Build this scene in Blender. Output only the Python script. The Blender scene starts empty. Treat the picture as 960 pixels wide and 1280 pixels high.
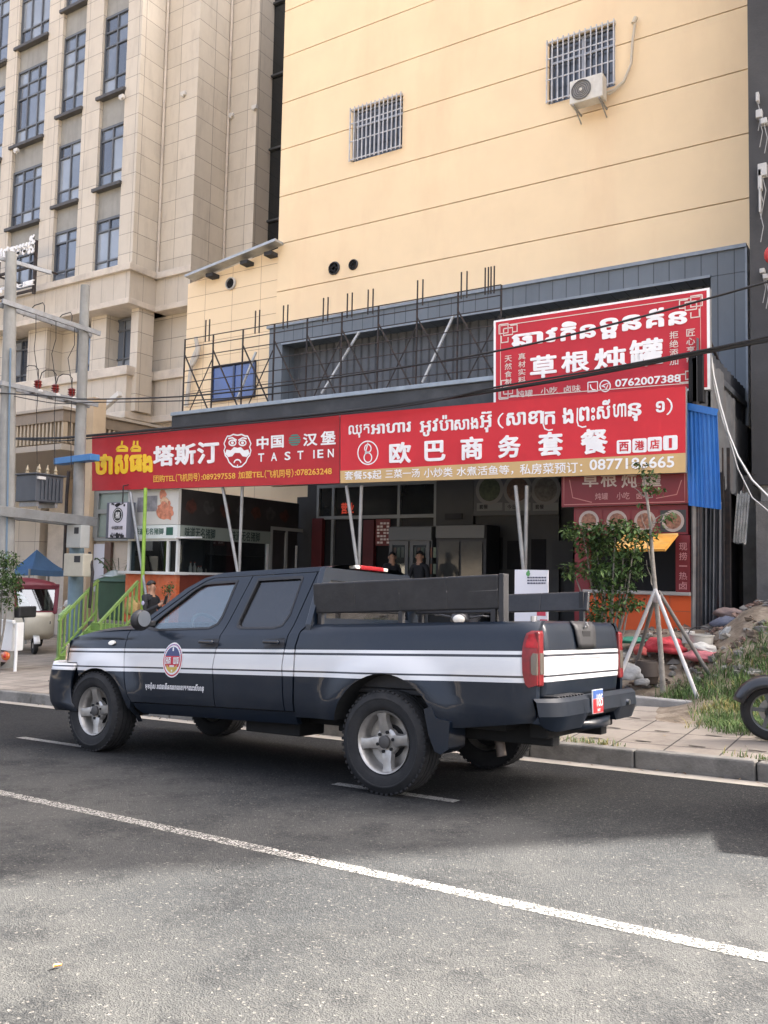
import bpy, bmesh, math, random
from mathutils import Vector, Matrix
from mathutils.geometry import tessellate_polygon
random.seed(7)
PI = math.pi
SC = bpy.context.scene
COL = SC.collection

# ------------------------------------------------------------------ camera
F, CX, CY, CZ = 1080.45, 480.0, 640.0, 1.65
RC = Matrix(((0.8460754186387229, 0.5326762728898576, 0.02030700065198125),
             (-0.02044965104405997, 0.07050090818144239, -0.9973020774658837),
             (-0.5326708155582449, 0.8433775016241313, 0.0705421293040721)))   # rows: right, down, forward
O = Vector((0, 0, CZ))
cam = bpy.data.cameras.new('camera')
camo = bpy.data.objects.new('camera', cam)
COL.objects.link(camo)
rt, dn, fw = RC[0], RC[1], RC[2]
m = Matrix((rt, -dn, -fw)).transposed().to_4x4()
m.translation = O
camo.matrix_world = m
cam.sensor_fit = 'VERTICAL'
cam.sensor_height = 24.0
cam.lens = F / 1280.0 * 24.0
cam.clip_end = 600
cam.clip_start = 0.05
SC.camera = camo

# ------------------------------------------------------------------ light
SUN_AZ, SUN_EL = math.radians(41.4), math.radians(43)
w = bpy.data.worlds.new('World')
SC.world = w
w.use_nodes = True
nt = w.node_tree
nt.nodes.clear()
sky = nt.nodes.new('ShaderNodeTexSky')
sky.sky_type = 'NISHITA'
sky.sun_disc = False
sky.sun_elevation = SUN_EL
sky.sun_rotation = SUN_AZ
sky.air_density = 0.5
sky.dust_density = 10.0
sky.ozone_density = 0.0
bg = nt.nodes.new('ShaderNodeBackground')
bg.inputs[1].default_value = 0.15
ow = nt.nodes.new('ShaderNodeOutputWorld')
hs = nt.nodes.new('ShaderNodeHueSaturation')      # humid, hazy air: a paler sky
hs.inputs['Saturation'].default_value = 0.68
nt.links.new(sky.outputs[0], hs.inputs['Color'])
nt.links.new(hs.outputs[0], bg.inputs[0])
nt.links.new(bg.outputs[0], ow.inputs[0])
sl = bpy.data.lights.new('sun', 'SUN')
sl.energy = 4.9
sl.angle = math.radians(0.9)
sl.color = (1.0, 0.95, 0.87)
so = bpy.data.objects.new('sun', sl)
COL.objects.link(so)
sd = Vector((math.sin(SUN_AZ) * math.cos(SUN_EL), math.cos(SUN_AZ) * math.cos(SUN_EL), math.sin(SUN_EL)))
so.rotation_euler = sd.to_track_quat('Z', 'Y').to_euler()
so.location = sd * 80
SC.view_settings.view_transform = 'Standard'
SC.view_settings.look = 'None'
SC.view_settings.gamma = 1
SC.view_settings.use_curve_mapping = False
SC.view_settings.exposure = 2.85
SC.render.engine = 'CYCLES'
SC.cycles.max_bounces = 8
SC.cycles.transparent_max_bounces = 16
SC.cycles.use_denoising = True

# ------------------------------------------------------------------ geometry helpers
def ray(px, py):
    return RC.transposed() @ Vector(((px - CX) / F, (py - CY) / F, 1.0))
def at(px, py, D):                       # point on the plane Y = D
    d = ray(px, py); return O + d * (D / d.y)
def atX(px, py, X):
    d = ray(px, py); return O + d * (X / d.x)
def atZ(px, py, Z):
    d = ray(px, py); return O + d * ((Z - CZ) / d.z)
# road frame: s along the road (to the left), l towards the camera, h up; origin under the truck's rear axle
RT = Matrix(((-0.9978588641273962, -0.053349483208952386, -0.037835432120169356),
             (0.051452396432566494, -0.9974500900711283, 0.0494567358247958),
             (-0.040377446473597395, 0.047404118580935, 0.9980593726616848)))
TT = Vector((-3.2888710550579607, 6.200464617979248, 0.028392537622009772))
ROADM = RT.to_4x4(); ROADM.translation = TT
def rd(s, l, h=0.0):
    return TT + RT @ Vector((s, l, h))
def onroad(px, py, h=0.0):
    n = RT @ Vector((0, 0, 1)); d = ray(px, py)
    return O + d * (n.dot(TT + n * h - O) / n.dot(d))
KL = -1.52                                # kerb face
def kerbtop(X):                           # point on the kerb's back edge at world X
    # rd(s, KL-.14, .18).x == X
    a = rd(0, KL - .14, .158); b = rd(1, KL - .14, .158)
    return a + (b - a) * ((X - a.x) / (b.x - a.x))
def gz(X, Y):                             # pavement height
    k = kerbtop(X)
    return k.z + 0.018 * (Y - k.y)

class MB:
    def __init__(s):
        s.v = []; s.f = []; s.m = []; s.cur = 0
    def add(s, vs, fs):
        n = len(s.v); s.v.extend(Vector(v) for v in vs)
        for f in fs: s.f.append([i + n for i in f]); s.m.append(s.cur)
    def mat(s, i): s.cur = i; return s
    def quad(s, a, b, c, d): s.add([a, b, c, d], [(0, 1, 2, 3)])
    def box(s, a, b):
        x0, x1 = sorted((a[0], b[0])); y0, y1 = sorted((a[1], b[1])); z0, z1 = sorted((a[2], b[2]))
        s.hexa([(x0, y0, z0), (x1, y0, z0), (x1, y1, z0), (x0, y1, z0), (x0, y0, z1), (x1, y0, z1), (x1, y1, z1), (x0, y1, z1)])
    def hexa(s, p):
        s.add(p, [(0, 3, 2, 1), (4, 5, 6, 7), (0, 1, 5, 4), (1, 2, 6, 5), (2, 3, 7, 6), (3, 0, 4, 7)])
    def obox(s, c, size, R=None):
        R = R or Matrix.Identity(3); c = Vector(c); x, y, z = (k / 2 for k in size)
        s.hexa([c + R @ Vector(p) for p in ((-x, -y, -z), (x, -y, -z), (x, y, -z), (-x, y, -z), (-x, -y, z), (x, -y, z), (x, y, z), (-x, y, z))])
    def bar(s, a, b, wd, ht=None, up=(0, 0, 1)):      # rectangular bar from a to b
        a, b = Vector(a), Vector(b); ht = ht or wd
        d = (b - a).normalized(); u = Vector(up)
        if abs(d.dot(u)) > .98: u = Vector((0, 1, 0))
        x = d.cross(u).normalized() * wd / 2; z = x.cross(d).normalized() * ht / 2
        s.hexa([a - x - z, a + x - z, b + x - z, b - x - z, a - x + z, a + x + z, b + x + z, b - x + z])
    def tube(s, pts, r, n=8, cap=True):
        pts = [Vector(p) for p in pts]; rs = r if isinstance(r, (list, tuple)) else [r] * len(pts)
        ring = []; prev = None
        for i, p in enumerate(pts):
            d = (pts[min(i + 1, len(pts) - 1)] - pts[max(i - 1, 0)]).normalized()
            if prev is None:
                u = Vector((0, 0, 1)) if abs(d.z) < .9 else Vector((1, 0, 0))
                x = d.cross(u).normalized()
            else:
                x = (prev - d * prev.dot(d)).normalized()
            prev = x; y = d.cross(x)
            ring.append([p + (x * math.cos(2 * PI * k / n) + y * math.sin(2 * PI * k / n)) * rs[i] for k in range(n)])
        vs = [v for g in ring for v in g]; fs = []
        for i in range(len(pts) - 1):
            for k in range(n):
                a = i * n + k; b = i * n + (k + 1) % n
                fs.append((a, b, b + n, a + n))
        if cap:
            fs.append(tuple(range(n - 1, -1, -1))); fs.append(tuple((len(pts) - 1) * n + k for k in range(n)))
        s.add(vs, fs)
    def lathe(s, prof, M4=None, n=32, closed=False):   # prof: (radius, height along local z)
        M4 = M4 or Matrix.Identity(4); vs = []; fs = []
        for r, h in prof:
            for k in range(n):
                a = 2 * PI * k / n; vs.append(M4 @ Vector((r * math.cos(a), r * math.sin(a), h)))
        L = len(prof)
        for i in range(L if closed else L - 1):
            for k in range(n):
                a = i * n + k; b = i * n + (k + 1) % n; j = (i + 1) % L
                fs.append((a, b, j * n + (k + 1) % n, j * n + k))
        s.add(vs, fs)
    def disc(s, c, r, M3, n=24):
        c = Vector(c); s.add([c + M3 @ Vector((r * math.cos(2 * PI * k / n), r * math.sin(2 * PI * k / n), 0)) for k in range(n)], [tuple(range(n))])
    def poly(s, loops, fn, depth=None, fn2=None):      # polygon with holes; fn maps (u,v) to front point, fn2 to back
        tri = tessellate_polygon([[Vector((u, v, 0)) for u, v in lp] for lp in loops])
        flat = [p for lp in loops for p in lp]; n = len(flat)
        s.add([fn(*p) for p in flat], [tuple(t) for t in tri])
        if fn2:
            vs = [fn(*p) for p in flat] + [fn2(*p) for p in flat]; fs = [tuple(n + i for i in reversed(t)) for t in tri]; o = 0
            for lp in loops:
                k = len(lp)
                for i in range(k):
                    a, b = o + i, o + (i + 1) % k; fs.append((a, b, b + n, a + n))
                o += k
            s.add(vs, fs)
    def grid(s, nu, nv, fn):
        vs = [fn(i / nu, j / nv) for j in range(nv + 1) for i in range(nu + 1)]
        s.add(vs, [(j * (nu + 1) + i, j * (nu + 1) + i + 1, (j + 1) * (nu + 1) + i + 1, (j + 1) * (nu + 1) + i) for j in range(nv) for i in range(nu)])
    def blob(s, c, r, n=8, k=6, jit=.15, rnd=random):
        c = Vector(c); rx, ry, rz = r if isinstance(r, (tuple, list)) else (r, r, r)
        vs = []; fs = []
        for j in range(k + 1):
            t = PI * j / k
            for i in range(n):
                a = 2 * PI * i / n; q = 1 + rnd.uniform(-jit, jit)
                vs.append(c + Vector((rx * q * math.sin(t) * math.cos(a), ry * q * math.sin(t) * math.sin(a), rz * q * math.cos(t))))
        for j in range(k):
            for i in range(n):
                a = j * n + i; b = j * n + (i + 1) % n; fs.append((a, a + n, b + n, b))
        s.add(vs, fs)
    def build(s, name, mats, parent=None, world=True, smooth=None, bevel=0, fix=False, weld=False, seg=2):
        off = Vector((0, 0, 0))
        if parent is not None and world:
            p = parent
            while p is not None: off = off + p.location; p = p.parent
        me = bpy.data.meshes.new(name)
        me.from_pydata([tuple(v - off) for v in s.v], [], s.f)
        for mm in (mats if isinstance(mats, (list, tuple)) else [mats]): me.materials.append(mm)
        me.polygons.foreach_set('material_index', s.m)
        if fix or weld:
            bm = bmesh.new(); bm.from_mesh(me)
            if weld: bmesh.ops.remove_doubles(bm, verts=bm.verts, dist=.0005)
            bmesh.ops.recalc_face_normals(bm, faces=bm.faces); bm.to_mesh(me); bm.free()
        me.update()
        if smooth is not None:
            me.polygons.foreach_set('use_smooth', [True] * len(me.polygons))
            if smooth < 180: me.set_sharp_from_angle(angle=math.radians(smooth))
        o = bpy.data.objects.new(name, me); COL.objects.link(o)
        if parent is not None: o.parent = parent
        if bevel:
            b = o.modifiers.new('bevel', 'BEVEL'); b.width = bevel; b.segments = seg; b.limit_method = 'ANGLE'; b.angle_limit = math.radians(40)
            b.harden_normals = False
        return o

def tag(o, label=None, cat=None, group=None, kind=None):
    if label: o['label'] = label
    if cat: o['category'] = cat
    if group: o['group'] = group
    if kind: o['kind'] = kind
    return o
def thing(name, loc, label, cat, group=None):
    o = bpy.data.objects.new(name, None); COL.objects.link(o); o.location = loc; o.empty_display_size = .1
    return tag(o, label, cat, group)
def struct(o): o['kind'] = 'structure'; return o
def copy_tree(o, parent=None, name=None):
    c = o.copy(); COL.objects.link(c)
    if parent is not None: c.parent = parent
    for ch in list(o.children): copy_tree(ch, c)
    return c

# ------------------------------------------------------------------ materials
def M(name, col, rough=.6, metal=0.0, spec=.5, ns=None, amt=.15, bump=0.0, bs=None, coat=0.0, stain=None, sscale=.6, samt=.5, emit=None, alpha=None, detail=4, dirt_rough=0.0, stretch=None):
    m = bpy.data.materials.new(name); m.use_nodes = True
    nt = m.node_tree; N = nt.nodes; L = nt.links
    b = N['Principled BSDF']
    b.inputs['Roughness'].default_value = rough; b.inputs['Metallic'].default_value = metal
    b.inputs['Specular IOR Level'].default_value = spec; b.inputs['Coat Weight'].default_value = coat
    b.inputs['Coat Roughness'].default_value = .08
    b.inputs['Base Color'].default_value = (*col, 1)
    tc = N.new('ShaderNodeTexCoord')
    src = tc.outputs['Object']
    if stretch:
        mp = N.new('ShaderNodeMapping'); mp.inputs['Scale'].default_value = stretch; L.new(src, mp.inputs[0]); ssrc = mp.outputs[0]
    else: ssrc = src
    cur = None
    if ns:
        t = N.new('ShaderNodeTexNoise'); t.inputs['Scale'].default_value = ns; t.inputs['Detail'].default_value = detail; t.inputs['Roughness'].default_value = .6
        L.new(src, t.inputs['Vector'])
        mr = N.new('ShaderNodeMapRange'); mr.inputs[1].default_value = .25; mr.inputs[2].default_value = .75
        mr.inputs[3].default_value = 1 - amt; mr.inputs[4].default_value = 1 + amt; L.new(t.outputs[0], mr.inputs[0])
        vm = N.new('ShaderNodeVectorMath'); vm.operation = 'SCALE'; vm.inputs[0].default_value = col; L.new(mr.outputs[0], vm.inputs['Scale'])
        cur = vm.outputs[0]
    if stain:
        t = N.new('ShaderNodeTexNoise'); t.inputs['Scale'].default_value = sscale; t.inputs['Detail'].default_value = 6; t.inputs['Roughness'].default_value = .65
        L.new(ssrc, t.inputs['Vector'])
        mr = N.new('ShaderNodeMapRange'); mr.inputs[1].default_value = .48; mr.inputs[2].default_value = .72
        mr.inputs[3].default_value = 0; mr.inputs[4].default_value = samt; L.new(t.outputs[0], mr.inputs[0])
        mx = N.new('ShaderNodeMix'); mx.data_type = 'RGBA'; L.new(mr.outputs[0], mx.inputs['Factor'])
        if cur is not None: L.new(cur, mx.inputs['A'])
        else: mx.inputs['A'].default_value = (*col, 1)
        mx.inputs['B'].default_value = (*stain, 1); cur = mx.outputs['Result']
        if dirt_rough:
            mr2 = N.new('ShaderNodeMapRange'); mr2.inputs[3].default_value = rough; mr2.inputs[4].default_value = dirt_rough
            L.new(mr.outputs[0], mr2.inputs[0]); L.new(mr2.outputs[0], b.inputs['Roughness'])
    if cur is not None: L.new(cur, b.inputs['Base Color'])
    if bump:
        t = N.new('ShaderNodeTexNoise'); t.inputs['Scale'].default_value = bs or 40; t.inputs['Detail'].default_value = 5
        L.new(src, t.inputs['Vector'])
        bp = N.new('ShaderNodeBump'); bp.inputs['Strength'].default_value = 1; bp.inputs['Distance'].default_value = bump
        L.new(t.outputs[0], bp.inputs['Height']); L.new(bp.outputs[0], b.inputs['Normal'])
    if emit:
        b.inputs['Emission Color'].default_value = (*emit[0], 1); b.inputs['Emission Strength'].default_value = emit[1]
    return m
def glass(name, tint, refl=.35, rough=.03, back=None):
    # tinted pane: partly see-through, partly mirror-like; back = share that is a matt film of that colour
    m = bpy.data.materials.new(name); m.use_nodes = True; nt = m.node_tree; N = nt.nodes; L = nt.links
    N.remove(N['Principled BSDF']); out = N['Material Output']
    tr = N.new('ShaderNodeBsdfTransparent'); tr.inputs[0].default_value = (*tint, 1)
    gl = N.new('ShaderNodeBsdfGlossy'); gl.inputs['Roughness'].default_value = rough; gl.inputs[0].default_value = (.9, .95, 1, 1)
    fr = N.new('ShaderNodeLayerWeight'); fr.inputs[0].default_value = .35
    mr = N.new('ShaderNodeMapRange'); mr.inputs[3].default_value = refl * .6; mr.inputs[4].default_value = min(1, refl * 2.2)
    L.new(fr.outputs['Fresnel'], mr.inputs[0])
    mx = N.new('ShaderNodeMixShader'); L.new(mr.outputs[0], mx.inputs[0]); L.new(tr.outputs[0], mx.inputs[1]); L.new(gl.outputs[0], mx.inputs[2])
    sh = mx.outputs[0]
    if back:
        df = N.new('ShaderNodeBsdfDiffuse'); df.inputs[0].default_value = (*back[0], 1)
        m2 = N.new('ShaderNodeMixShader'); m2.inputs[0].default_value = back[1]; L.new(sh, m2.inputs[1]); L.new(df.outputs[0], m2.inputs[2]); sh = m2.outputs[0]
    L.new(sh, out.inputs[0]); return m

def text_mesh(st, bold=0.0, res=3):
    c = bpy.data.curves.new('lettering', 'FONT'); c.body = st; c.offset = bold; c.resolution_u = res; c.fill_mode = 'FRONT'
    o = bpy.data.objects.new('lettering', c); COL.objects.link(o)
    dg = bpy.context.evaluated_depsgraph_get(); dg.update()
    me = o.evaluated_get(dg).to_mesh()
    vs = [(v.co.x, v.co.y) for v in me.vertices]; fs = [tuple(p.vertices) for p in me.polygons]
    o.evaluated_get(dg).to_mesh_clear(); bpy.data.objects.remove(o); bpy.data.curves.remove(c)
    return vs, fs
def put_text(mb, st, box, fn, bold=0.0, lv=(0, -1, 0)):
    # fill box (u0,v0,u1,v1) with the string; fn(u,v) -> point; bold = stroke thickening (em), laid in hair-thin layers
    vs, fs = text_mesh(st)
    x0 = min(v[0] for v in vs); x1 = max(v[0] for v in vs); y0 = min(v[1] for v in vs); y1 = max(v[1] for v in vs)
    u0, v0, u1, v1 = box; x0 -= bold; x1 += bold; y0 -= bold; y1 += bold
    if st == 'I': x0 -= .22; x1 += .22
    lv = Vector(lv)
    sh = [(0, 0)] + ([(bold * math.cos(k * PI / 4), bold * math.sin(k * PI / 4)) for k in range(8)] if bold else [])
    for k, (dx, dy) in enumerate(sh):
        mb.add([fn(u0 + (x + dx - x0) / (x1 - x0) * (u1 - u0), v0 + (y + dy - y0) / (y1 - y0) * (v1 - v0)) + lv * (.0004 * k) for x, y in vs], fs)
def put_stroke(mb, pts, wd, fn):         # flat stroke along a (u,v) polyline
    vs = []; n = len(pts)
    for i, (x, y) in enumerate(pts):
        a = pts[max(i - 1, 0)]; b = pts[min(i + 1, n - 1)]
        dx, dy = b[0] - a[0], b[1] - a[1]; q = math.hypot(dx, dy) or 1
        vs += [fn(x - dy / q * wd / 2, y + dx / q * wd / 2), fn(x + dy / q * wd / 2, y - dx / q * wd / 2)]
    mb.add(vs, [(2 * i, 2 * i + 1, 2 * i + 3, 2 * i + 2) for i in range(n - 1)])
def arc(cx, cy, rx, ry, a0, a1, n=16):
    return [(cx + rx * math.cos(math.radians(a0 + (a1 - a0) * i / n)), cy + ry * math.sin(math.radians(a0 + (a1 - a0) * i / n))) for i in range(n + 1)]
# ------------------------------------------------------------------ shared materials
def asphalt():
    m = bpy.data.materials.new('asphalt'); m.use_nodes = True; nt = m.node_tree; N = nt.nodes; L = nt.links; b = N['Principled BSDF']
    tc = N.new('ShaderNodeTexCoord'); src = tc.outputs['Object']
    def noise(sc, det=5, ro=.6):
        t = N.new('ShaderNodeTexNoise'); t.inputs['Scale'].default_value = sc; t.inputs['Detail'].default_value = det; t.inputs['Roughness'].default_value = ro; L.new(src, t.inputs['Vector']); return t.outputs[0]
    def rng(s, a, b_, c, d):
        r = N.new('ShaderNodeMapRange'); r.inputs[1].default_value = a; r.inputs[2].default_value = b_; r.inputs[3].default_value = c; r.inputs[4].default_value = d; L.new(s, r.inputs[0]); return r.outputs[0]
    def mix(f, A, B):
        x = N.new('ShaderNodeMix'); x.data_type = 'RGBA'; L.new(f, x.inputs['Factor'])
        for k, c in (('A', A), ('B', B)):
            if isinstance(c, tuple): x.inputs[k].default_value = (*c, 1)
            else: L.new(c, x.inputs[k])
        return x.outputs['Result']
    big = rng(noise(.45, 6), .38, .62, 0, 1)
    base = mix(big, (.0215, .0232, .0250), (.043, .0432, .042))
    patch = rng(noise(2.2, 7, .75), .48, .64, 0, .8)
    base = mix(patch, base, (.0105, .0115, .013))
    # the colour darkens across the kerb-side lane, with a ragged noisy edge
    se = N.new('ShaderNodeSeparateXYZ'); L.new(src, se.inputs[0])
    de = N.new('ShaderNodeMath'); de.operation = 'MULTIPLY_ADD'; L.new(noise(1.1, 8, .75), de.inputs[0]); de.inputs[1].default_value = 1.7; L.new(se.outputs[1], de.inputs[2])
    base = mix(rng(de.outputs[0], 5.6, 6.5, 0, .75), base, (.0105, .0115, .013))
    vo = N.new('ShaderNodeTexVoronoi'); vo.inputs['Scale'].default_value = 105; L.new(src, vo.inputs['Vector'])
    sp = N.new('ShaderNodeSeparateColor'); L.new(vo.outputs['Color'], sp.inputs[0])
    chips = rng(sp.outputs[0], .5, 1.0, 0, .36)
    base = mix(chips, base, (.075, .073, .068))
    light = rng(sp.outputs[1], .97, .99, 0, .45)
    base = mix(light, base, (.17, .155, .14))
    grit = rng(noise(160, 2), .35, .65, 0, 1)
    gm = N.new('ShaderNodeMix'); gm.data_type = 'RGBA'; gm.blend_type = 'MULTIPLY'; gm.inputs['Factor'].default_value = .26
    L.new(base, gm.inputs['A']); cr = N.new('ShaderNodeCombineColor'); g2 = rng(grit, 0, 1, .45, 1.5)
    for i in range(3): L.new(g2, cr.inputs[i])
    L.new(cr.outputs[0], gm.inputs['B']); L.new(gm.outputs['Result'], b.inputs['Base Color'])
    b.inputs['Roughness'].default_value = .92; b.inputs['Specular IOR Level'].default_value = .2
    bp = N.new('ShaderNodeBump'); bp.inputs['Distance'].default_value = .0025; L.new(vo.outputs['Distance'], bp.inputs['Height'])
    bp2 = N.new('ShaderNodeBump'); bp2.inputs['Distance'].default_value = .003; L.new(grit, bp2.inputs['Height']); L.new(bp.outputs[0], bp2.inputs['Normal'])
    L.new(bp2.outputs[0], b.inputs['Normal'])
    return m
def paint_line(wear):
    m = M('road_paint', (.27, .26, .24), .85, ns=9, amt=.3, bump=.004, bs=180); nt = m.node_tree; N = nt.nodes; L = nt.links; b = N['Principled BSDF']
    t = N.new('ShaderNodeTexNoise'); t.inputs['Scale'].default_value = 75; t.inputs['Detail'].default_value = 6; t.inputs['Roughness'].default_value = .75
    tc = N.new('ShaderNodeTexCoord'); L.new(tc.outputs['Object'], t.inputs['Vector'])
    mr = N.new('ShaderNodeMapRange'); mr.inputs[1].default_value = wear; mr.inputs[2].default_value = wear + .07; L.new(t.outputs[0], mr.inputs[0])
    L.new(mr.outputs[0], b.inputs['Alpha']); return m
def tiles(name, col, sx, sz, line, w_=.012, amt=.1, rough=.55, ox=0.0, oz=0.0, axis='XZ', stain=None, tilevar=.08, only_h=False, bump=.004):
    # slabs with dark joints, laid out in the thing's own coordinates
    m = bpy.data.materials.new(name); m.use_nodes = True; nt = m.node_tree; N = nt.nodes; L = nt.links; b = N['Principled BSDF']
    tc = N.new('ShaderNodeTexCoord'); se = N.new('ShaderNodeSeparateXYZ'); L.new(tc.outputs['Object'], se.inputs[0])
    ge = N.new('ShaderNodeNewGeometry'); sn = N.new('ShaderNodeSeparateXYZ'); L.new(ge.outputs['True Normal'], sn.inputs[0])
    def op(o, a, c=None):
        q = N.new('ShaderNodeMath'); q.operation = o
        for i, k in enumerate((a, c)):
            if k is None: continue
            if isinstance(k, (int, float)): q.inputs[i].default_value = k
            else: L.new(k, q.inputs[i])
        return q.outputs[0]
    if axis == 'XZ':
        side = op('GREATER_THAN', op('ABSOLUTE', sn.outputs[0]), .7)     # side faces run along Y
        u = op('ADD', op('MULTIPLY', se.outputs[0], op('SUBTRACT', 1, side)), op('MULTIPLY', se.outputs[1], side)); v = se.outputs[2]
    else: u, v = se.outputs[0], se.outputs[1]
    un = op('DIVIDE', op('ADD', u, ox + 500 * sx), sx); vn = op('DIVIDE', op('ADD', v, oz + 500 * sz), sz)
    fu, fv = op('FRACT', un), op('FRACT', vn)
    lv = op('LESS_THAN', fv, w_ / sz); lu = op('LESS_THAN', fu, w_ / sx)
    ln = lv if only_h else op('MAXIMUM', lv, lu)
    wn = N.new('ShaderNodeTexWhiteNoise'); wn.noise_dimensions = '2D'; cx = N.new('ShaderNodeCombineXYZ'); L.new(op('FLOOR', un), cx.inputs[0]); L.new(op('FLOOR', vn), cx.inputs[1]); L.new(cx.outputs[0], wn.inputs['Vector'])
    no = N.new('ShaderNodeTexNoise'); no.inputs['Scale'].default_value = 1.6; no.inputs['Detail'].default_value = 8; no.inputs['Roughness'].default_value = .7; L.new(tc.outputs['Object'], no.inputs['Vector'])
    fac = op('ADD', op('ADD', 1 - amt - tilevar / 2, op('MULTIPLY', no.outputs[0], 2 * amt)), op('MULTIPLY', wn.outputs['Value'], tilevar))
    vm = N.new('ShaderNodeVectorMath'); vm.operation = 'SCALE'; vm.inputs[0].default_value = col; L.new(fac, vm.inputs['Scale'])
    cur = vm.outputs[0]
    if stain:
        n2 = N.new('ShaderNodeTexNoise'); n2.inputs['Scale'].default_value = 1.0; n2.inputs['Detail'].default_value = 7; n2.inputs['Roughness'].default_value = .7
        mp = N.new('ShaderNodeMapping'); mp.inputs['Scale'].default_value = (2.5, 2.5, .5) if axis == 'XZ' else (1.4, 1.4, 1); L.new(tc.outputs['Object'], mp.inputs[0]); L.new(mp.outputs[0], n2.inputs['Vector'])
        mr = N.new('ShaderNodeMapRange'); mr.inputs[1].default_value = .5; mr.inputs[2].default_value = .75; mr.inputs[4].default_value = stain[1]; L.new(n2.outputs[0], mr.inputs[0])
        mx = N.new('ShaderNodeMix'); mx.data_type = 'RGBA'; L.new(mr.outputs[0], mx.inputs['Factor']); L.new(cur, mx.inputs['A']); mx.inputs['B'].default_value = (*stain[0], 1); cur = mx.outputs['Result']
    mx = N.new('ShaderNodeMix'); mx.data_type = 'RGBA'; L.new(ln, mx.inputs['Factor']); L.new(cur, mx.inputs['A']); mx.inputs['B'].default_value = (*line, 1)
    L.new(mx.outputs['Result'], b.inputs['Base Color']); b.inputs['Roughness'].default_value = rough
    bp = N.new('ShaderNodeBump'); bp.inputs['Distance'].default_value = bump; L.new(op('SUBTRACT', op('MULTIPLY', no.outputs[0], .3), ln), bp.inputs['Height']); L.new(bp.outputs[0], b.inputs['Normal'])
    return m

BLACK = M('black_gap', (.008, .008, .009), .9)
DARK = M('dark_interior', (.035, .035, .037), .8, ns=3, amt=.3)
STEEL = M('painted_steel', (.33, .34, .35), .5, .4, ns=6, amt=.2, stain=(.12, .09, .07), sscale=5, samt=.4)
DKSTEEL = M('dark_steel_rod', (.045, .04, .04), .7, .3, ns=8, amt=.3, stain=(.10, .05, .03), sscale=8)
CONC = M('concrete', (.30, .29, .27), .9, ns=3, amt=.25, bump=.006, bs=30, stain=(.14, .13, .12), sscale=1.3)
WHITE = M('white_paint', (.78, .78, .76), .5, ns=4, amt=.06)
RUBBER = M('tyre_rubber', (.015, .015, .016), .85, ns=14, amt=.3, bump=.002, bs=70, stain=(.05, .047, .043), sscale=5, samt=.35)

# ------------------------------------------------------------------ ground, road, pavement
def road_s(px, py): return (RT.transposed() @ (onroad(px, py) - TT)).x
mb = MB(); mb.grid(80, 60, lambda u, v: rd(-160 + 320 * u, -150 + 300 * v, -.06))
struct(mb.build('ground', M('earth', (.16, .13, .09), .95, ns=2, amt=.3, bump=.01)))
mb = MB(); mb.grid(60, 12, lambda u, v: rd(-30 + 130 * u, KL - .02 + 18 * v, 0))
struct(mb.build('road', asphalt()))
LINE = paint_line(.475); DASH = paint_line(.40)
mb = MB(); mb.grid(90, 1, lambda u, v: rd(-30 + 120 * u, 2.51 + .050 * (2 * v - 1) + .005 * math.sin(u * 140), .004))
struct(mb.build('centre_line', LINE))
sa, sb = road_s(572, 1002), road_s(418, 980); sc0 = road_s(25, 922)
period = sc0 - sa; dl = sb - sa
mb = MB()
for k in range(-2, 9):
    s0 = sa + (sc0 - dl - sa) * k if k else sa
    mb.grid(6, 1, lambda u, v: rd(s0 + dl * u, .73 + .05 * (2 * v - 1), .004))
struct(mb.build('lane_dash_marking', DASH))
GUT = M('gutter_concrete', (.29, .265, .23), .9, ns=5, amt=.25, bump=.004, bs=60, stain=(.16, .14, .12), sscale=2.5, samt=.6)
mb = MB(); mb.grid(120, 1, lambda u, v: rd(-30 + 120 * u, KL + .24 * v, .005)); struct(mb.build('gutter_strip', GUT))
mb = MB(); rk = random.Random(3)
for i in range(120):
    s0 = -30 + i * 1.0; t = .004 + rk.uniform(-.006, .006); q = rk.uniform(-.006, .006)
    P = [rd(a, b, h) for h in (-.05, .158 + q) for a, b in ((s0 + .994, KL + t), (s0 + .006, KL + t), (s0 + .006, KL - .14 + t), (s0 + .994, KL - .14 + t))]
    mb.hexa(P)
mb.mat(1); mb.grid(1, 1, lambda u, v: rd(-30 + 120 * u, KL - .012 - .12 * v, .143))
struct(mb.build('kerb', [M('kerb_stone', (.20, .19, .17), .9, ns=5, amt=.3, bump=.006, bs=45, stain=(.06, .056, .05), sscale=2.2, samt=.8), BLACK], bevel=.018))
PAV = tiles('paving_slabs', (.27, .235, .195), .47, .62, (.05, .042, .035), .016, .30, .9, ox=.13, axis='XY', stain=((.11, .085, .065), .85), tilevar=.2, bump=.006)
def pav(X, Y): return Vector((X, Y, gz(X, Y)))
mb = MB()
def pv(u, v):
    X = -60 + 72 * u; k = kerbtop(X); Y = k.y + (20 - k.y) * v
    return Vector((X, Y, gz(X, Y) - .004))
mb.grid(72, 10, pv); struct(mb.build('pavement', PAV))
# small lifting-hole stains of the slabs are modelled as shallow dark inlets
mb = MB(); rp = random.Random(5)
for i in range(34):
    X = -6 + .47 * (i // 3) + rp.uniform(-.03, .03); Y = kerbtop(X).y + .32 + .62 * (i % 3) + rp.uniform(-.05, .05); z = gz(X, Y) + .001
    mb.quad(*[(X + a, Y + b, z + .0005) for a, b in ((-.07, -.018), (.07, -.02), (.075, .02), (-.07, .016))])
struct(mb.build('pavement_slot', M('slot_dirt', (.06, .05, .04), .95)))
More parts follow.
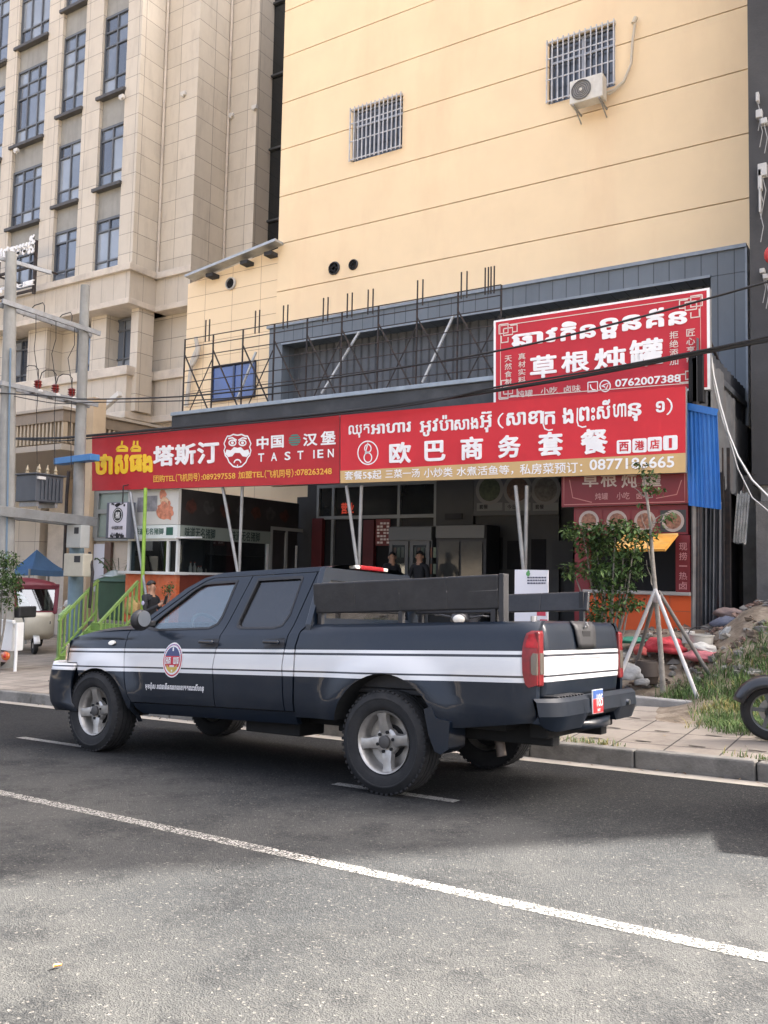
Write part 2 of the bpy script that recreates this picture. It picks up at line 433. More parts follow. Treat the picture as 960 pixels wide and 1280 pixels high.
# ================================================================== pickup truck (local: x forward, y left, z up)
def paint_truck():
    m = bpy.data.materials.new('truck_paint'); m.use_nodes = True; nt = m.node_tree; N = nt.nodes; L = nt.links; b = N['Principled BSDF']
    tc = N.new('ShaderNodeTexCoord'); se = N.new('ShaderNodeSeparateXYZ'); L.new(tc.outputs['Object'], se.inputs[0])
    mu = N.new('ShaderNodeMath'); mu.operation = 'MULTIPLY_ADD'; L.new(se.outputs[0], mu.inputs[0]); mu.inputs[1].default_value = .0215; L.new(se.outputs[2], mu.inputs[2])
    mr = N.new('ShaderNodeMapRange'); mr.inputs[1].default_value = .7; mr.inputs[2].default_value = 1.2; L.new(mu.outputs[0], mr.inputs[0])
    cr = N.new('ShaderNodeValToRGB'); cr.color_ramp.interpolation = 'CONSTANT'; L.new(mr.outputs[0], cr.inputs[0])
    dark = (.0032, .0085, .0180, 1); wh = (.68, .68, .68, 1); ln = (.03, .032, .04, 1)
    e = cr.color_ramp.elements; e[0].position = 0; e[0].color = dark; e[1].position = (.815 - .7) / .5; e[1].color = wh
    for z, c in ((.846, ln), (.859, wh), (.981, ln), (.998, wh), (1.022, dark)):
        k = e.new((z - .7) / .5); k.color = c
    no = N.new('ShaderNodeTexNoise'); no.inputs['Scale'].default_value = 3; no.inputs['Detail'].default_value = 7; no.inputs['Roughness'].default_value = .7; L.new(tc.outputs['Object'], no.inputs['Vector'])
    m2 = N.new('ShaderNodeMapRange'); m2.inputs[1].default_value = .45; m2.inputs[2].default_value = .75; m2.inputs[4].default_value = .05; L.new(no.outputs[0], m2.inputs[0])
    # road dust on the lower panels
    zr = N.new('ShaderNodeMapRange'); zr.inputs[1].default_value = .75; zr.inputs[2].default_value = .45; zr.inputs[3].default_value = .0; zr.inputs[4].default_value = .16; L.new(mu.outputs[0], zr.inputs[0])
    ad = N.new('ShaderNodeMath'); ad.operation = 'MULTIPLY'; L.new(zr.outputs[0], ad.inputs[0]); L.new(no.outputs[0], ad.inputs[1])
    a2 = N.new('ShaderNodeMath'); a2.operation = 'ADD'; L.new(ad.outputs[0], a2.inputs[0]); L.new(m2.outputs[0], a2.inputs[1])
    mx = N.new('ShaderNodeMix'); mx.data_type = 'RGBA'; L.new(a2.outputs[0], mx.inputs['Factor']); L.new(cr.outputs[0], mx.inputs['A']); mx.inputs['B'].default_value = (.14, .13, .115, 1)
    L.new(mx.outputs['Result'], b.inputs['Base Color'])
    b.inputs['Roughness'].default_value = .34; b.inputs['Coat Weight'].default_value = .42; b.inputs['Coat Roughness'].default_value = .05; b.inputs['Specular IOR Level'].default_value = .3
    r2 = N.new('ShaderNodeMapRange'); r2.inputs[3].default_value = .3; r2.inputs[4].default_value = .55; L.new(no.outputs[0], r2.inputs[0]); L.new(r2.outputs[0], b.inputs['Roughness'])
    return m
TP = paint_truck()
TPLAIN = M('truck_paint_plain', (.0032, .0085, .0180), .34, coat=.45, ns=3, amt=.2, stain=(.08, .075, .068), sscale=4, samt=.07)
TRIM = M('black_trim', (.018, .018, .020), .55, ns=9, amt=.3)
CHASSIS = M('chassis_black', (.012, .012, .012), .9, ns=6, amt=.4)
BENCH = M('black_vinyl', (.020, .020, .022), .5, ns=10, amt=.25, stain=(.06, .057, .055), sscale=4, samt=.3, bump=.002, bs=25)
ALLOY = M('alloy_wheel', (.46, .44, .41), .38, .75, ns=8, amt=.15, stain=(.16, .14, .12), sscale=9, samt=.5)
CHROME = M('dull_metal', (.45, .45, .46), .3, 1.0)
REDL = M('red_lens', (.24, .004, .008), .4, coat=.1, spec=.3, ns=30, amt=.3)
REDD = M('dark_red_lens', (.15, .003, .006), .4, coat=.1, ns=30, amt=.3)
SMOKEL = M('smoked_lens', (.095, .08, .065), .3, coat=.15)
AMBER = M('amber_lens', (.80, .42, .16), .2, coat=.7)
CLEAR = M('clear_lens', (.72, .68, .60), .12, coat=.9)
TGLASS = glass('truck_glass', (.74, .80, .80), .12, .02, back=((.16, .18, .19), .04))
TGLASS2 = glass('truck_glass_dark', (.34, .34, .35), .12, .02, back=((.06, .057, .055), .2))

truck = thing('pickup_truck', (0, 0, 0), 'dark navy police style pickup truck with white side stripes parked on the road', 'pickup truck')
truck.matrix_world = ROADM
RK = .0215
def U(x, zp): return zp - RK * x                       # rake: level coordinate -> leaning body
RF, RFX, RR = .46, 3.30, .475
def yh(x, z):
    y = .852
    if z < .66: y -= .05 * ((.66 - z) / .2) ** 2
    if z > .86: y -= .026 * (min(z, 1.22) - .86) ** 2 / .073
    if z > 1.12: y -= .035 * min(1, (z - 1.12) / .10)
    if z > 1.22: y -= (z - 1.22) * .37
    y -= .012 * max(0, 1 - abs(z - 1.10) / .03)        # character line
    for cx, r0 in ((RFX, RF), (0.0, RR)):
        r = math.hypot(x - cx, z - .38)
        if z > .45 and r < r0 + .24:
            t = (r0 + .235 - r) / .22
            t = max(0, min(1, t)); y += .043 * t * t * (3 - 2 * t)
    if x > 3.30: y -= .12 * ((x - 3.30) / .72) ** 2.2
    if x < -1.02: y -= .07 * ((-1.02 - x) / .17) ** 2
    return y
def panel(mb, loops, thick=.05, grid=.06, side=1, off=0.0, top=None):
    # plan polygon(s) in (x, z'), cut into a fine grid, then laid on the body surface
    tri = tessellate_polygon([[Vector((u, v, 0)) for u, v in lp] for lp in loops])
    flat = [p for lp in loops for p in lp]
    bm = bmesh.new(); vs = [bm.verts.new((u, 0, v)) for u, v in flat]
    for t in tri:
        try: bm.faces.new([vs[i] for i in t])
        except ValueError: pass
    bmesh.ops.dissolve_limit(bm, angle_limit=.01, verts=bm.verts, edges=bm.edges)
    xs = [p[0] for p in flat]; zs = [p[1] for p in flat]
    k = math.floor(min(xs) / grid)
    while k * grid < max(xs):
        bmesh.ops.bisect_plane(bm, geom=bm.verts[:] + bm.edges[:] + bm.faces[:], plane_co=(k * grid + .0031, 0, 0), plane_no=(1, 0, 0)); k += 1
    k = math.floor(min(zs) / grid)
    while k * grid < max(zs):
        bmesh.ops.bisect_plane(bm, geom=bm.verts[:] + bm.edges[:] + bm.faces[:], plane_co=(0, 0, k * grid + .0017), plane_no=(0, 0, 1)); k += 1
    bmesh.ops.remove_doubles(bm, verts=bm.verts, dist=.0004)
    bm.verts.index_update(); n = len(bm.verts)
    def edge_round(x, z):
        return 0 if top is None else top(x, z)
    fr = [(v.co.x, side * (yh(v.co.x, v.co.z) + off - edge_round(v.co.x, v.co.z)), U(v.co.x, v.co.z)) for v in bm.verts]
    bk = [(x, side * (abs(y) - thick), z) for x, y, z in fr]
    fs = [[v.index for v in f.verts] for f in bm.faces]
    allf = fs + [[n + i for i in reversed(f)] for f in fs]
    for e in bm.edges:
        if len(e.link_faces) == 1:
            a, b = e.verts[0].index, e.verts[1].index; allf.append([a, b, b + n, a + n])
    bm.free(); mb.add(fr + bk, allf)
def arcp(cx, r, a0, a1, n=14): return [(cx + r * math.cos(math.radians(a0 + (a1 - a0) * i / n)), .38 + r * math.sin(math.radians(a0 + (a1 - a0) * i / n))) for i in range(n + 1)]
def zt(x):   # hood side line (level)
    P = [(2.7, 1.235), (3.0, 1.232), (3.2, 1.224), (3.4, 1.210), (3.6, 1.19), (3.8, 1.16), (3.92, 1.115), (3.99, 1.05), (4.03, .95)]
    for (a, b), (c, d) in zip(P, P[1:]):
        if x <= c: return b + (d - b) * (x - a) / (c - a)
    return .9
def build_side(side):
    def part(name, loops, mat=TP, parent=None, **k):
        mb = MB(); panel(mb, loops, side=side, **k); return mb.build(name, mat, parent or truck, False, smooth=35, fix=True)
    fend = [(2.955, 1.20)] + [(x, zt(x) - .03) for x in (3.0, 3.2, 3.4, 3.6, 3.75, 3.86)] + [(3.90, 1.05), (3.915, .885), (3.665, .885)] + [p for p in arcp(RFX, RF, 55, 183) if True] + [(2.82, .50), (2.80, .545), (2.845, .62), (2.895, .75), (2.955, .95), (2.965, 1.10)]
    part('front_fender', [fend])
    fdoor = [(1.755, .545), (1.79, .877), (1.745, 1.137), (1.585, 1.645), (2.05, 1.645), (2.13, 1.625), (2.30, 1.545), (2.72, 1.275), (2.80, 1.215), (2.945, 1.205), (2.955, 1.10), (2.945, .95), (2.885, .75), (2.835, .62), (2.79, .545)]
    fwin = [(2.60, 1.19), (2.72, 1.212), (2.61, 1.30), (2.25, 1.555), (2.16, 1.597), (2.07, 1.604), (1.75, 1.607), (1.80, 1.30), (1.83, 1.235), (1.92, 1.20)]
    d1 = part('front_door', [fdoor, fwin])
    rdoor = [(1.745, .545), (1.78, .877), (1.735, 1.137), (1.575, 1.645), (.862, 1.645), (.985, 1.122), (1.012, .89), (.982, .545)]
    rwin = [(1.50, 1.612), (1.02, 1.612), (1.00, 1.60), (1.03, 1.30), (1.08, 1.215), (1.16, 1.195), (1.54, 1.197), (1.585, 1.215), (1.59, 1.25)]
    d2 = part('rear_door', [rdoor, rwin])
    for d, wn, g in ((d1, fwin, TGLASS), (d2, rwin, TGLASS2)):
        part('window_pane', [wn], g, d, thick=.006, off=-.018)
        mb = MB(); cx = sum(p[0] for p in wn) / len(wn); cz = sum(p[1] for p in wn) / len(wn)
        outer = [(cx + (x - cx) * 1.028, cz + (z - cz) * 1.045) for x, z in wn]
        inner = [(cx + (x - cx) * .965, cz + (z - cz) * .95) for x, z in wn]
        panel(mb, [outer, inner], thick=.022, side=side, off=.004); mb.build('window_seal', TRIM, d, False, smooth=35, fix=True)
    for d, hx in ((d1, 1.85), (d2, 1.105)):
        hz = 1.072
        mb = MB(); panel(mb, [[(hx - .105, hz - .035), (hx + .105, hz - .035), (hx + .105, hz + .037), (hx - .105, hz + .037)]], thick=.006, side=side, off=.004)
        b = mb.build('handle_recess', TRIM, d, False)
        mb = MB(); mb.box((hx - .085, side * .86, U(hx, hz - .006)), (hx + .085, side * .893, U(hx, hz + .026))); mb.build('door_handle', TPLAIN, d, False, bevel=.012)
    part('cab_corner', [[(.97, .545), (1.0, .89), (.975, 1.122), (.85, 1.645), (.775, 1.645), (.80, 1.235), (.865, 1.17), (.888, 1.05), (.888, .545)]])
    # roof rail and windscreen pillar
    part('pillar', [[(2.815, 1.225), (2.735, 1.280), (2.31, 1.552), (2.14, 1.632), (2.05, 1.652), (.775, 1.652), (.775, 1.690), (1.67, 1.694), (1.96, 1.690), (2.17, 1.655), (2.38, 1.565), (2.82, 1.275), (2.88, 1.225)]], thick=.07)
    bed = [(.87, .50), (.872, 1.05), (.855, 1.16), (.80, 1.22), (-1.165, 1.22), (-1.175, .9), (-1.165, .56), (-.62, .50), (-.46, .50)] + arcp(0, RR, 165, 15, 18) + [(.46, .50)]
    part('bed_side', [bed], top=lambda x, z: .03 * max(0, (z - 1.15) / .07) ** 2 if z > 1.15 else 0)
    mb = MB(); panel(mb, [[(2.79, .535), (.88, .535), (.88, .44), (2.72, .44)]], side=side, off=-.012); mb.build('rocker_panel', TPLAIN, truck, False, smooth=35, fix=True)
    # fender lips (separate black inner edge of the arches)
    for cx, r0, a in ((RFX, RF, (8, 176)), (0, RR, (15, 165))):
        mb = MB(); A = arcp(cx, r0 - .001, a[0], a[1], 20); B = arcp(cx, r0 - .02, a[0], a[1], 20)
        for i in range(20):
            (x0, z0), (x1, z1) = A[i], A[i + 1]; (u0, w0), (u1, w1) = B[i], B[i + 1]
            mb.quad((x0, side * (yh(x0, z0) - .004), U(x0, z0)), (x1, side * (yh(x1, z1) - .004), U(x1, z1)), (u1, side * .60, U(u1, w1)), (u0, side * .60, U(u0, w0)))
        mb.build('wheel_well', CHASSIS, truck, False, smooth=40)
    # mud flap
    mb = MB(); P = [(-.36, .62), (-.42, .64), (-.46, .56), (-.57, .545), (-.56, .36), (-.50, .32), (-.45, .34), (-.40, .45)]
    mb.poly([P], lambda x, z: Vector((x, side * .895, U(x, z))), 0, lambda x, z: Vector((x, side * .66, U(x, z)))); mb.build('mud_flap', TPLAIN, truck, False, fix=True, bevel=.01)
    # tail light wrapping round the corner
    TL = [(-1.095, 1.10), (-1.11, 1.14), (-1.135, 1.155), (-1.176, 1.155), (-1.178, .80), (-1.13, .785), (-1.11, .81), (-1.095, .88), (-1.09, 1.0)]
    tl = MB(); panel(tl, [[(x, z) for x, z in TL]], thick=.06, side=side, off=.010, grid=.03)
    y0 = yh(-1.176, 1.0)
    t = tl.build('tail_light', REDD, truck, False, smooth=40, fix=True)
    mb = MB(); mb.box((-1.150, side * .705, U(-1.15, .79)), (-1.186, side * (y0 - .0), U(-1.18, 1.15))); mb.build('lens_housing', REDD, t, False, bevel=.012)
    mb = MB(); panel(mb, [[(-1.178, .865), (-1.178, 1.005), (-1.155, 1.008), (-1.145, .985), (-1.147, .88), (-1.155, .868)]], thick=.03, side=side, off=.015, grid=.03); mb.build('smoked_lens', SMOKEL, t, False, smooth=40, fix=True)
    mb = MB(); mb.box((-1.18, side * .715, U(-1.18, .868)), (-1.1905, side * (y0 - .012), U(-1.18, 1.008))); mb.build('smoked_lens', SMOKEL, t, False, bevel=.004)
    mb = MB(); panel(mb, [[(-1.178, 1.04), (-1.178, 1.14), (-1.125, 1.13), (-1.112, 1.09), (-1.11, 1.045)]], thick=.03, side=side, off=.0135, grid=.03); mb.build('brake_lens', REDL, t, False, smooth=40, fix=True)
    # headlight and marker
    h = MB()
    h.grid(8, 5, lambda u, v: (3.90 + .10 * math.sin(u * PI / 2) * (1 - .25 * (1 - v)), side * (.79 - .36 * u ** 1.4 + .0), U(3.95, .90 + .17 * v - .02 * u)))
    hl = h.build('headlight', CLEAR, truck, False, smooth=60)
    mb = MB(); mb.grid(4, 3, lambda u, v: (3.86 + .08 * u, side * (.822 - .045 * u ** 1.3), U(3.9, .905 + .15 * v))); mb.build('turn_signal', AMBER, hl, False, smooth=60)
    mb = MB(); panel(mb, [[(3.15 + .045 * math.cos(a * PI / 8), 1.075 + .022 * math.sin(a * PI / 8)) for a in range(16)]], thick=.02, side=side, off=.012, grid=.02); mb.build('side_marker', CLEAR, truck, False, smooth=50, fix=True)
    part('corner_lamp', [[(3.913, .895), (4.005, .895), (3.99, 1.0), (3.94, 1.05), (3.912, 1.04)]], CLEAR, hl, thick=.03, off=-.004, grid=.03)
    # door mirror
    mb = MB(); c = Vector((2.57, side * .99, U(2.6, 1.275)))
    mb.blob(c, (.060, .105, .095), 18, 12, 0); mir = mb.build('door_mirror', TRIM, truck, False, smooth=60)
    mb = MB(); mb.bar((2.62, side * .80, U(2.6, 1.25)), (2.60, side * .95, U(2.6, 1.235)), .06, .05); mb.build('mirror_arm', TRIM, mir, False, bevel=.012)
    mb = MB(); mb.disc((2.508, side * 1.0, U(2.6, 1.288)), .070, Matrix(((0, 0, 1), (1, 0, 0), (0, 1, 0)))); mb.build('mirror_glass', CHROME, mir, False)
    return d1, d2
LD1, LD2 = build_side(1); build_side(-1)
# hood, roof, cowl, rear wall
def hoodp(u, v):
    x = 2.84 + 1.12 * u; a = 2 * v - 1; wd = yh(x, 1.15) - .012
    z = zt(x) + .045 * (1 - abs(a) ** 2.2) - .03 * abs(a) ** 10 - .006
    xx = x + .05 * u * (1 - a * a)
    return Vector((xx, a * wd, U(x, z)))
mb = MB(); mb.grid(18, 20, hoodp); mb.build('hood', TPLAIN, truck, False, smooth=60)
# nose: grille panel and front bumper
mb = MB(); mb.grid(3, 12, lambda u, v: (3.92 + .12 * (1 - (2 * v - 1) ** 4) - .03 * u, (2 * v - 1) * .77, U(3.9, .86 + .24 * u))); nose = mb.build('grille', TPLAIN, truck, False, smooth=50)
mb = MB()
for i in range(4): mb.box((4.005, -.34, U(4, .93 + .04 * i)), (4.035, .34, U(4, .945 + .04 * i)))
mb.build('grille_bar', CHROME, nose, False)
def bumpf(u, v):
    a = (2 * v - 1); t = a * PI / 2; x = 3.66 + .50 * (abs(math.cos(t)) ** .32); y = .875 * math.copysign(abs(math.sin(t)) ** .55, a)
    zz = .44 + .44 * u; pr = -.05 * abs(u - .55) ** 2 * 4 - (.05 if u < .15 else 0)
    return Vector((x + pr, y * (1 - .02 * abs(u - .5)), U(3.8, zz)))
mb = MB(); mb.grid(6, 40, bumpf); b = mb.build('front_bumper', TP, truck, False, smooth=60)
sm = b.modifiers.new('thick', 'SOLIDIFY'); sm.thickness = .04
def roofp(u, v):
    x = 2.16 - 1.39 * u; a = 2 * v - 1
    zr = 1.694 - .03 * max(0, (x - 1.9) / .26) ** 2 + .035 * (1 - a * a)
    wd = yh(x, 1.685) + .008
    z = zr - .028 * abs(a) ** 9
    return Vector((x, a * wd, U(x, z)))
mb = MB(); mb.grid(16, 22, roofp); rf = mb.build('roof', TPLAIN, truck, False, smooth=60)
def wsp(u, v):
    a = 2 * v - 1; zb = 1.245 + (1.668 - 1.245) * u; x = 2.86 - .70 * u; w_ = yh(2.4, zb) - .035
    return Vector((x + .10 * (1 - a * a) * (1 - .4 * u), a * w_, U(x, zb + .022 * (1 - a * a) * u)))
mb = MB(); mb.grid(6, 14, wsp); mb.build('windscreen', TGLASS, truck, False, smooth=60)
mb = MB(); xr = .775
outer = [(-.82, .56), (.82, .56), (.79, 1.22), (.665, 1.55), (.62, 1.68), (-.62, 1.68), (-.665, 1.55), (-.79, 1.22)]
inner = [(-.60, 1.27), (.60, 1.27), (.55, 1.58), (-.55, 1.58)]
mb.poly([outer, inner], lambda y, z: Vector((xr - .005, y, U(xr, z))), 0, lambda y, z: Vector((xr + .05, y, U(xr, z)))); bw = mb.build('cab_rear_wall', TPLAIN, truck, False, fix=True, bevel=.006)
mb = MB(); mb.poly([inner], lambda y, z: Vector((xr + .012, y, U(xr, z))), 0, lambda y, z: Vector((xr + .02, y, U(xr, z)))); mb.build('rear_window', TGLASS2, bw, False)
mb = MB(); mb.box((xr - .03, -.17, U(xr, 1.690)), (xr + .05, .17, U(xr, 1.728))); rl = mb.build('roof_light', REDL, truck, False, bevel=.01)
for s_ in (-1, 1):
    mb = MB(); mb.box((xr - .028, s_ * .175, U(xr, 1.692)), (xr + .048, s_ * .24, U(xr, 1.724))); mb.build('light_end', CLEAR, rl, False, bevel=.01)
# bed: floor, inner walls
mb = MB(); mb.box((.84, -.74, .70), (-1.12, .74, .74)); mb.box((.80, -.79, .74), (.84, .79, U(.8, 1.19)))
for s_ in (-1, 1): mb.box((.84, s_ * .735, .74), (-1.12, s_ * .755, U(0, 1.19))); mb.box((.5, s_ * .53, .74), (-.5, s_ * .735, .98))
mb.build('bed_liner', TRIM, truck, False, bevel=.01)
# tailgate
def gatep(u, v):
    y = -.70 + 1.40 * u; z = .70 + .525 * v; bul = .025 * math.sin(PI * min(1, v * 1.02)) + .0
    top = .03 * max(0, (v - .9) / .1) ** 2; side_ = .012 * max(0, (abs(2 * u - 1) - .92) / .08) ** 2
    return Vector((-1.165 - bul + top + side_, y, U(-1.16, z)))
mb = MB(); mb.grid(24, 20, gatep); tg = mb.build('tailgate', TP, truck, False, smooth=50)
sm = tg.modifiers.new('thick', 'SOLIDIFY'); sm.thickness = .05; sm.offset = 1
def onGate(y, z): v = (z - .70) / .525; p = gatep((y + .70) / 1.40, v); return p
mb = MB(); mb.grid(6, 6, lambda u, v: onGate((-.20 + .02 * v * 0 + (.40 - .08 * (1 - v)) * u + .04 * (1 - v)), 1.035 + .186 * v) + Vector((-.009, 0, 0))); tp = mb.build('handle_panel', TRIM, tg, False, smooth=50)
sm = tp.modifiers.new('thick', 'SOLIDIFY'); sm.thickness = .012; sm.offset = -1
p0 = onGate(0, 1.125); mb = MB(); mb.box(p0 + Vector((-.014, -.075, -.035)), p0 + Vector((-.022, .075, .035))); th = mb.build('tailgate_handle', BLACK, tg, False, bevel=.01)
mb = MB()
for a in ((-.03, .06), (-.01, .075), (.015, .05)): mb.box(p0 + Vector((-.016, a[0], a[1])), p0 + Vector((-.030, a[0] + .025, a[1] + .02)))
mb.build('latch', CHROME, th, False, bevel=.004)
mb = MB(); mb.bar(onGate(-.48, 1.0 - .03) + Vector((-.004, 0, 0)), onGate(.48, 1.0 - .03) + Vector((-.004, 0, 0)), .008, .012); mb.build('pressed_rib', M('white_truck_rib', (.6, .6, .61), .4), tg, False, bevel=.003)
mb = MB(); mb.tube([onGate(.69, 1.23) + Vector((.01, .012, -.02)), onGate(.69, 1.23) + Vector((.01, .012, .022))], .022, 10); mb.build('gate_hinge', CHROME, tg, False)
# rear bumper with step pad
def bsec(y):
    e = max(0, (abs(y) - .62) / .23)
    return -1.315 + .05 * e * e + .07 * e ** 3
mb = MB(); ys = [-.85 + 1.70 * i / 36 for i in range(37)]
for side_s in (0,):
    prof = lambda y: [(-1.17, .70), (bsec(y) + .025, .715), (bsec(y), .69), (bsec(y) - .01, .60), (bsec(y) + .03, (.50 if abs(y) < .74 else .50 + .5 * (abs(y) - .74)) if abs(y) > .33 else .565), (-1.22, (.50 if abs(y) < .74 else .50 + .5 * (abs(y) - .74)) if abs(y) > .33 else .565)]
    vs = []; fs = []
    for y in ys: vs += [(x, y, U(-1.3, z)) for x, z in prof(y)]
    for i in range(36):
        for k in range(5): a = i * 6 + k; fs.append((a, a + 6, a + 7, a + 1))
    fs += [tuple(range(6)), tuple(36 * 6 + k for k in (5, 4, 3, 2, 1, 0))]
    mb.add(vs, fs)
rb = mb.build('rear_bumper', M('bumper_paint', (.0035, .008, .016), .5, spec=.3, ns=4, amt=.2, stain=(.05, .047, .043), sscale=4, samt=.12), truck, False, smooth=22, fix=True, bevel=.012)
mb = MB()
for i in range(9): y = .28 + i * .05; mb.box((-1.175, y, U(-1.3, .714)), (-1.285, y + .022, U(-1.3, .726)))
mb.build('step_pad', TRIM, rb, False, bevel=.005)
mb = MB(); mb.grid(6, 2, lambda u, v: (-1.22 - .09 * (1 - (2 * u - 1) ** 2) - .0, .33 - .70 * u, U(-1.3, .475 + .06 * v)))
sp = mb.build('centre_step', TPLAIN, rb, False, smooth=50); sm = sp.modifiers.new('thick', 'SOLIDIFY'); sm.thickness = .12
mb = MB(); mb.tube([(-1.31, -.48, U(-1.3, .625)), (-1.34, -.48, U(-1.3, .625))], .022, 12); mb.build('reverse_sensor', CHROME, rb, False)
# number plate: blue over red with white digits
PB = M('plate_blue', (.04, .10, .30), .4); PR = M('plate_red', (.46, .015, .02), .4); PW = M('plate_white', (.82, .82, .80), .5)
def pl(y, z, d=0.0): return Vector((-1.333 - d, .15 - y, U(-1.4, .665) + z))
mb = MB()
mb.mat(2); mb.hexa([pl(*q) for q in ((-.096, -.081, -.004), (.096, -.081, -.004), (.096, -.081, .003), (-.096, -.081, .003), (-.096, .081, -.004), (.096, .081, -.004), (.096, .081, .003), (-.096, .081, .003))])
mb.mat(0); mb.quad(pl(-.092, .02, .005), pl(.092, .02, .005), pl(.092, .078, .005), pl(-.092, .078, .005))
mb.mat(1); mb.quad(pl(-.092, -.078, .005), pl(.092, -.078, .005), pl(.092, .018, .005), pl(-.092, .018, .005))
mb.mat(2); put_text(mb, '185', (-.03, -.035, .08, .05), lambda u, v: pl(u, v, .007), .0, (-1, 0, 0)); put_text(mb, 'NT', (-.02, -.07, .03, -.05), lambda u, v: pl(u, v, .007), .008, (-1, 0, 0))
mb.build('number_plate', [PB, PR, PW], rb, False)
# chassis, exhaust
mb = MB()
for s_ in (-1, 1): mb.box((3.75, s_ * .38, .40), (-1.15, s_ * .50, .54))
mb.box((3.8, -.62, .50), (2.55, .62, 1.02)); mb.box((2.55, -.80, .46), (.9, .80, .58)); mb.box((.9, -.7, .50), (-.9, .7, .70)); mb.box((-.45, -.56, .52), (.45, .56, .9))
mb.tube([(0, -.75, .37), (0, .75, .37)], .05, 12); mb.tube([(RFX, -.75, .37), (RFX, .75, .37)], .04, 12); mb.blob((0, .1, .37), (.16, .2, .16), 12, 8, 0)
mb.box((1.6, .3, .30), (1.0, .62, .46)); mb.box((.7, .10, .36), (.2, .5, .52)); mb.box((-1.02, -.6, .46), (-1.16, .6, .58))
mb.build('chassis', CHASSIS, truck, False, bevel=.012)
mb = MB(); EX = [(1.5, .28, .40), (-.35, .30, .50), (-.58, .34, .50), (-.66, .36, .44), (-.70, .38, .285)]
mb.tube(EX, [.03, .03, .034, .036, .036], 14, cap=False); mb.tube(EX, [.026, .026, .03, .031, .031], 14, cap=False); mb.build('exhaust_pipe', M('exhaust', (.22, .18, .15), .6, .6, ns=9, amt=.3), truck, False, smooth=50)
# cab interior
SEAT = M('seat_cloth', (.17, .16, .15), .9, ns=12, amt=.2)
for x0, x1 in ((1.75, 2.05), (.90, 1.20)):
    for y0 in (.36, -.36):
        mb = MB(); mb.obox((x0 + .02, y0, U(2, 1.10)), (.16, .50, .62), Matrix.Rotation(.2, 3, 'Y')); mb.obox((x0 - .07, y0, U(2, 1.47)), (.10, .26, .17)); mb.box((x0, y0 - .25, .74), (x0 + .5, y0 + .25, .90)); mb.build('cab_seat', SEAT, truck, False, bevel=.05, seg=3)
mb = MB(); mb.box((2.45, -.74, .82), (2.85, .74, U(2.6, 1.20))); mb.box((2.8, -.76, .56), (2.85, .76, 1.15)); mb.build('dashboard', DARK, truck, False, bevel=.04)
mb = MB(); mb.lathe([(.19 + .016 * math.cos(a * PI / 4), .016 * math.sin(a * PI / 4)) for a in range(8)], Matrix.Translation((2.36, .36, U(2.3, 1.18))) @ Matrix.Rotation(-.95, 4, 'Y'), 24, True); mb.tube([(2.36, .36, U(2.3, 1.18)), (2.55, .36, U(2.3, 1.05))], .03, 8); mb.bar((2.36, .19, U(2.3, 1.18)), (2.36, .53, U(2.3, 1.18)), .03); mb.build('steering_wheel', TRIM, truck, False, smooth=40)
mb = MB(); mb.box((2.75, -.78, .56), (.83, .78, .60)); mb.build('cab_floor', DARK, truck, False)
# bed benches: padded back rests on posts
def bench(y0, x0, x1, zb0, zb1, side):
    tlt = .03 * side
    mb = MB(); n = 4
    for i in range(n):
        a = x0 + (x1 - x0) * i / n + .004; b = x0 + (x1 - x0) * (i + 1) / n - .004
        mb.hexa([(a, y0 - .025, U(a, zb0)), (b, y0 - .025, U(b, zb0)), (b, y0 + .025, U(b, zb0)), (a, y0 + .025, U(a, zb0)), (a, y0 - .022 + tlt, U(a, zb1)), (b, y0 - .022 + tlt, U(b, zb1)), (b, y0 + .022 + tlt, U(b, zb1)), (a, y0 + .022 + tlt, U(a, zb1))])
    bk = mb.build('bench_back', BENCH, truck, False, bevel=.012)
    mb = MB(); mb.bar((x0, y0 + side * .032, U(x0, zb0 + .135)), (x1, y0 + side * .036, U(x1, zb0 + .135)), .008, .014); mb.build('bench_piping', M('piping_grey', (.10, .095, .09), .6), bk, False)
    for x in (x0 - .05, (x0 + x1) / 2, x1 + .05):
        mb = MB(); mb.box((x - .02, y0 - .02, U(x, .74)), (x + .02, y0 + .02, U(x, zb1))); mb.build('bench_post', TRIM, truck, False, bevel=.004)
    mb = MB(); mb.box((x0, y0 - side * .36, .98), (x1, y0 - side * .03, 1.06)); mb.build('bench_seat', BENCH, truck, False, bevel=.02)
bench(.70, .79, -.86, 1.305, 1.545, 1); bench(-.70, .74, -.93, 1.325, 1.485, -1)
mb = MB(); mb.box((-.905, .66, U(-.9, 1.0)), (-.865, .74, U(-.9, 1.55))); mb.build('bench_post', TRIM, truck, False, bevel=.006)
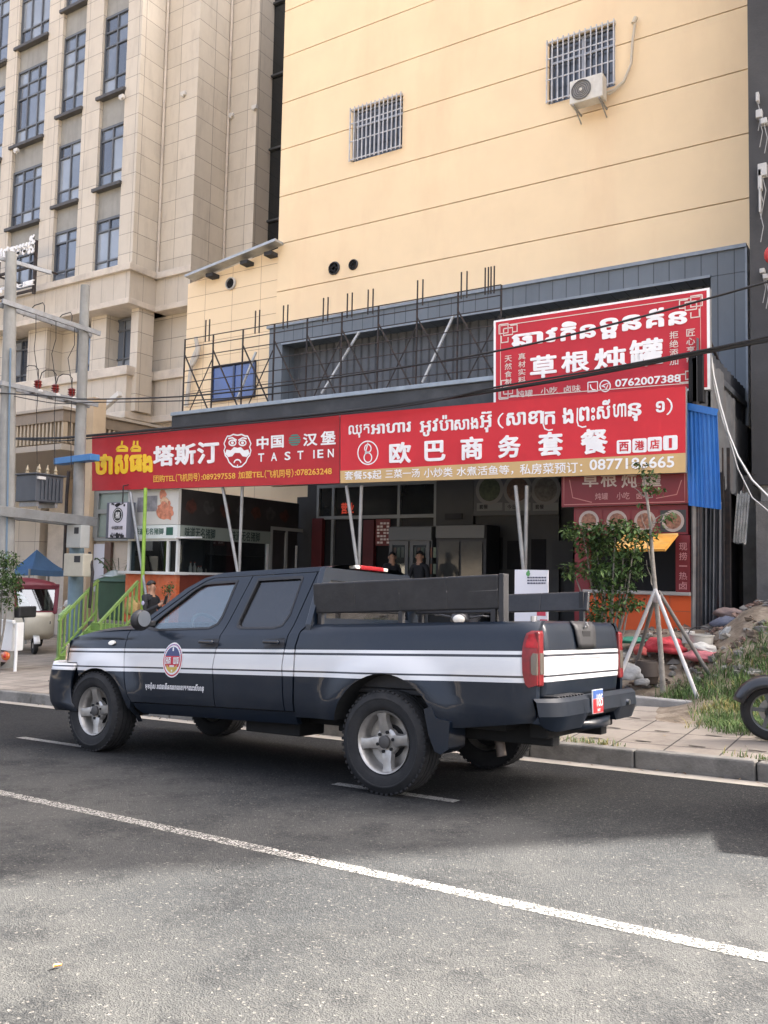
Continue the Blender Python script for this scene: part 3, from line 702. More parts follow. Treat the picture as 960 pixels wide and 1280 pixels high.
# wheels
def wheel(x, side):
    Mx = Matrix.Translation((x, side * .765, .369)) @ Matrix.Rotation(-side * PI / 2, 4, 'X')     # local z points outwards
    r = .369
    mb = MB(); prof = [(.215, -.10), (.235, -.125), (.30, -.132), (.345, -.122), (.364, -.10), (r, -.06), (r, -.052), (r - .010, -.05), (r - .010, -.042), (r, -.04), (r, -.006), (r - .01, -.004), (r - .01, .004), (r, .006), (r, .04), (r - .01, .042), (r - .01, .05), (r, .052), (r, .06), (.366, .092), (.352, .112), (.318, .126), (.314, .130), (.306, .130), (.302, .126), (.262, .122), (.240, .112), (.228, .10)]
    mb.lathe(prof, Mx, 64)
    for k in range(52):      # shoulder lugs
        a = 2 * PI * k / 52
        for zz in (-.098, .098):
            R4 = Mx @ Matrix.Rotation(a, 4, 'Z'); c = R4 @ Vector((.3605, 0, zz)); mb.obox(c, (.014, .022, .035), R4.to_3x3())
    t = mb.build('wheel', RUBBER, truck, False, smooth=35)
    mb = MB(); mb.lathe([(.214, -.11), (.205, -.09), (.19, -.05), (.188, .03), (.196, .06), (.206, .088), (.216, .104), (.222, .108), (.224, .100), (.220, .09)], Mx, 48)
    mb.lathe([(.188, .0), (.02, -.01)], Mx, 32)
    rim = mb.build('rim', ALLOY, t, False, smooth=40)
    mb = MB(); n4 = 4
    for k in range(n4):
        a0 = 2 * PI * k / n4 + .14 * side
        R4 = Mx @ Matrix.Rotation(a0, 4, 'Z'); vs = []; fs = []
        st = [(.06, .050, .066), (.10, .050, .076), (.14, .042, .082), (.18, .043, .086), (.206, .056, .090)]
        for rr, hw, hz in st:
            vs += [R4 @ Vector((rr, -hw * 1.02, hz - .035)), R4 @ Vector((rr, -hw * .8, hz)), R4 @ Vector((rr, 0, hz + .006)), R4 @ Vector((rr, hw * .8, hz)), R4 @ Vector((rr, hw * 1.02, hz - .035))]
        for i in range(len(st) - 1):
            for j in range(4): q = i * 5 + j; fs.append((q, q + 5, q + 6, q + 1))
        mb.add(vs, fs)
    mb.lathe([(.100, .025), (.098, .060), (.088, .068), (.05, .066), (.047, .074), (0, .074)], Mx, 32)
    mb.build('spokes', ALLOY, rim, False, smooth=45, fix=False)
    mb = MB(); mb.lathe([(.046, .06), (.046, .094), (.036, .100), (0, .100)], Mx, 20); mb.build('hub_cap', M('hub_dark', (.09, .085, .08), .6, .4), rim, False, smooth=40)
    mb = MB()
    for k in range(6):
        a = 2 * PI * k / 6 + .3; c = Mx @ Vector((.070 * math.cos(a), .070 * math.sin(a), .064)); d = Mx @ Vector((.070 * math.cos(a), .070 * math.sin(a), .082)); mb.tube([c, d], .012, 8)
    mb.build('wheel_nut', CHASSIS, rim, False)
    mb = MB(); mb.lathe([(.187, -.03), (.12, -.032), (.12, .0), (.02, .0)], Mx, 28); mb.build('brake_drum', CHASSIS, rim, False)
for x in (0, 3.33):
    for s_ in (1, -1): wheel(x, s_)
# emblem and lettering on the left front door
def ond(x, z, d=.003): return Vector((x, yh(x, z) + d, U(x, z)))
EMW = M('emblem_white', (.80, .78, .78), .4); EMR = M('emblem_red', (.52, .035, .06), .4); EMN = M('emblem_navy', (.05, .06, .16), .4); EMG = M('emblem_gold', (.58, .42, .10), .4); EMB = M('emblem_blue', (.30, .40, .62), .4)
ex, ez, ea, eb = 2.285, .925, .128, .152
def oval(mb, k, d, z0=-9, z1=9, n=32):
    pts = [(ex - ea * k * math.cos(2 * PI * i / n), min(z1, max(z0, ez + eb * k * math.sin(2 * PI * i / n)))) for i in range(n)]
    mb.add([ond(x, z, d) for x, z in pts], [tuple(range(n))])
mb = MB()
mb.mat(0); oval(mb, 1.0, .0030); mb.mat(1); oval(mb, .93, .0042); mb.mat(0); oval(mb, .84, .0052); mb.mat(2); oval(mb, .76, .0062, ez + .035); mb.mat(1); oval(mb, .76, .0066, ez - .06, ez + .035); mb.mat(3); oval(mb, .72, .0070, -9, ez - .062)
mb.mat(4)
for i in range(15):
    a = math.radians(25 + i * 130 / 14); x = ex - ea * .885 * math.cos(a); z = ez + eb * .885 * math.sin(a); mb.add([ond(x + .008 * math.cos(t), z + .008 * math.sin(t), .0074) for t in (0, 1.57, 3.14, 4.71)], [(0, 1, 2, 3)])
mb.mat(0); put_stroke(mb, [(-ex, ez - .10), (-ex, ez + .11)], .017, lambda u, v: ond(-u, v, .0078)); put_stroke(mb, [(-ex - .03, ez - .052), (-ex + .03, ez - .052)], .012, lambda u, v: ond(-u, v, .0078))
for t_, x0 in (('អគ', -ex - .085), ('យធ', -ex + .018)): put_text(mb, t_, (x0, ez - .035, x0 + .067, ez + .025), lambda u, v: ond(-u, v, .0078), .03, (0, 1, 0))
mb.mat(3)
for q in (-1, 1):
    for i in range(4): a = ez - .11 + .014 * i; put_stroke(mb, [(-ex + q * (.012 + .008 * i), a), (-ex + q * (.034 + .011 * i), a + .022)], .010, lambda u, v: ond(-u, v, .0082))
mb.build('door_emblem', [EMW, EMR, EMN, EMG, EMB], LD1, False)
mb = MB(); put_text(mb, 'មុខប៉ុស រាជធានីនគរបាលខេត្តព្រះសីហនុ'.replace('្', ''), (-2.625, .655, -1.875, .725), lambda u, v: ond(-u, v + .0, .003), .02, (0, 1, 0))
mb.build('door_lettering', EMW, LD1, False)
# ================================================================== beige stone tower on the left
STONE = tiles('stone_slabs', (.59, .53, .44), .9, .715, (.20, .17, .14), .016, .10, .55, stain=((.27, .23, .19), .35), tilevar=.09)
STONE2 = tiles('cornice_stone', (.55, .49, .405), .62, 3.0, (.22, .19, .16), .014, .10, .55, oz=1.2, stain=((.25, .22, .18), .45), tilevar=.08)
TRIMST = M('stone_trim', (.60, .535, .45), .6, ns=3, amt=.12, stain=(.30, .26, .22), sscale=1.2)
SPAN = M('spandrel_panel', (.30, .295, .27), .6, ns=2, amt=.12, stain=(.18, .175, .165), sscale=1.4, samt=.5, stretch=(3, 3, .4))
SILLM = M('dark_sill', (.07, .068, .068), .6, ns=5, amt=.2)
WFR = M('window_frame_grey', (.12, .13, .145), .5, .2)
def tglass(name, col, rough=.10):
    m = M(name, col, rough, 0, .9, ns=.35, amt=.35, coat=.6); return m
TG = [tglass('tower_glass', (.105, .13, .17)), tglass('tower_glass_pale', (.22, .255, .30)), tglass('tower_glass_deep', (.035, .047, .07))]
tw = thing('stone_tower', (-26, 22, -1), 'tall beige stone clad office tower with columns of blue grey windows at the left', 'building')
YT = 20.0
cols = [(-33.3, at(3, 180, YT).x, 3), (-30.36, -28.43, 3), (-27.57, -26.20, 2), (-25.24, -23.90, 2)]
rows = [[(22.0, 25.4), (17.9, 21.0), (14.5, 16.9), (11.9, 13.6)], [(22.25, 25.4), (18.17, 21.27), (14.84, 17.14), (11.95, 13.7)], [(22.86, 26.0), (18.66, 21.81), (15.15, 17.52), (12.12, 14.16)], [(22.86, 26.0), (18.73, 21.82), (15.29, 17.57), (12.07, 14.15)]]
XR = -23.17
mb = MB()
xs = [-46] + [k for c in cols for k in c[:2]] + [XR]
for i in range(0, len(xs), 2): mb.box((xs[i], YT, 11.95), (xs[i + 1], YT + 2, 30))
S1, S2, D1, D2, D3 = -21.53, -20.17, 21.18, 22.79, 23.31
mb.box((-46, YT + .9, 11.95), (XR - .01, D1 + 6, 30)); mb.box((XR - .6, D1, 11.95), (S1, D1 + 6, 30)); mb.box((S1 - .6, D2, 8), (S2, D2 + 6, 30)); mb.box((S2 - .3, D3, 8), (S2 - .001, D3 + .3, 30))
# lower storeys
mb.box((-46, YT + .75, 6), (XR - .4, YT + 3, 11.95)); mb.box((-46, YT + .05, -1.2), (XR, YT + 2, 7)); mb.box((XR - .6, D1 + .04, -1.2), (S1 + .02, D1 + 6, 11.95))
for a, b in ((-30, 3), (34, 57), (112, 131), (162, 171)):
    xa = at(a, 450, YT + .05).x; xb = at(b, 450, YT + .05).x
    mb.box((xa, YT + .05, 7), (xb, YT + .75, 10.8))
mb.build('stone_wall', STONE, tw)
def footprint(o, z0, z1, mb):
    y = YT - o
    mb.box((-46, y, z0), (XR + o, YT + 1.5, z1)); mb.box((XR - .5, D1 - o, z0), (S1 + o, D1 + 3, z1))
mb = MB(); footprint(.45, 10.76, 11.71, mb); footprint(.18, 6.95, 8.2, mb); mb.build('cornice_band', STONE2, tw)
mb = MB()
footprint(.58, 11.71, 11.95, mb); footprint(.53, 10.56, 10.76, mb); footprint(.30, 8.2, 8.52, mb); footprint(.27, 6.72, 6.95, mb)
for x in (XR + .035, S1 + .035): pass
mb.tube([(XR + .06, D1 - .06, 11.95), (XR + .06, D1 - .06, 30)], .055, 8); mb.tube([(S1 + .06, D2 - .06, 11.95), (S1 + .06, D2 - .06, 30)], .05, 8)
mb.build('stone_trim', TRIMST, tw, bevel=.02)
for (xa, xb, n), rw in zip(cols, rows):
    for (z0, z1), (z2, _) in zip(rw[1:], rw[:-1]): mb = MB(); mb.box((xa, YT + .15, z1), (xb, YT + .5, z2 - .02)); mb.build('spandrel', SPAN, tw)
    if rw[-1][0] > 11.96: mb = MB(); mb.box((xa, YT + .15, 11.5), (xb, YT + .5, rw[-1][0])); mb.build('spandrel', SPAN, tw)
rw_ = random.Random(11)
def tower_window(xa, xb, z0, z1, n, y, sill=True):
    fr = MB(); t = .055; dbl = z1 - z0 > 2.8
    fr.box((xa, y, z0), (xa + t, y + .12, z1)); fr.box((xb - t, y, z0), (xb, y + .12, z1)); fr.box((xa, y - .001, z0), (xb, y + .121, z0 + t)); fr.box((xa, y - .001, z1 - t * 1.6), (xb, y + .121, z1))
    xm = [xa + (xb - xa) * i / n for i in range(1, n)]
    zs = [.22, .62, .80] if dbl else [.24, .78]
    for x in xm: fr.box((x - .03, y + .01, z0 + .02), (x + .03, y + .11, z1 - .02))
    for q in zs: fr.box((xa + .02, y + .015, z0 + (z1 - z0) * q - .03), (xb - .02, y + .105, z0 + (z1 - z0) * q + .03))
    w_ = fr.build('window', WFR, tw)
    pn = MB(); X = [xa] + xm + [xb]; Z = [z0] + [z0 + (z1 - z0) * q for q in zs] + [z1]
    for i in range(len(X) - 1):
        for j in range(len(Z) - 1):
            pn.mat(rw_.choice((0, 0, 1, 1, 2))); e = rw_.uniform(-.006, .006); f = rw_.uniform(-.006, .006)
            pn.quad((X[i], y + .06 + e, Z[j]), (X[i + 1], y + .06 + f, Z[j]), (X[i + 1], y + .06 + f + e, Z[j + 1]), (X[i], y + .06 + e + e, Z[j + 1]))
    pn.build('pane', TG, w_)
    if sill:
        s = MB(); s.box((xa - .14, y - .20, z0 - .12), (xb + .03, y + .02, z0 - .005)); s.build('sill', SILLM, w_)
    return w_
wins = []
for (xa, xb, n), rw in zip(cols, rows):
    for k, (z0, z1) in enumerate(rw): wins.append(tower_window(xa, xb, z0, z1, n, YT + .10, k < 3))
for a, b in ((4, 34), (88, 112), (131, 162)):
    xa = at(a, 450, YT + .3).x; xb = at(b, 450, YT + .3).x; tower_window(xa, xb, 8.6, 10.5, 2, YT + .55, False)
# dark glazed strip between tower and beige building
mb = MB(); mb.box((S2 - .02, D3 + .3, 6), (-13.0, D3 + .6, 30)); gs = mb.build('dark_glazing', M('dark_glass', (.015, .017, .018), .12, 0, .6, ns=.6, amt=.3), tw)
mb = MB()
for z in (11.6, 14.3, 17.0, 19.8, 22.6, 25.4): mb.box((S2, D3 + .2, z), (-13.0, D3 + .31, z + .07))
for x in (-18.6, -16.9): mb.box((x, D3 + .21, 6), (x + .06, D3 + .312, 30))
mb.build('mullion', M('dark_mullion', (.05, .052, .054), .5), gs)
# white fixings on the stone
FIX = M('bracket_white', (.62, .60, .56), .6)
for px, py, D in ((229, 117, D1 - .05), (289, 144, D2 - .05), (318, 134, D2 - .05), (152, 121, YT - .1), (20, 188, YT - .1), (104, 145, YT + .2), (72, 158, YT + .2)):
    p = at(px, py, D); mb = MB(); mb.box(p + Vector((-.11, -.05, -.07)), p + Vector((.11, .08, .07))); mb.box(p + Vector((-.03, -.06, -.14)), p + Vector((.03, .04, -.06))); mb.build('lamp_bracket', FIX, tw, bevel=.015)
# white Khmer letters of the tower's name on their frame
sg = thing('rooftop_letter_sign', at(20, 350, YT - 1.0), 'white Khmer letters on a dark metal frame fixed to the stone tower', 'sign')
LETW = M('letter_white', (.82, .82, .82), .4)
mb = MB()
def tfn(u, v): return Vector((u, YT - 1.3, v))
a = at(-30, 336, YT - 1.3); b = at(43, 296, YT - 1.3); c = at(-30, 374, YT - 1.3); d = at(43, 340, YT - 1.3)
put_text(mb, 'ពាណិជ្ជកម្មអី'.replace('្', ''), (a.x, a.z, b.x, b.z + .1), tfn, .035)
lt = mb.build('lettering', LETW, sg); sm = lt.modifiers.new('thick', 'SOLIDIFY'); sm.thickness = .04
mb = MB(); put_text(mb, '业银行大厦', (c.x, c.z, d.x, d.z - .25), tfn, .03)
lt = mb.build('lettering', LETW, sg); sm = lt.modifiers.new('thick', 'SOLIDIFY'); sm.thickness = .04
mb = MB(); e = at(44, 300, YT - 1.1); g = at(44, 366, YT - 1.1)
for x in (e.x, e.x - 2.2, e.x - 4.4): mb.box((x - .05, YT - 1.1, g.z), (x + .05, YT - 1.0, e.z)); mb.box((x - .03, YT - 1.1, (g.z + e.z) / 2), (x + .03, YT - .1, (g.z + e.z) / 2 + .06))
for z in (g.z + .1, (g.z + e.z) / 2, e.z - .3): mb.box((e.x - 8, YT - 1.12, z), (e.x, YT - 1.04, z + .08))
mb.build('frame', DKSTEEL, sg)

# ================================================================== cream building
BY = 17.5
CREAM = M('cream_render', (.86, .672, .43), .75, ns=.8, amt=.05, bump=.002, bs=60, stain=(.78, .56, .35), sscale=.4, samt=.6, stretch=(1.5, 1.5, .35))
CRGAP = M('panel_joint', (.16, .10, .06), .9)
bb = thing('cream_building', (-8.7, 19, -.5), 'tall plain cream yellow building with thin dark panel joints and two barred windows', 'building')
XL, XRB = -14.575, -2.785
WIN = []
for (x0, y0), (x1, y1), (x2, y2) in (((441, 139), (504, 117), (441, 203)), ((686, 55), (769, 28), (686, 131))):
    a = at(x0, y0, BY); b = at(x1, y1, BY); c = at(x2, y2, BY); WIN.append((a.x, c.z, b.x, (a.z + b.z) / 2))
mb = MB(); z = 14.275 - 1.303 * 12; k = 0
JT = [14.275 + 1.303 * i for i in range(-12, 9)]
for z0, z1 in zip(JT, JT[1:]):
    segs = [(XL, XRB)]
    cuts = sorted([w for w in WIN if w[1] < z1 and w[3] > z0])
    za, zb = z0 + .012, z1 - .012
    if not cuts: mb.box((XL, BY, za), (XRB, BY + .1, zb)); continue
    xa = XL
    for w in cuts:
        for x0, x1, a, b in ((xa, w[0], za, zb), (w[0], w[2], za, max(za, w[1])), (w[0], w[2], min(zb, w[3]), zb)):
            if b - a > .005: mb.box((x0, BY, a), (x1, BY + .1, b))
        xa = w[2]
    mb.box((xa, BY, za), (XRB, BY + .1, zb))
mb.mat(1); mb.box((XL + .02, BY + .06, -1.3), (WIN[0][0], BY + 16, 24.6)); mb.box((WIN[0][2], BY + .06, -1.3), (WIN[1][0], BY + 16, 24.6)); mb.box((WIN[1][2], BY + .06, -1.3), (XRB - .02, BY + 16, 24.6))
for w in WIN: mb.box((w[0], BY + .061, -1.3), (w[2], BY + 6, w[1])); mb.box((w[0], BY + .061, w[3]), (w[2], BY + 6, 24.6)); mb.box((w[0], BY + .5, w[1]), (w[2], BY + .6, w[3]))
mb.build('wall', [CREAM, CRGAP], bb)
GRILL = M('window_grille_paint', (.55, .55, .56), .5, .2, ns=9, amt=.15, stain=(.25, .2, .16), sscale=4, samt=.4)
WGL = M('window_glass_dark', (.035, .042, .055), .08, 0, .8, ns=1.5, amt=.4, coat=.5)
for w in WIN:
    xa, z0, xb, z1 = w
    f = MB()
    for x in (xa, xb - .05, (xa + xb) / 2 - .025): f.box((x, BY + .10, z0), (x + .05, BY + .16, z1))
    for z in (z0, z1 - .05, z0 + (z1 - z0) * .68): f.box((xa, BY + .099, z), (xb, BY + .161, z + .05))
    wo = f.build('window', M('window_alloy', (.42, .43, .45), .45, .4), bb)
    p = MB(); p.quad((xa, BY + .13, z0), (xb, BY + .13, z0), (xb, BY + .13, z1), (xa, BY + .13, z1)); p.build('pane', WGL, wo)
    g = MB(); n = 13
    for i in range(n): x = xa + (xb - xa) * i / (n - 1); g.box((x - .012, BY - .12, z0 - .02), (x + .012, BY - .096, z1 + .02))
    for z in (z0 + .02, z0 + (z1 - z0) * .36, z0 + (z1 - z0) * .70, z1 - .04): g.box((xa - .03, BY - .095, z), (xb + .03, BY - .075, z + .025))
    for x in (xa, xb):
        for z in (z0 + .03, z1 - .05): g.box((x - .012, BY - .08, z), (x + .012, BY + .02, z + .02))
    g.build('grille', GRILL, wo)
# lower wing with small tiles and a sloping eave
WT = tiles('cream_tiles', (.86, .672, .43), 1.02, .455, (.40, .26, .15), .012, .05, .6, ox=.35, oz=.1, tilevar=.04)
mb = MB(); eL, eR = at(236, 349, BY - .1), at(348, 305, BY - .1)
P = [(-17.9, -1.2), (XL - .01, -1.2), (XL - .01, eR.z - .05), (-17.9, eL.z - .08)]
mb.poly([P], lambda x, z: Vector((x, BY + .03, z)), 0, lambda x, z: Vector((x, BY + 5.5, z))); mb.build('wing_wall', WT, bb, fix=True)
mb = MB(); mb.bar(at(236, 347, BY - .22), at(349, 302, BY - .22), .34, .07); ev = mb.build('eave', M('eave_metal', (.40, .42, .43), .45, .5, ns=5, amt=.2), bb)
for px, py in ((262, 341), (305, 325), (335, 314)): mb = MB(); p = at(px, py, BY - .2); mb.box(p + Vector((-.1, -.05, -.12)), p + Vector((.16, .3, -.02))); mb.build('eave_bracket', DARK, ev)
a = at(264, 503, BY); b = at(320, 450, BY); bw0 = (a.x, a.z, b.x, b.z)
BLUEG = M('blue_film_glass', (.025, .07, .26), .12, 0, .8, ns=.9, amt=.45, coat=.5)
mb = MB(); t_ = .06
for x in (a.x, (a.x + b.x) / 2, b.x - t_): mb.box((x, BY - .03, a.z), (x + t_, BY + .025, b.z))
for z in (a.z, a.z + .95, b.z - t_): mb.box((a.x, BY - .031, z), (b.x, BY + .026, z + t_))
w_ = mb.build('window', M('blue_frame', (.05, .07, .13), .5), bb)
mb = MB(); mb.box((a.x, BY - .002, a.z), (b.x, BY + .02, b.z)); mb.build('pane', BLUEG, w_)
mb = MB(); pp = [at(*q, BY - .1) for q in ((245, 422), (247, 435), (240, 452), (237, 475), (233, 508))]; mb.tube(pp, .06, 10); pp = [at(*q, BY - .12) for q in ((249, 432), (247, 445), (241, 457))]; mb.tube(pp, .05, 10); mb.build('drain_pipe', M('drain_pvc', (.48, .44, .38), .5, ns=4, amt=.2), bb, smooth=50)
VENT = M('vent_dark', (.05, .05, .055), .6, .3); VRIM = M('vent_rim', (.50, .48, .45), .5)
for px, py, r in ((288.5, 354.5, .155), (418, 335.5, .15), (442, 331, .12)):
    p = at(px, py, BY); Mx = Matrix.Translation(p) @ Matrix.Rotation(PI / 2, 4, 'X')
    mb = MB(); mb.lathe([(r * 1.15, -.02), (r * 1.15, .03), (r * .95, .05), (r * .9, -.02)], Mx, 28); v = mb.build('vent', VRIM if r > .154 else VENT, bb, smooth=40)
    mb = MB(); mb.lathe([(r * .95, .0), (0, .0)], Mx, 24)
    for k in range(5): a = 2 * PI * k / 5; mb.obox(Mx @ Vector((r * .5 * math.cos(a), r * .5 * math.sin(a), .02)), (r * .8, .012, r * .35), Matrix.Rotation(a, 3, 'Y'))
    mb.build('fan', BLACK, v)
# air conditioner under the right barred window
ac0 = at(735, 114.5, BY - .4)
ac = thing('air_conditioner', ac0, 'white outdoor air conditioner on brackets below the right barred window', 'air conditioner')
ACW = M('ac_white', (.66, .64, .58), .5, ns=5, amt=.1, stain=(.4, .36, .3), sscale=3)
mb = MB(); mb.box(ac0 + Vector((-.36, -.14, -.255)), ac0 + Vector((.36, .15, .255))); body = mb.build('casing', ACW, ac, bevel=.02)
Mx = Matrix.Translation(ac0 + Vector((-.10, -.143, 0))) @ Matrix.Rotation(PI / 2, 4, 'X')
mb = MB(); mb.lathe([(.215, 0), (.215, .02), (.195, .025), (.19, 0)], Mx, 32); mb.lathe([(.19, .004), (0, .004)], Mx, 24)
fan = mb.build('fan', M('ac_fan_grey', (.13, .13, .13), .6), ac)
mb = MB()
for r in (.05, .09, .13, .17): mb.lathe([(r, .01), (r + .008, .018), (r + .016, .01)], Mx, 28)
mb.build('fan_guard', M('ac_guard', (.35, .34, .32), .5), fan)
mb = MB(); mb.disc(ac0 + Vector((-.10, -.17, 0)), .035, Matrix.Rotation(PI / 2, 3, 'X'), 12); mb.build('fan_hub', ACW, fan)
for x in (-.28, .28):
    mb = MB(); mb.box(ac0 + Vector((x - .015, -.13, -.29)), ac0 + Vector((x + .015, .40, -.257))); mb.bar(ac0 + Vector((x, -.02, -.285)), ac0 + Vector((x, .39, -.46)), .022); mb.build('bracket', STEEL, ac)
mb = MB(); pts = [at(*q, BY - .1) for q in ((752, 118), (768, 112), (780, 102), (789, 80), (791, 50), (795, 22))]; mb.tube(pts, .03, 8); mb.tube([pts[-1], pts[-1] + Vector((-.05, -.02, -.12))], .05, 8)
pts2 = [at(*q, BY - .1) for q in ((752, 113), (762, 118), (770, 112), (778, 104))]; mb.tube(pts2, .02, 6)
mb.build('pipe', M('pipe_wrap', (.60, .53, .42), .7), ac, smooth=50)

# ================================================================== grey sheet-metal shop front
CLAD = tiles('grey_cladding', (.14, .165, .19), .30, 50, (.055, .065, .075), .018, .14, .5, stain=((.10, .115, .13), .4), tilevar=.12)
CLAD2 = M('grey_sheet', (.105, .115, .128), .55, .1, ns=3, amt=.2, stain=(.07, .075, .085), sscale=1.2)
sf = thing('metal_shopfront', (-8.7, 17.2, .5), 'dark grey sheet metal frontage with a broad frame set against the cream wall', 'shop front')
FY = 16.9
fx0, fx1, fzt = at(337, 407, FY).x, at(931, 308, FY).x, at(931, 308, FY).z
ix0, ix1, izt = at(353, 430, FY).x, at(888, 346, FY).x, at(888, 346, FY).z
mb = MB(); mb.box((fx0, FY, izt), (fx1, BY - .02, fzt)); mb.box((fx0, FY + .002, 4.2), (ix0, BY - .02, izt)); mb.box((ix1, FY + .002, 2.5), (fx1, BY - .02, izt)); mb.build('frame', CLAD, sf, bevel=.01)
mb = MB(); mb.box((fx0 - .06, FY - .05, fzt - .02), (fx1 + .03, BY, fzt + .05)); mb.bar((ix0, FY - .03, izt), (ix1, FY - .03, izt), .04, .05); mb.box((fx1 + .001, FY - .02, 4.5), (fx1 + .04, BY, fzt)); mb.build('edge_trim', M('edge_trim_light', (.24, .265, .29), .45, .4, ns=4, amt=.2), sf)
mb = MB()                       # ribbed recessed panel
n = int((ix1 - ix0) / .21)
for i in range(n):
    a = ix0 + (ix1 - ix0) * i / n; b = ix0 + (ix1 - ix0) * (i + 1) / n; y = BY - .10
    mb.quad((a, y, 4.0), (b - .05, y, 4.0), (b - .05, y, izt), (a, y, izt)); mb.quad((b - .05, y, 4.0), (b - .025, y - .05, 4.0), (b - .025, y - .05, izt), (b - .05, y, izt)); mb.quad((b - .025, y - .05, 4.0), (b, y, 4.0), (b, y, izt), (b - .025, y - .05, izt))
mb.build('ribbed_panel', CLAD2, sf)
# awning roof with its fascia
aw = thing('awning_roof', (-8, 15, 4.6), 'dark flat awning roof with grey gutter above the red shop signs', 'awning')
ax0 = at(215, 517, 13.3).x; azt = at(215, 516, 13.3).z; azb = azt - .52; ax1 = -2.78
mb = MB(); mb.box((ax0, 13.3, azb), (ax1, 13.4, azt - .08)); mb.build('fascia', M('fascia_dark', (.036, .04, .045), .6, ns=2, amt=.25, stain=(.10, .105, .11), sscale=1.5), aw)
mb = MB(); mb.box((ax0, 13.25, azt - .08), (ax1, 13.45, azt)); mb.build('gutter', M('gutter_grey', (.30, .35, .40), .5, .3, ns=4, amt=.2), aw, bevel=.01)
mb = MB(); mb.box((-13.0, 13.42, azt - .22), (ax1, 16.88, azt - .12))
for i in range(14): x = -12.8 + i * .75; mb.box((x, 13.45, azt - .30), (x + .05, 16.86, azt - .222))
mb.build('roof_sheet', CLAD2, aw)
# welded rod lattice standing on the awning
lt = thing('sign_lattice', (-9, 14.4, 5), 'welded lattice of thin rusty rods with pale diagonal struts above the awning', 'lattice')
LY = 14.4
zb, ztop = azt, None
def LX(px, py=470): return at(px, py, LY).x
ltop = at(229, 425, LY).z; ltop2 = at(620, 357, LY).z; lx0, lx1 = LX(229), LX(625)
def lz(x, f): t_ = ltop + (ltop2 - ltop) * (x - lx0) / (lx1 - lx0); return zb + (t_ - zb) * f
mb = MB(); n = 9
for f in (1.0, .90, .78, .62, .48, .34, .22): mb.tube([(lx0, LY, lz(lx0, f)), (lx1, LY, lz(lx1, f))], .012, 5)
mb.build('rail', DKSTEEL, lt)
for i in range(n + 1):
    x = lx0 + (lx1 - lx0) * i / n; mb = MB(); mb.bar((x, LY + .02, zb - .1), (x, LY + .02, lz(x, 1.0)), .028); mb.build('upright', DKSTEEL, lt)
for i in range(n):
    x = lx0 + (lx1 - lx0) * i / n; x2 = lx0 + (lx1 - lx0) * (i + .95) / n; mb = MB(); mb.bar((x, LY + .03, lz(x, .82)), (x2, LY + .03, lz(x2, .08)), .026); mb.build('brace', DKSTEEL, lt)
for x in (LX(255), LX(317), LX(352), LX(402), LX(432), LX(458), LX(520), LX(575), LX(609), LX(605)):
    for dx in (0, .12): mb = MB(); mb.bar((x + dx, LY, lz(x, .93)), (x + dx, LY, lz(x, 1.0) + .38), .022); mb.build('rod_stub', DKSTEEL, lt)
for i in range(0, n, 2):
    x = lx0 + (lx1 - lx0) * (i + .1) / n; x2 = lx0 + (lx1 - lx0) * (i + .95) / n; mb = MB(); mb.bar((x, LY + .05, lz(x, .05)), (x2, LY + .05, lz(x2, .72)), .018); mb.build('brace', DKSTEEL, lt)
PALE = M('pale_strut', (.55, .56, .56), .5, .3)
for a, b in (((449, 415), (402, 492)), ((567, 394), (528, 478)), ((320, 440), (296, 500))):
    mb = MB(); mb.bar(at(*a, LY + .1), at(*b, LY + .1), .04); mb.build('pale_strut', PALE, lt)

# ================================================================== dark building at the right
DB = M('dark_render', (.052, .052, .054), .8, ns=1.2, amt=.25, stain=(.085, .083, .08), sscale=.7, samt=.6, bump=.004, bs=20)
db = thing('dark_building', (2.5, 18, -.3), 'tall dark grey rendered building with exposed cable boxes at the right edge', 'building')
dx0 = at(937, 300, 15.5).x
mb = MB(); mb.box((dx0, 15.5, 3.25), (7.75, 24, 24)); mb.build('wall', DB, db)
mb = MB(); mb.box((dx0 + .12, 15.6, -1), (7.7, 23.9, 3.25)); mb.build('concrete_base', CONC, db)
BOXM = M('meter_box_grey', (.45, .45, .44), .5, ns=5, amt=.1)
for k, (px, py, w_, h_) in enumerate(((949, 143, .10, .14), (955, 152, .10, .10), (953, 213, .14, .22), (950, 225, .06, .35), (950, 250, .03, .45), (953, 339, .08, .08), (957, 346, .08, .08), (947, 122, .05, .16))):
    p = at(px, py, 15.42); b = thing('cable_box', p, ('small pale cable box with looped wire high on the dark building', 'pair of pale junction boxes on the dark building')[k % 2], 'cable box', 'cable boxes on the dark wall')
    b['label'] = 'small pale fixture or wire box on the dark wall at the right edge'
    mb = MB(); mb.box(p + Vector((-w_ / 2, -.05, -h_ / 2)), p + Vector((w_ / 2, .079, h_ / 2))); mb.build('cover', BOXM, b, bevel=.01)
    mb = MB(); mb.tube([p + Vector((0, -.01, -h_ / 2)), p + Vector((.05, .0, -h_ / 2 - .25)), p + Vector((.0, .02, -h_ / 2 - .5))], .008, 5); mb.build('wire', M('grey_wire', (.3, .3, .3), .6), b)
p = at(966.5, 318, 15.1); ln = thing('red_lantern', p, 'round red lantern hanging on the dark building, cut by the frame edge', 'lantern')
mb = MB(); mb.blob(p, (.14, .14, .16), 20, 12, 0); ll = mb.build('lantern_body', M('lantern_red', (.60, .05, .05), .6), ln, smooth=60)
mb = MB(); mb.lathe([(.05, .145), (.05, .19), (0, .19)], Matrix.Translation(p), 12); mb.tube([p + Vector((0, 0, .18)), p + Vector((0, .2, .5)), p + Vector((0, .4, .5))], .012, 6); mb.build('hanger', DKSTEEL, ln)
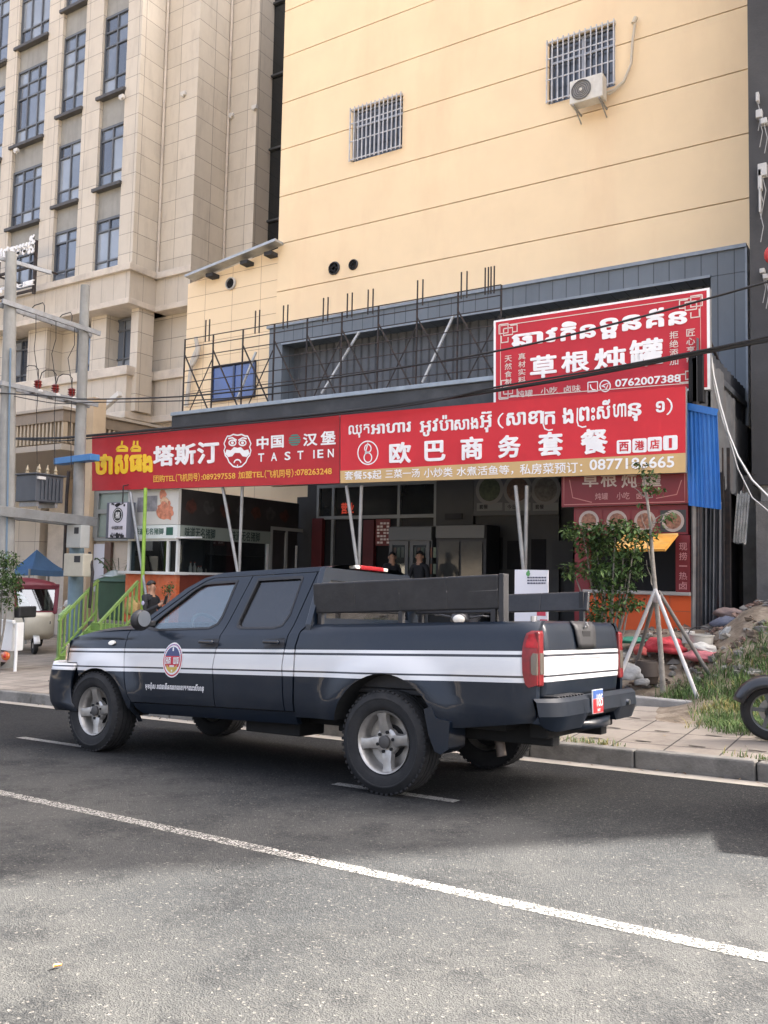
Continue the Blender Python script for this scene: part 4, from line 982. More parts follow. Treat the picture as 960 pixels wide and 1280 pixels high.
# ================================================================== signs
RED1 = M('sign_red_deep', (.46, .024, .03), .5, spec=.3, ns=1.2, amt=.10, bump=.02, bs=1.6, stain=(.33, .022, .026), sscale=1.0, samt=.35)
RED2 = M('sign_red_bright', (.62, .030, .042), .5, spec=.3, ns=1.2, amt=.10, bump=.02, bs=1.6, stain=(.53, .03, .04), sscale=1.0, samt=.3)
RED3 = M('sign_red_upper', (.52, .028, .042), .5, spec=.3, ns=1.2, amt=.10, bump=.02, bs=1.6, stain=(.43, .03, .042), sscale=1.0, samt=.3)
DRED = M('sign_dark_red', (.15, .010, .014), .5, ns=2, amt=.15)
SW = M('sign_white', (.88, .87, .86), .5, ns=4, amt=.05)
SY = M('sign_yellow', (.88, .56, .02), .5, ns=4, amt=.06)
SGOLD = M('sign_gold', (.60, .40, .17), .5, ns=3, amt=.08)
SOR = M('sign_orange_text', (.85, .45, .06), .5)
SGREEN = M('sign_green', (.05, .22, .18), .5)
SCREAM = M('sign_cream', (.72, .62, .55), .5)
BACKM = M('sign_back', (.22, .22, .22), .6, .3)
class Board:
    # flat sign on the plane Y = D; q = pixel corners tl, tr, br, bl
    def __init__(s, name, label, q, D, face, thick=.10, edge=None, cat='sign', group=None):
        s.D = D; s.c = [at(*p, D) for p in q]
        s.t = thing(name, (s.c[2] + s.c[3]) / 2, label, cat, group)
        tl, tr, br, bl = s.c; k = Vector((0, thick, 0)); g = Vector((0, .004, 0))
        mb = MB(); mb.hexa([bl + k, br + k, br, bl, tl + k, tr + k, tr, tl]) if False else None
        mb.add([bl, br, tr, tl, bl + k, br + k, tr + k, tl + k], [(0, 1, 2, 3)]); mb.mat(1); n = len(mb.v) - 8
        mb.add([bl, br, tr, tl, bl + k, br + k, tr + k, tl + k], [(4, 7, 6, 5), (0, 4, 5, 1), (1, 5, 6, 2), (2, 6, 7, 3), (3, 7, 4, 0)])
        s.panel = mb.build('panel', [face, edge or BACKM], s.t); s.n = 0
    def fn(s, lift=.004):
        tl, tr, br, bl = s.c
        def f(u, v):
            a = bl + (br - bl) * u; b = tl + (tr - tl) * u; p = a + (b - a) * v; return Vector((p.x, p.y - lift, p.z))
        return f
    def uv(s, px, py):
        # pixel -> board coordinates (one Newton pass is enough for a near-rectangle)
        p = at(px, py, s.D); tl, tr, br, bl = s.c; u = v = .5
        for _ in range(8):
            q = s.fn(0)(u, v); u += (p.x - q.x) / (((br - bl) * (1 - v) + (tr - tl) * v).x); v += (p.z - q.z) / (((tl - bl) * (1 - u) + (tr - br) * u).z)
        return u, v
    def text(s, items, mat, name='lettering', lift=.005, extr=0):
        # items: (string, bl pixel, tr pixel, bold)
        for it in items:
            mb = MB(); st, a, b = it[:3]; bold = it[3] if len(it) > 3 else .015
            u0, v0 = s.uv(*a); u1, v1 = s.uv(*b); put_text(mb, st, (u0, v0, u1, v1), s.fn(lift), bold)
            o = mb.build(name, mat, s.t)
            if extr: m = o.modifiers.new('thick', 'SOLIDIFY'); m.thickness = extr; m.offset = 0
        return o
    def rect(s, a, b, mat, name, lift=.003):
        u0, v0 = s.uv(*a); u1, v1 = s.uv(*b); f = s.fn(lift); mb = MB(); mb.quad(f(u0, v0), f(u1, v0), f(u1, v1), f(u0, v1)); return mb.build(name, mat, s.t)
    def strokes(s, lines, wd, mat, name, lift=.004):      # lines: lists of pixels; wd in metres
        mb = MB(); f = s.fn(lift)
        def g(x, z): return Vector((x, s.D - lift, z))
        for ln in lines: P = [f(*s.uv(*p)) for p in ln]; put_stroke(mb, [(p.x, p.z) for p in P], wd, g)
        return mb.build(name, mat, s.t)
def lerp_row(chars, x0, y0, x1, y1, w, h, bold=.03):
    # characters spread along a sloping line of baseline pixels
    n = len(chars); out = []
    for i, ch in enumerate(chars):
        t = i / (n - 1) if n > 1 else 0; x = x0 + (x1 - x0) * t; y = y0 + (y1 - y0) * t; out.append((ch, (x, y), (x + w * (1 + .06 * t), y - h * (1 + .12 * t)), bold))
    return out
# ---- left sign
A = Board('shop_sign', 'long deep red shop sign with yellow Khmer and white Chinese lettering', ((115, 546), (424.5, 519), (424.5, 604), (115, 613.5)), 12.7, RED1)
A.text([('ថា', (119, 594), (141, 567), .045), ('ស', (144, 593), (161, 568), .05), ('ធ', (162, 590), (178, 568), .045), ('ង', (178, 591), (191, 567), .05)], SY, 'yellow_lettering', extr=.015)
A.strokes([arc(153, 563, 7, 5, 180, 360, 8) + [(146, 563)], [(152, 557), (153, 551)], arc(170, 563, 6, 5, 180, 360, 8) + [(164, 563)], [(167, 557), (168, 551)], [(172, 557), (172, 551)]], .062, SY, 'yellow_vowel')
A.text([('塔', (192, 583.5), (218, 556), .035), ('斯', (219, 582), (245, 554), .035), ('汀', (247, 580), (274, 551), .035)], SW, 'white_lettering', extr=.02)
A.text([('中', (321, 562), (336, 545), .03), ('国', (339, 560.5), (355, 543.5), .03), ('汉', (379, 558), (397, 541), .03), ('堡', (401, 556.5), (420, 538), .03)], SW, 'white_name')
A.text([(ch, (x, 577.5 - .064 * (x - 323)), (x + 7.5, 566.5 - .064 * (x - 323)), .02) for ch, x in zip('TASTIEN', (323, 339, 356, 372, 389, 397, 410))], SW, 'latin_name')
A.text([('团购TEL', (192, 603), (219, 593), .018), ('（飞机同号）', (220, 602.5), (250, 591), .018), (':089297558', (252, 600), (294.5, 591), .018), ('加盟TEL', (298, 598.5), (330, 588), .018), ('（飞机同号）', (331, 598), (367, 586), .018), (':078263248', (369, 594.5), (415, 585), .018)], SOR, 'orange_lettering')
mb = MB(); f = A.fn(.005); u0, v0 = A.uv(361, 558); u1, v1 = A.uv(376, 542)
def rr(v): return .5 + .5 * math.sqrt(max(0, 1 - (2 * v - 1) ** 2))
for k in range(5):
    a, b = k / 5 + .03, (k + 1) / 5 - .03; pts = []
    for i in range(9): v = a + (b - a) * i / 8; pts.append((.5 + .5 * math.sqrt(max(.05, 1 - (2 * v - 1) ** 2)), v))
    for i in range(8, -1, -1): v = a + (b - a) * i / 8; pts.append((.5 - .5 * math.sqrt(max(.05, 1 - (2 * v - 1) ** 2)), v))
    mb.add([f(u0 + (u1 - u0) * x, v0 + (v1 - v0) * z) for x, z in pts], [tuple(range(len(pts)))])
mb.build('green_roundel', SGREEN, A.t)
# white outline face emblem
cx, cy = 297, 563
def E(pts): return [(cx + x * 1.05, cy + y * 1.05) for x, y in pts]
lines = [E([(0, -18), (5, -19), (9, -17), (12, -17), (14, -13), (16, -8), (14.5, -4), (16, 0), (14.5, 6), (12, 9), (10, 14), (5, 19), (0, 20), (-5, 19), (-10, 14), (-12, 9), (-14.5, 6), (-16, 0), (-14.5, -4), (-16, -8), (-14, -13), (-12, -17), (-9, -17), (-5, -19), (0, -18)]), E(arc(-6, -9, 4.2, 3.2, 0, 360, 14)), E(arc(6, -9, 4.2, 3.2, 0, 360, 14)), E([(-11, -14), (-6, -15), (-1, -12)]), E([(11, -14), (6, -15), (1, -12)]), E(arc(0, 15, 4, 4, 180, 360, 8)), E([(0, 20), (0, 17)])]
A.strokes(lines, .030, SW, 'emblem_outline')
mb = MB(); f = A.fn(.006)
for sgn in (-1, 1):
    pts = E([(0, -3), (sgn * 4, -4), (sgn * 8, 0), (sgn * 13, -1), (sgn * 14.5, 4), (sgn * 11, 8), (sgn * 6, 7), (sgn * 3, 3), (0, 3)]); mb.add([f(*A.uv(*p)) for p in pts], [tuple(range(len(pts)))])
    pts = E(arc(sgn * 6, -9, 1.8, 1.8, 0, 360, 10)[:-1]); mb.add([f(*A.uv(*p)) for p in pts], [tuple(range(len(pts)))])
mb.build('emblem_whiskers', SW, A.t)
# ---- right sign
B = Board('shop_sign', 'bright red shop sign with white lettering over a gold strip', ((425.5, 519), (857, 483), (857, 590.5), (425.5, 604)), 12.69, RED2)
u0, v0 = B.uv(425.5, 604); _, vt = B.uv(426, 588.5); _, vt2 = B.uv(857, 566)
mb = MB(); f = B.fn(.002); mb.quad(f(0, 0), f(1, 0), f(1, vt2), f(0, vt)); mb.build('gold_strip', SGOLD, B.t)
B.text([('欧', (487, 580), (514, 552), .03), ('巴', (531, 577), (557, 550), .03), ('商', (576, 575.5), (604, 545), .03), ('务', (623, 573), (651, 543), .03), ('套', (673, 571), (704, 539), .03), ('餐', (726, 568.5), (760, 535), .03)], SW, 'white_lettering', extr=.02)
B.text([('ឈុត', (436, 548), (462, 530), .02), ('អាហារ', (464, 543), (514, 527), .03), ('អូវ', (525, 546), (548, 523), .02), ('ប៉ា', (549, 539), (567, 518), .025), ('សាង', (568, 538), (598, 521), .03), ('អ៊ុ', (600, 541), (615, 514), .02), ('（', (622, 536), (630, 516), .0), ('សាខា', (633, 532.5), (679, 513), .03), ('ក', (681, 531), (694, 514), .025), ('ង', (703, 530), (717, 509), .03), ('ព', (724, 527), (737, 508), .025), ('ះ', (739, 526), (744, 509), .02), ('សី', (746, 524.5), (763, 499), .025), ('ហា', (766, 522), (783, 504), .03), ('នុ', (785, 527), (802, 503), .025), ('១', (820, 516), (831, 501), .03), ('）', (833, 519), (841, 497), .0)], SW, 'khmer_lettering')
B.strokes([[(679.5, 514), (679, 530), (681, 536), (686, 538), (691, 537)], [(722, 510), (721.5, 526), (723, 532), (728, 534), (733, 533)]], .022, SW, 'khmer_hook')
B.text([('套餐5$起', (431, 600.5), (477, 587.5), .012), ('三菜一汤', (482, 598), (525, 585.5), .012), ('小炒类', (530, 597), (566, 584), .012), ('水煮活鱼等，', (571, 595.5), (642, 581), .012), ('私房菜预订：', (650, 593.5), (728, 577), .012), ('0877186665', (737, 588), (843, 570), .02)], SW, 'strip_lettering')
B.strokes([arc(460, 566, 12.5, 14.5, 0, 360, 36), arc(460, 560.5, 4.0, 5, 0, 360, 20), arc(460, 572, 4.8, 6, 0, 360, 20), [(456.5, 568), (460, 553.5)], ], .022, SW, 'round_logo')
for k, (ch, x, y) in enumerate(zip('西港店1', (771, 790.5, 809.5, 829), (567.5, 566, 564.5, 563))):
    mb = MB(); a = B.uv(x, y); b = B.uv(x + 18, y - 18 - k * .4); f = B.fn(.0035); r = .12; du, dv = b[0] - a[0], b[1] - a[1]
    pts = []
    for (qx, qy, s0) in ((1 - r, 1 - r, 0), (r, 1 - r, 90), (r, r, 180), (1 - r, r, 270)): pts += [(qx + r * math.cos(math.radians(s0 + 30 * i)), qy + r * math.sin(math.radians(s0 + 30 * i))) for i in range(4)]
    mb.add([f(a[0] + du * x_, a[1] + dv * y_) for x_, y_ in pts], [tuple(range(16))]); mb.build('white_square', SW, B.t)
B.text([(ch, (x + (3 if ch != '1' else 7.2), y - 3), (x + (15 if ch != '1' else 11), y - 15.5), .025 if ch != '1' else .004) for ch, x, y in zip('西港店1', (771, 790.5, 809.5, 829), (567.5, 566, 564.5, 563))], RED2, 'red_lettering', .006)
# ---- upper sign
C = Board('shop_sign', 'red sign with white border on the awning, partly behind the sign below', ((617, 401), (887, 359.5), (888, 486.5), (617, 506)), 13.1, SW, .12)
def ins(k):
    f = C.fn(.002); return f(k * .55, k), f(1 - k * .55, k), f(1 - k * .55, 1 - k), f(k * .55, 1 - k)
mb = MB(); mb.quad(*ins(.022)); mb.build('red_field', RED3, C.t)
mb = MB(); g = lambda x, z: Vector((x, C.D - .008, z))
def frame_line(k, wd):
    P = [C.fn(.008)(*q) for q in ((k * .5, k), (1 - k * .5, k), (1 - k * .5, 1 - k), (k * .5, 1 - k), (k * .5, k))]; put_stroke(mb, [(p.x, p.z) for p in P], wd, g)
frame_line(.075, .014)
for (u, v, su, sv) in ((.03, .06, 1, 1), (.97, .06, -1, 1), (.97, .94, -1, -1), (.03, .94, 1, -1)):
    W, H = .013, .030
    for sh in ([(0, 0), (4, 0), (4, 4), (0, 4), (0, 0)], [(2, 2), (6, 2), (6, 5), (2, 5), (2, 2)], [(1, 5), (1, 8), (4, 8), (4, 6)], [(5, 1), (8, 1), (8, 4), (6, 4)]):
        P = [C.fn(.009)(u + su * a * W * .9, v + sv * b * H * .9) for a, b in sh]; put_stroke(mb, [(p.x, p.z) for p in P], .022, g)
mb.build('border_ornament', SCREAM, C.t)
C.text([('草', (663, 474), (696, 442), .03), ('根', (702, 467), (737, 437), .03), ('炖', (743, 464), (783, 432), .03), ('罐', (787, 460), (829, 421), .03)], SW, 'white_lettering', extr=.02)
C.text([('ឆាវ', (640, 434), (697, 409), .035), ('កិន', (701, 427), (745, 397), .035), ('ទួន', (750, 425), (802, 392), .035), ('គ័ន', (808, 411), (859, 380), .035)], SW, 'khmer_lettering', extr=.015)
C.text([(ch, (631, 453 + 9.6 * i), (640, 444 + 9.6 * i), .012) for i, ch in enumerate('天然食材')] + [(ch, (648, 450 + 9.8 * i), (657, 441 + 9.8 * i), .012) for i, ch in enumerate('真材实料')] + [(ch, (837, 424 + 11 * i), (848, 413.5 + 11 * i), .012) for i, ch in enumerate('拒绝添加')] + [(ch, (858, 421 + 11 * i), (869, 410.5 + 11 * i), .012) for i, ch in enumerate('匠心烹制')] + [('炖罐', (646, 497), (666, 487), .01), ('小吃', (676, 494), (697, 483), .01), ('卤味', (705, 491.5), (726, 480.5), .01)], SCREAM, 'small_lettering')
C.text([('0762007388', (769, 484), (851, 467.5), .025)], SW, 'phone_number')
C.strokes([[(735, 478), (747, 477), (747, 489), (735, 490), (735, 478)], arc(756.5, 482.5, 6.5, 7, 0, 360, 20), [(752, 482.5), (761, 478.5), (757.5, 487), (756, 483.5), (752, 482.5)], [(738, 480.5), (738.5, 484), (741, 487), (744.5, 487.5)]], .018, SW, 'contact_icon')
# frame behind the upper sign
mb = MB(); a, b = C.c[3], C.c[2]
for t_ in (.06, .35, .65, .94): x = a.x + (b.x - a.x) * t_; mb.box((x - .03, 13.22, 4.3), (x + .03, 13.245, C.c[0].z - .05)); mb.bar((x, 13.24, C.c[0].z - .3), (x, 15.5, azt), .04)
mb.build('sign_post', DKSTEEL, C.t)
# supports behind the two long signs
mb = MB()
for z in (3.45, 4.25): mb.box((-15.6, 12.81, z), (-8.99, 12.86, z + .05))
mb.build('rear_rail', DKSTEEL, A.t)
mb = MB()
for z in (3.45, 4.25): mb.box((-8.95, 12.81, z), (-2.95, 12.86, z + .05))
for x in (-8.5, -6.5, -4.5): mb.box((x, 12.86, 4.2), (x + .05, 13.29, 4.26))
mb.build('rear_rail', DKSTEEL, B.t)

# ---- slanted support poles
POLE = M('support_pole_grey', (.34, .34, .33), .5, .4, ns=5, amt=.2, stain=(.16, .13, .11), sscale=4, samt=.4)
LIME = M('lime_paint', (.30, .50, .07), .5, ns=5, amt=.15, stain=(.18, .28, .08), sscale=4)
FLOOR = .5
def pole(a, b, mat, label, D=12.78, r=.032, cont=True):
    p, q = at(*a, D), at(*b, D)
    if cont: q = p + (q - p) * ((p.z - FLOOR) / (p.z - q.z))
    mb = MB(); mb.tube([p, q], r, 10); o = mb.build('support_pole', mat, None, smooth=50)
    return tag(o, label, 'pole', 'poles propping up the shop signs')
for i, (x0, x1, xb_, yb_) in enumerate(((278, 303, 298, 714), (433, 452, 447.5, 706), (644.5, 658.5, 655.5, 712))):
    nm = ('left end of the truck cab', 'rear end of the truck cab', 'white notice board')[i]
    pole((x0, 607), (xb_ - 1, yb_), POLE, 'slanting grey pole of the pair seen above the ' + nm, 12.80)
    pole((x1, 607), (xb_ + 1, yb_), POLE, 'upright grey pole of the pair seen above the ' + nm, 12.88)
pole((163, 615), (178, 714), STEEL, 'slanting grey pole beside the lime green post', 12.6)
pole((182, 610), (177.5, 750), LIME, 'lime green upright post beside the left kiosk', 12.6, .038)
# ================================================================== terrace and the shops under the signs
TERR = tiles('terrace_tiles', (.16, .15, .14), .6, .6, (.10, .09, .08), .01, .2, .6, axis='XY', tilevar=.1)
mb = MB(); mb.box((-15.2, 12.34, -1.2), (-2.80, 17.45, FLOOR)); mb.build('terrace', [TERR]).update_tag()
bpy.data.objects['terrace']['kind'] = 'structure'
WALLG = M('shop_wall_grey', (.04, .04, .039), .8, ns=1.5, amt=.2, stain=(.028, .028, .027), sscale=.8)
FRG = M('alloy_frame_dark', (.16, .165, .17), .5, .3)
FRW = M('alloy_frame_pale', (.22, .23, .22), .5, .2)
DGL = M('shop_glass_dark', (.018, .021, .022), .08, 0, .6, ns=1.0, amt=.4)
GL = glass('shop_glass', (.55, .60, .60), .22)
REDW = M('red_column_paint', (.085, .008, .009), .6, ns=2, amt=.2)
WY = 16.9
def R2(mb, a, b, y, t=.04):            # box on plane Y=y from pixel corner a (left top) to b (right bottom)
    p = at(*a, y); q = at(*b, y); zt_ = (p.z); zb_ = q.z; mb.box((p.x, y, zb_), (q.x, y + t, zt_)); return p.x, zb_, q.x, zt_
# ---- restaurant front
rs = thing('restaurant_front', (-8, WY, FLOOR), 'dim restaurant front under the signs with dark windows, grey pier and red columns', 'shop front')
mb = MB(); x0, x1 = -13.0, -2.8
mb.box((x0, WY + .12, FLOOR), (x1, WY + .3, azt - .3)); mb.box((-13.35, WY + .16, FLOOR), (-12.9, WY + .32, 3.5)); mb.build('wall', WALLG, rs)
# dark upper windows, two panes wide, left of the pier
f = MB(); L_, R_ = at(395, 620, WY).x, at(545, 620, WY).x; z0, z1 = at(470, 648, WY).z, at(470, 603, WY).z
for x in (L_, at(414, 620, WY).x, at(496, 620, WY).x, R_ - .07): f.box((x, WY + .03, FLOOR + .01), (x + .07, WY + .12, z1))
for z in (z0, z1 - .08): f.box((L_, WY + .028, z), (R_, WY + .118, z + .08))
wf = f.build('window', FRW, rs); p = MB(); p.box((L_, WY + .09, z0), (R_, WY + .11, z1)); p.build('pane', DGL, wf)
p = MB(); p.box((L_, WY + .1, FLOOR), (at(484, 620, WY).x, WY + .115, z0)); p.build('dark_opening', BLACK, rs)
g = MB(); put_text(g, '营业', (at(424, 640, WY).x, at(424, 642, WY).z, at(440, 630, WY).x, at(430, 628, WY).z), lambda u, v: Vector((u, WY + .08, v)), .02); g.build('neon_lettering', M('neon_red', (.5, .03, .02), .4, emit=((1, .12, .05), .04)), wf)
for a, b in (((391, 648), (402, 712)), ((455, 650), (467, 712))):
    q = MB(); P = at(*a, WY - .02); Q = at(*b, WY - .02); q.box((P.x, WY - .05, FLOOR), (Q.x, WY + .08, P.z)); q.build('red_column', REDW, rs, bevel=.01)
q = MB(); P = at(547, 602, WY); Q = at(592, 700, WY); q.box((P.x, WY - .05, FLOOR), (Q.x, WY + .12, azt - .31)); q.build('pier', M('pier_grey', (.07, .07, .068), .8, ns=2, amt=.1, stain=(.08, .08, .078)), rs)
q = MB(); R2(q, (556, 642), (577, 649), WY - .09, .04); q.build('name_plate', DARK, rs)
q = MB(); P = at(594, 641, WY); Q = at(698, 712, WY); q.box((P.x, WY + .02, FLOOR), (Q.x, WY + .119, P.z)); q.build('serving_wall', M('serving_wall', (.034, .034, .032), .6, ns=2, amt=.15), rs)
q = MB()
for a, b in (((603, 672), (628, 712)), ((634, 676), (650, 712)), ((664, 674), (682, 712))): R2(q, a, b, WY - .0, .018)
q.build('hatch', BLACK, rs)
q = MB(); R2(q, (690, 676), (716, 712), WY - .3, .25); q.build('counter_box', WALLG, rs)
# menu board of three dishes above the serving wall
q = MB(); P = at(592, 606, WY); Q = at(699, 643, WY); q.box((P.x, WY - .04, Q.z), (Q.x, WY + .02, P.z + .5)); mbd = q.build('menu_board', M('menu_dark', (.07, .075, .075), .5), rs)
DISH = [M('dish_greens', (.05, .065, .03), .6, ns=14, amt=.6), M('dish_sauce', (.09, .05, .03), .6, ns=14, amt=.6), M('dish_pale', (.11, .10, .08), .6, ns=14, amt=.5)]
for i in range(3):
    cx_ = 612 + 35 * i; c_ = at(cx_, 612, WY - .05); q = MB(); q.mat(0); q.disc(c_, .33, Matrix.Rotation(PI / 2, 3, 'X'), 28); q.mat(1); q.disc(c_ + Vector((0, -.004, 0)), .25, Matrix.Rotation(PI / 2, 3, 'X'), 24); q.build('dish_picture', [M('dish_plate', (.17, .16, .15), .5), DISH[i]], mbd)
    q = MB(); q.box((at(cx_ - 16, 630, WY).x, WY - .046, at(0, 641, WY).z), (at(cx_ + 16, 630, WY).x, WY - .042, at(0, 629, WY).z)) if False else R2(q, (cx_ - 16, 629), (cx_ + 16, 638), WY - .047, .005); q.build('caption_strip', M('caption_pale', (.16, .165, .16), .6), mbd)
    q = MB(); a_ = at(cx_ - 13, 636.5, WY - .05); b_ = at(cx_ - 2, 630.5, WY - .05); put_text(q, ('套餐', '今日', '套餐')[i], (a_.x, a_.z, b_.x, b_.z), lambda u, v: Vector((u, WY - .052, v)), .01); q.build('lettering', BLACK, mbd)
# red paper menu
pm = thing('paper_menu', at(478, 665, WY - .06), 'red and white paper menu on the wall beside the glass fridge', 'menu')
q = MB(); R2(q, (470, 649), (487, 682), WY - .07, .02); q.build('sheet', M('menu_red', (.16, .03, .025), .6), pm)
q = MB()
for r in range(7):
    for c in range(4):
        if (r * 3 + c) % 5: R2(q, (471.3 + 4 * c, 653 + 4 * r), (474.3 + 4 * c, 655.4 + 4 * r), WY - .074, .003)
q.build('print', SCREAM, pm)
# glass-door fridge
fg = thing('drinks_fridge', at(511, 735, 16.3), 'tall double glass door drinks fridge behind the standing figures', 'fridge')
a = at(486, 658, 16.2); b = at(538, 735, 16.2)
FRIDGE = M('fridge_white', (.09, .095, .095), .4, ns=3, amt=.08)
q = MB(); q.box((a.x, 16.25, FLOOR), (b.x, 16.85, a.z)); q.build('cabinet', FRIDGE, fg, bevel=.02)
q = MB(); q.box((a.x, 16.2, a.z - .30), (b.x, 16.25, a.z - .02)); q.build('header', M('fridge_header', (.10, .11, .115), .4), fg)
xm = (a.x + b.x) / 2
for xa, xb in ((a.x + .03, xm - .02), (xm + .02, b.x - .03)):
    q = MB(); q.poly([[(xa, FLOOR + .1), (xb, FLOOR + .1), (xb, a.z - .33), (xa, a.z - .33)], [(xa + .08, FLOOR + .18), (xb - .08, FLOOR + .18), (xb - .08, a.z - .41), (xa + .08, a.z - .41)]], lambda x, z: Vector((x, 16.18, z)), 0, lambda x, z: Vector((x, 16.24, z))); d = q.build('door', FRIDGE, fg, fix=True)
    q = MB(); q.box((xa + .08, 16.21, FLOOR + .18), (xb - .08, 16.23, a.z - .41)); q.build('pane', GL, d)
    q = MB(); q.box((xb - .06, 16.15, 1.2), (xb - .03, 16.18, 1.6)); q.build('handle', DARK, d)
q = MB(); q.box((a.x + .08, 16.235, FLOOR + .15), (b.x - .08, 16.249, a.z - .40)); q.build('interior', M('fridge_inside', (.05, .055, .055), .6), fg)
q = MB()
for z in (.95, 1.3, 1.65, 2.0):
    for i in range(11): q.mat(i % 3); q.box((a.x + .12 + i * .1, 16.222, z), (a.x + .19 + i * .1, 16.234, z + .22))
q.build('drinks', [M('drink_a', (.20, .08, .05), .4), M('drink_b', (.12, .16, .10), .4), M('drink_c', (.25, .24, .2), .4)], fg)
# display cabinet
dc = thing('display_cabinet', at(574, 735, 16.2), 'dark display cabinet with two lit glass panes and a pale sign band', 'cabinet')
a = at(544, 656, 16.1); b = at(606, 734, 16.1)
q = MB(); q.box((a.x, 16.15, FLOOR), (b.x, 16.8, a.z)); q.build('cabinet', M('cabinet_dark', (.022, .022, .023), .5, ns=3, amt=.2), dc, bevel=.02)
q = MB(); q.box((a.x + .02, 16.09, a.z - .28), (b.x - .02, 16.15, a.z - .02)); h_ = q.build('sign_band', M('band_pale', (.15, .15, .14), .5), dc)
xm = (a.x + b.x) / 2
for xa, xb in ((a.x + .08, xm - .03), (xm + .03, b.x - .08)):
    q = MB(); q.box((xa, 16.12, 1.42), (xb, 16.15, a.z - .36)); q.build('pane', M('cabinet_pane', (.06, .06, .055), .1, ns=2, amt=.4, coat=.3), dc)
q = MB(); q.box((a.x - .1, 15.75, 1.22), (b.x + .1, 16.15, 1.30)); q.box((a.x, 15.9, FLOOR), (b.x, 16.14, 1.22)); q.build('counter', WALLG, dc)
# ---- left kiosk
kX = -13.16; kY0, kY1 = 12.86, 16.88
ko = thing('food_kiosk', (kX, kY0, FLOOR), 'corner food kiosk with orange counter, white framed hatch and long dark side', 'kiosk')
def KF(px, py): return at(px, py, kY0)
def KS(px, py): return atX(px, py, kX)
KW = M('kiosk_white', (.66, .66, .63), .5, ns=3, amt=.08)
KDARK = M('kiosk_dark_board', (.03, .027, .026), .5, ns=2, amt=.4)
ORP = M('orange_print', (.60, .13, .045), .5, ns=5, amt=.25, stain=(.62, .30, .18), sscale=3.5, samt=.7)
xl = KF(160, 650).x; zc = KF(220, 715).z; zh0, zh1 = KF(220, 673).z, KF(220, 656).z; ztp = KF(220, 600).z + .25
mb = MB(); mb.box((xl, kY0, FLOOR), (kX, kY0 + .10, zc - .06)); mb.build('orange_counter', ORP, ko)
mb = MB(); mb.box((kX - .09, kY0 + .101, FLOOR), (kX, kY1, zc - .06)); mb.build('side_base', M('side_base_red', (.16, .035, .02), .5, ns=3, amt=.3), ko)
mb = MB(); mb.box((xl - .12, kY0 - .12, zc - .06), (kX + .06, kY0 + .3, zc)); mb.box((kX - .3, kY0 + .301, zc - .055), (kX + .055, 14.6, zc - .003)); mb.build('counter_top', KW, ko, bevel=.008)
mb = MB()
for x in (xl, (KF(207, 690)).x, kX - .06): mb.box((x, kY0 + .02, zc), (x + .06, kY0 + .08, zh0))
mb.box((xl, kY0 + .021, zh0 - .05), (kX, kY0 + .079, zh0 - .001))
for px in (336, 392): q_ = KS(px, 690); mb.box((kX - .06, min(q_.y, kY1) - .06, FLOOR), (kX, min(q_.y, kY1), zh0 - .002))
kf = mb.build('hatch_frame', KW, ko)
mb = MB(); mb.quad((xl, kY0 + .05, zc), (kX, kY0 + .05, zc), (kX, kY0 + .05, zh0), (xl, kY0 + .05, zh0)); mb.quad((kX - .03, kY0 + .1, zc), (kX - .03, KS(336, 690).y - .06, zc), (kX - .03, KS(336, 690).y - .06, zh0), (kX - .03, kY0 + .1, zh0)); mb.build('pane', GL, kf)
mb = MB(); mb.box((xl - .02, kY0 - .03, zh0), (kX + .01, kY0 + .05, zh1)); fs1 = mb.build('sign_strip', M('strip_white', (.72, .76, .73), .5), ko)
mb = MB(); a_ = KF(170, 668.5); b_ = KF(206, 660); put_text(mb, '味道无名猪脚', (a_.x, a_.z, b_.x, b_.z), lambda u, v: Vector((u, kY0 - .034, v)), .015); a_ = KF(209, 669); b_ = KF(218, 659); mb.quad(*[(x, kY0 - .034, z) for x, z in ((a_.x, a_.z), (b_.x, a_.z), (b_.x, b_.z), (a_.x, b_.z))]); mb.build('lettering', M('strip_green', (.02, .10, .07), .5), fs1)
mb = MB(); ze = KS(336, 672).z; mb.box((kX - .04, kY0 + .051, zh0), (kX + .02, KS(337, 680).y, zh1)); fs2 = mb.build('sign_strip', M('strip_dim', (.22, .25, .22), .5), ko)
mb = MB()
for px0, px1 in ((230, 268), (288, 324)):
    a_ = KS(px0, 664); b_ = KS(px1, 664); put_text(mb, '味道无名猪脚', (a_.y, (zh0 + zh1) / 2 - .11, b_.y, (zh0 + zh1) / 2 + .11), lambda u, v: Vector((kX + .026, u, v)), .015, (1, 0, 0))
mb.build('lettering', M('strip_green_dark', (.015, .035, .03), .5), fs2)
mb = MB(); mb.box((xl, kY0 - .02, zh1 + .01), (kX, kY0 + .06, ztp)); ps = mb.build('poster', M('poster_white', (.62, .60, .55), .5, ns=2, amt=.08), ko)
FOOD = M('food_picture', (.58, .22, .13), .5, ns=9, amt=.5); FOODG = M('food_grey', (.26, .25, .26), .5, ns=7, amt=.4)
rr_ = random.Random(14)
for dx, dz, r_ in ((-.05, -.05, .20), (.10, -.08, .17), (-.02, .14, .13), (-.08, .30, .11), (.08, .10, .09)):
    mb = MB(); c_ = KF(207, 636) + Vector((dx, -.0235 - r_ * .01, dz)); pts = [c_ + Vector((r_ * rr_.uniform(.75, 1.15) * math.cos(k * PI / 9), 0, r_ * rr_.uniform(.75, 1.15) * math.sin(k * PI / 9))) for k in range(18)]; mb.add(pts, [tuple(range(18))]); mb.build('food_picture', FOOD if r_ != .13 else M('food_pale', (.62, .40, .26), .5, ns=11, amt=.5), ps)
mb = MB()
for a_, b_ in (((172, 622), (181, 640)), ((184, 620), (196, 639))): R2(mb, a_, b_, kY0 - .025, .004)
mb.build('small_picture', FOODG, ps)
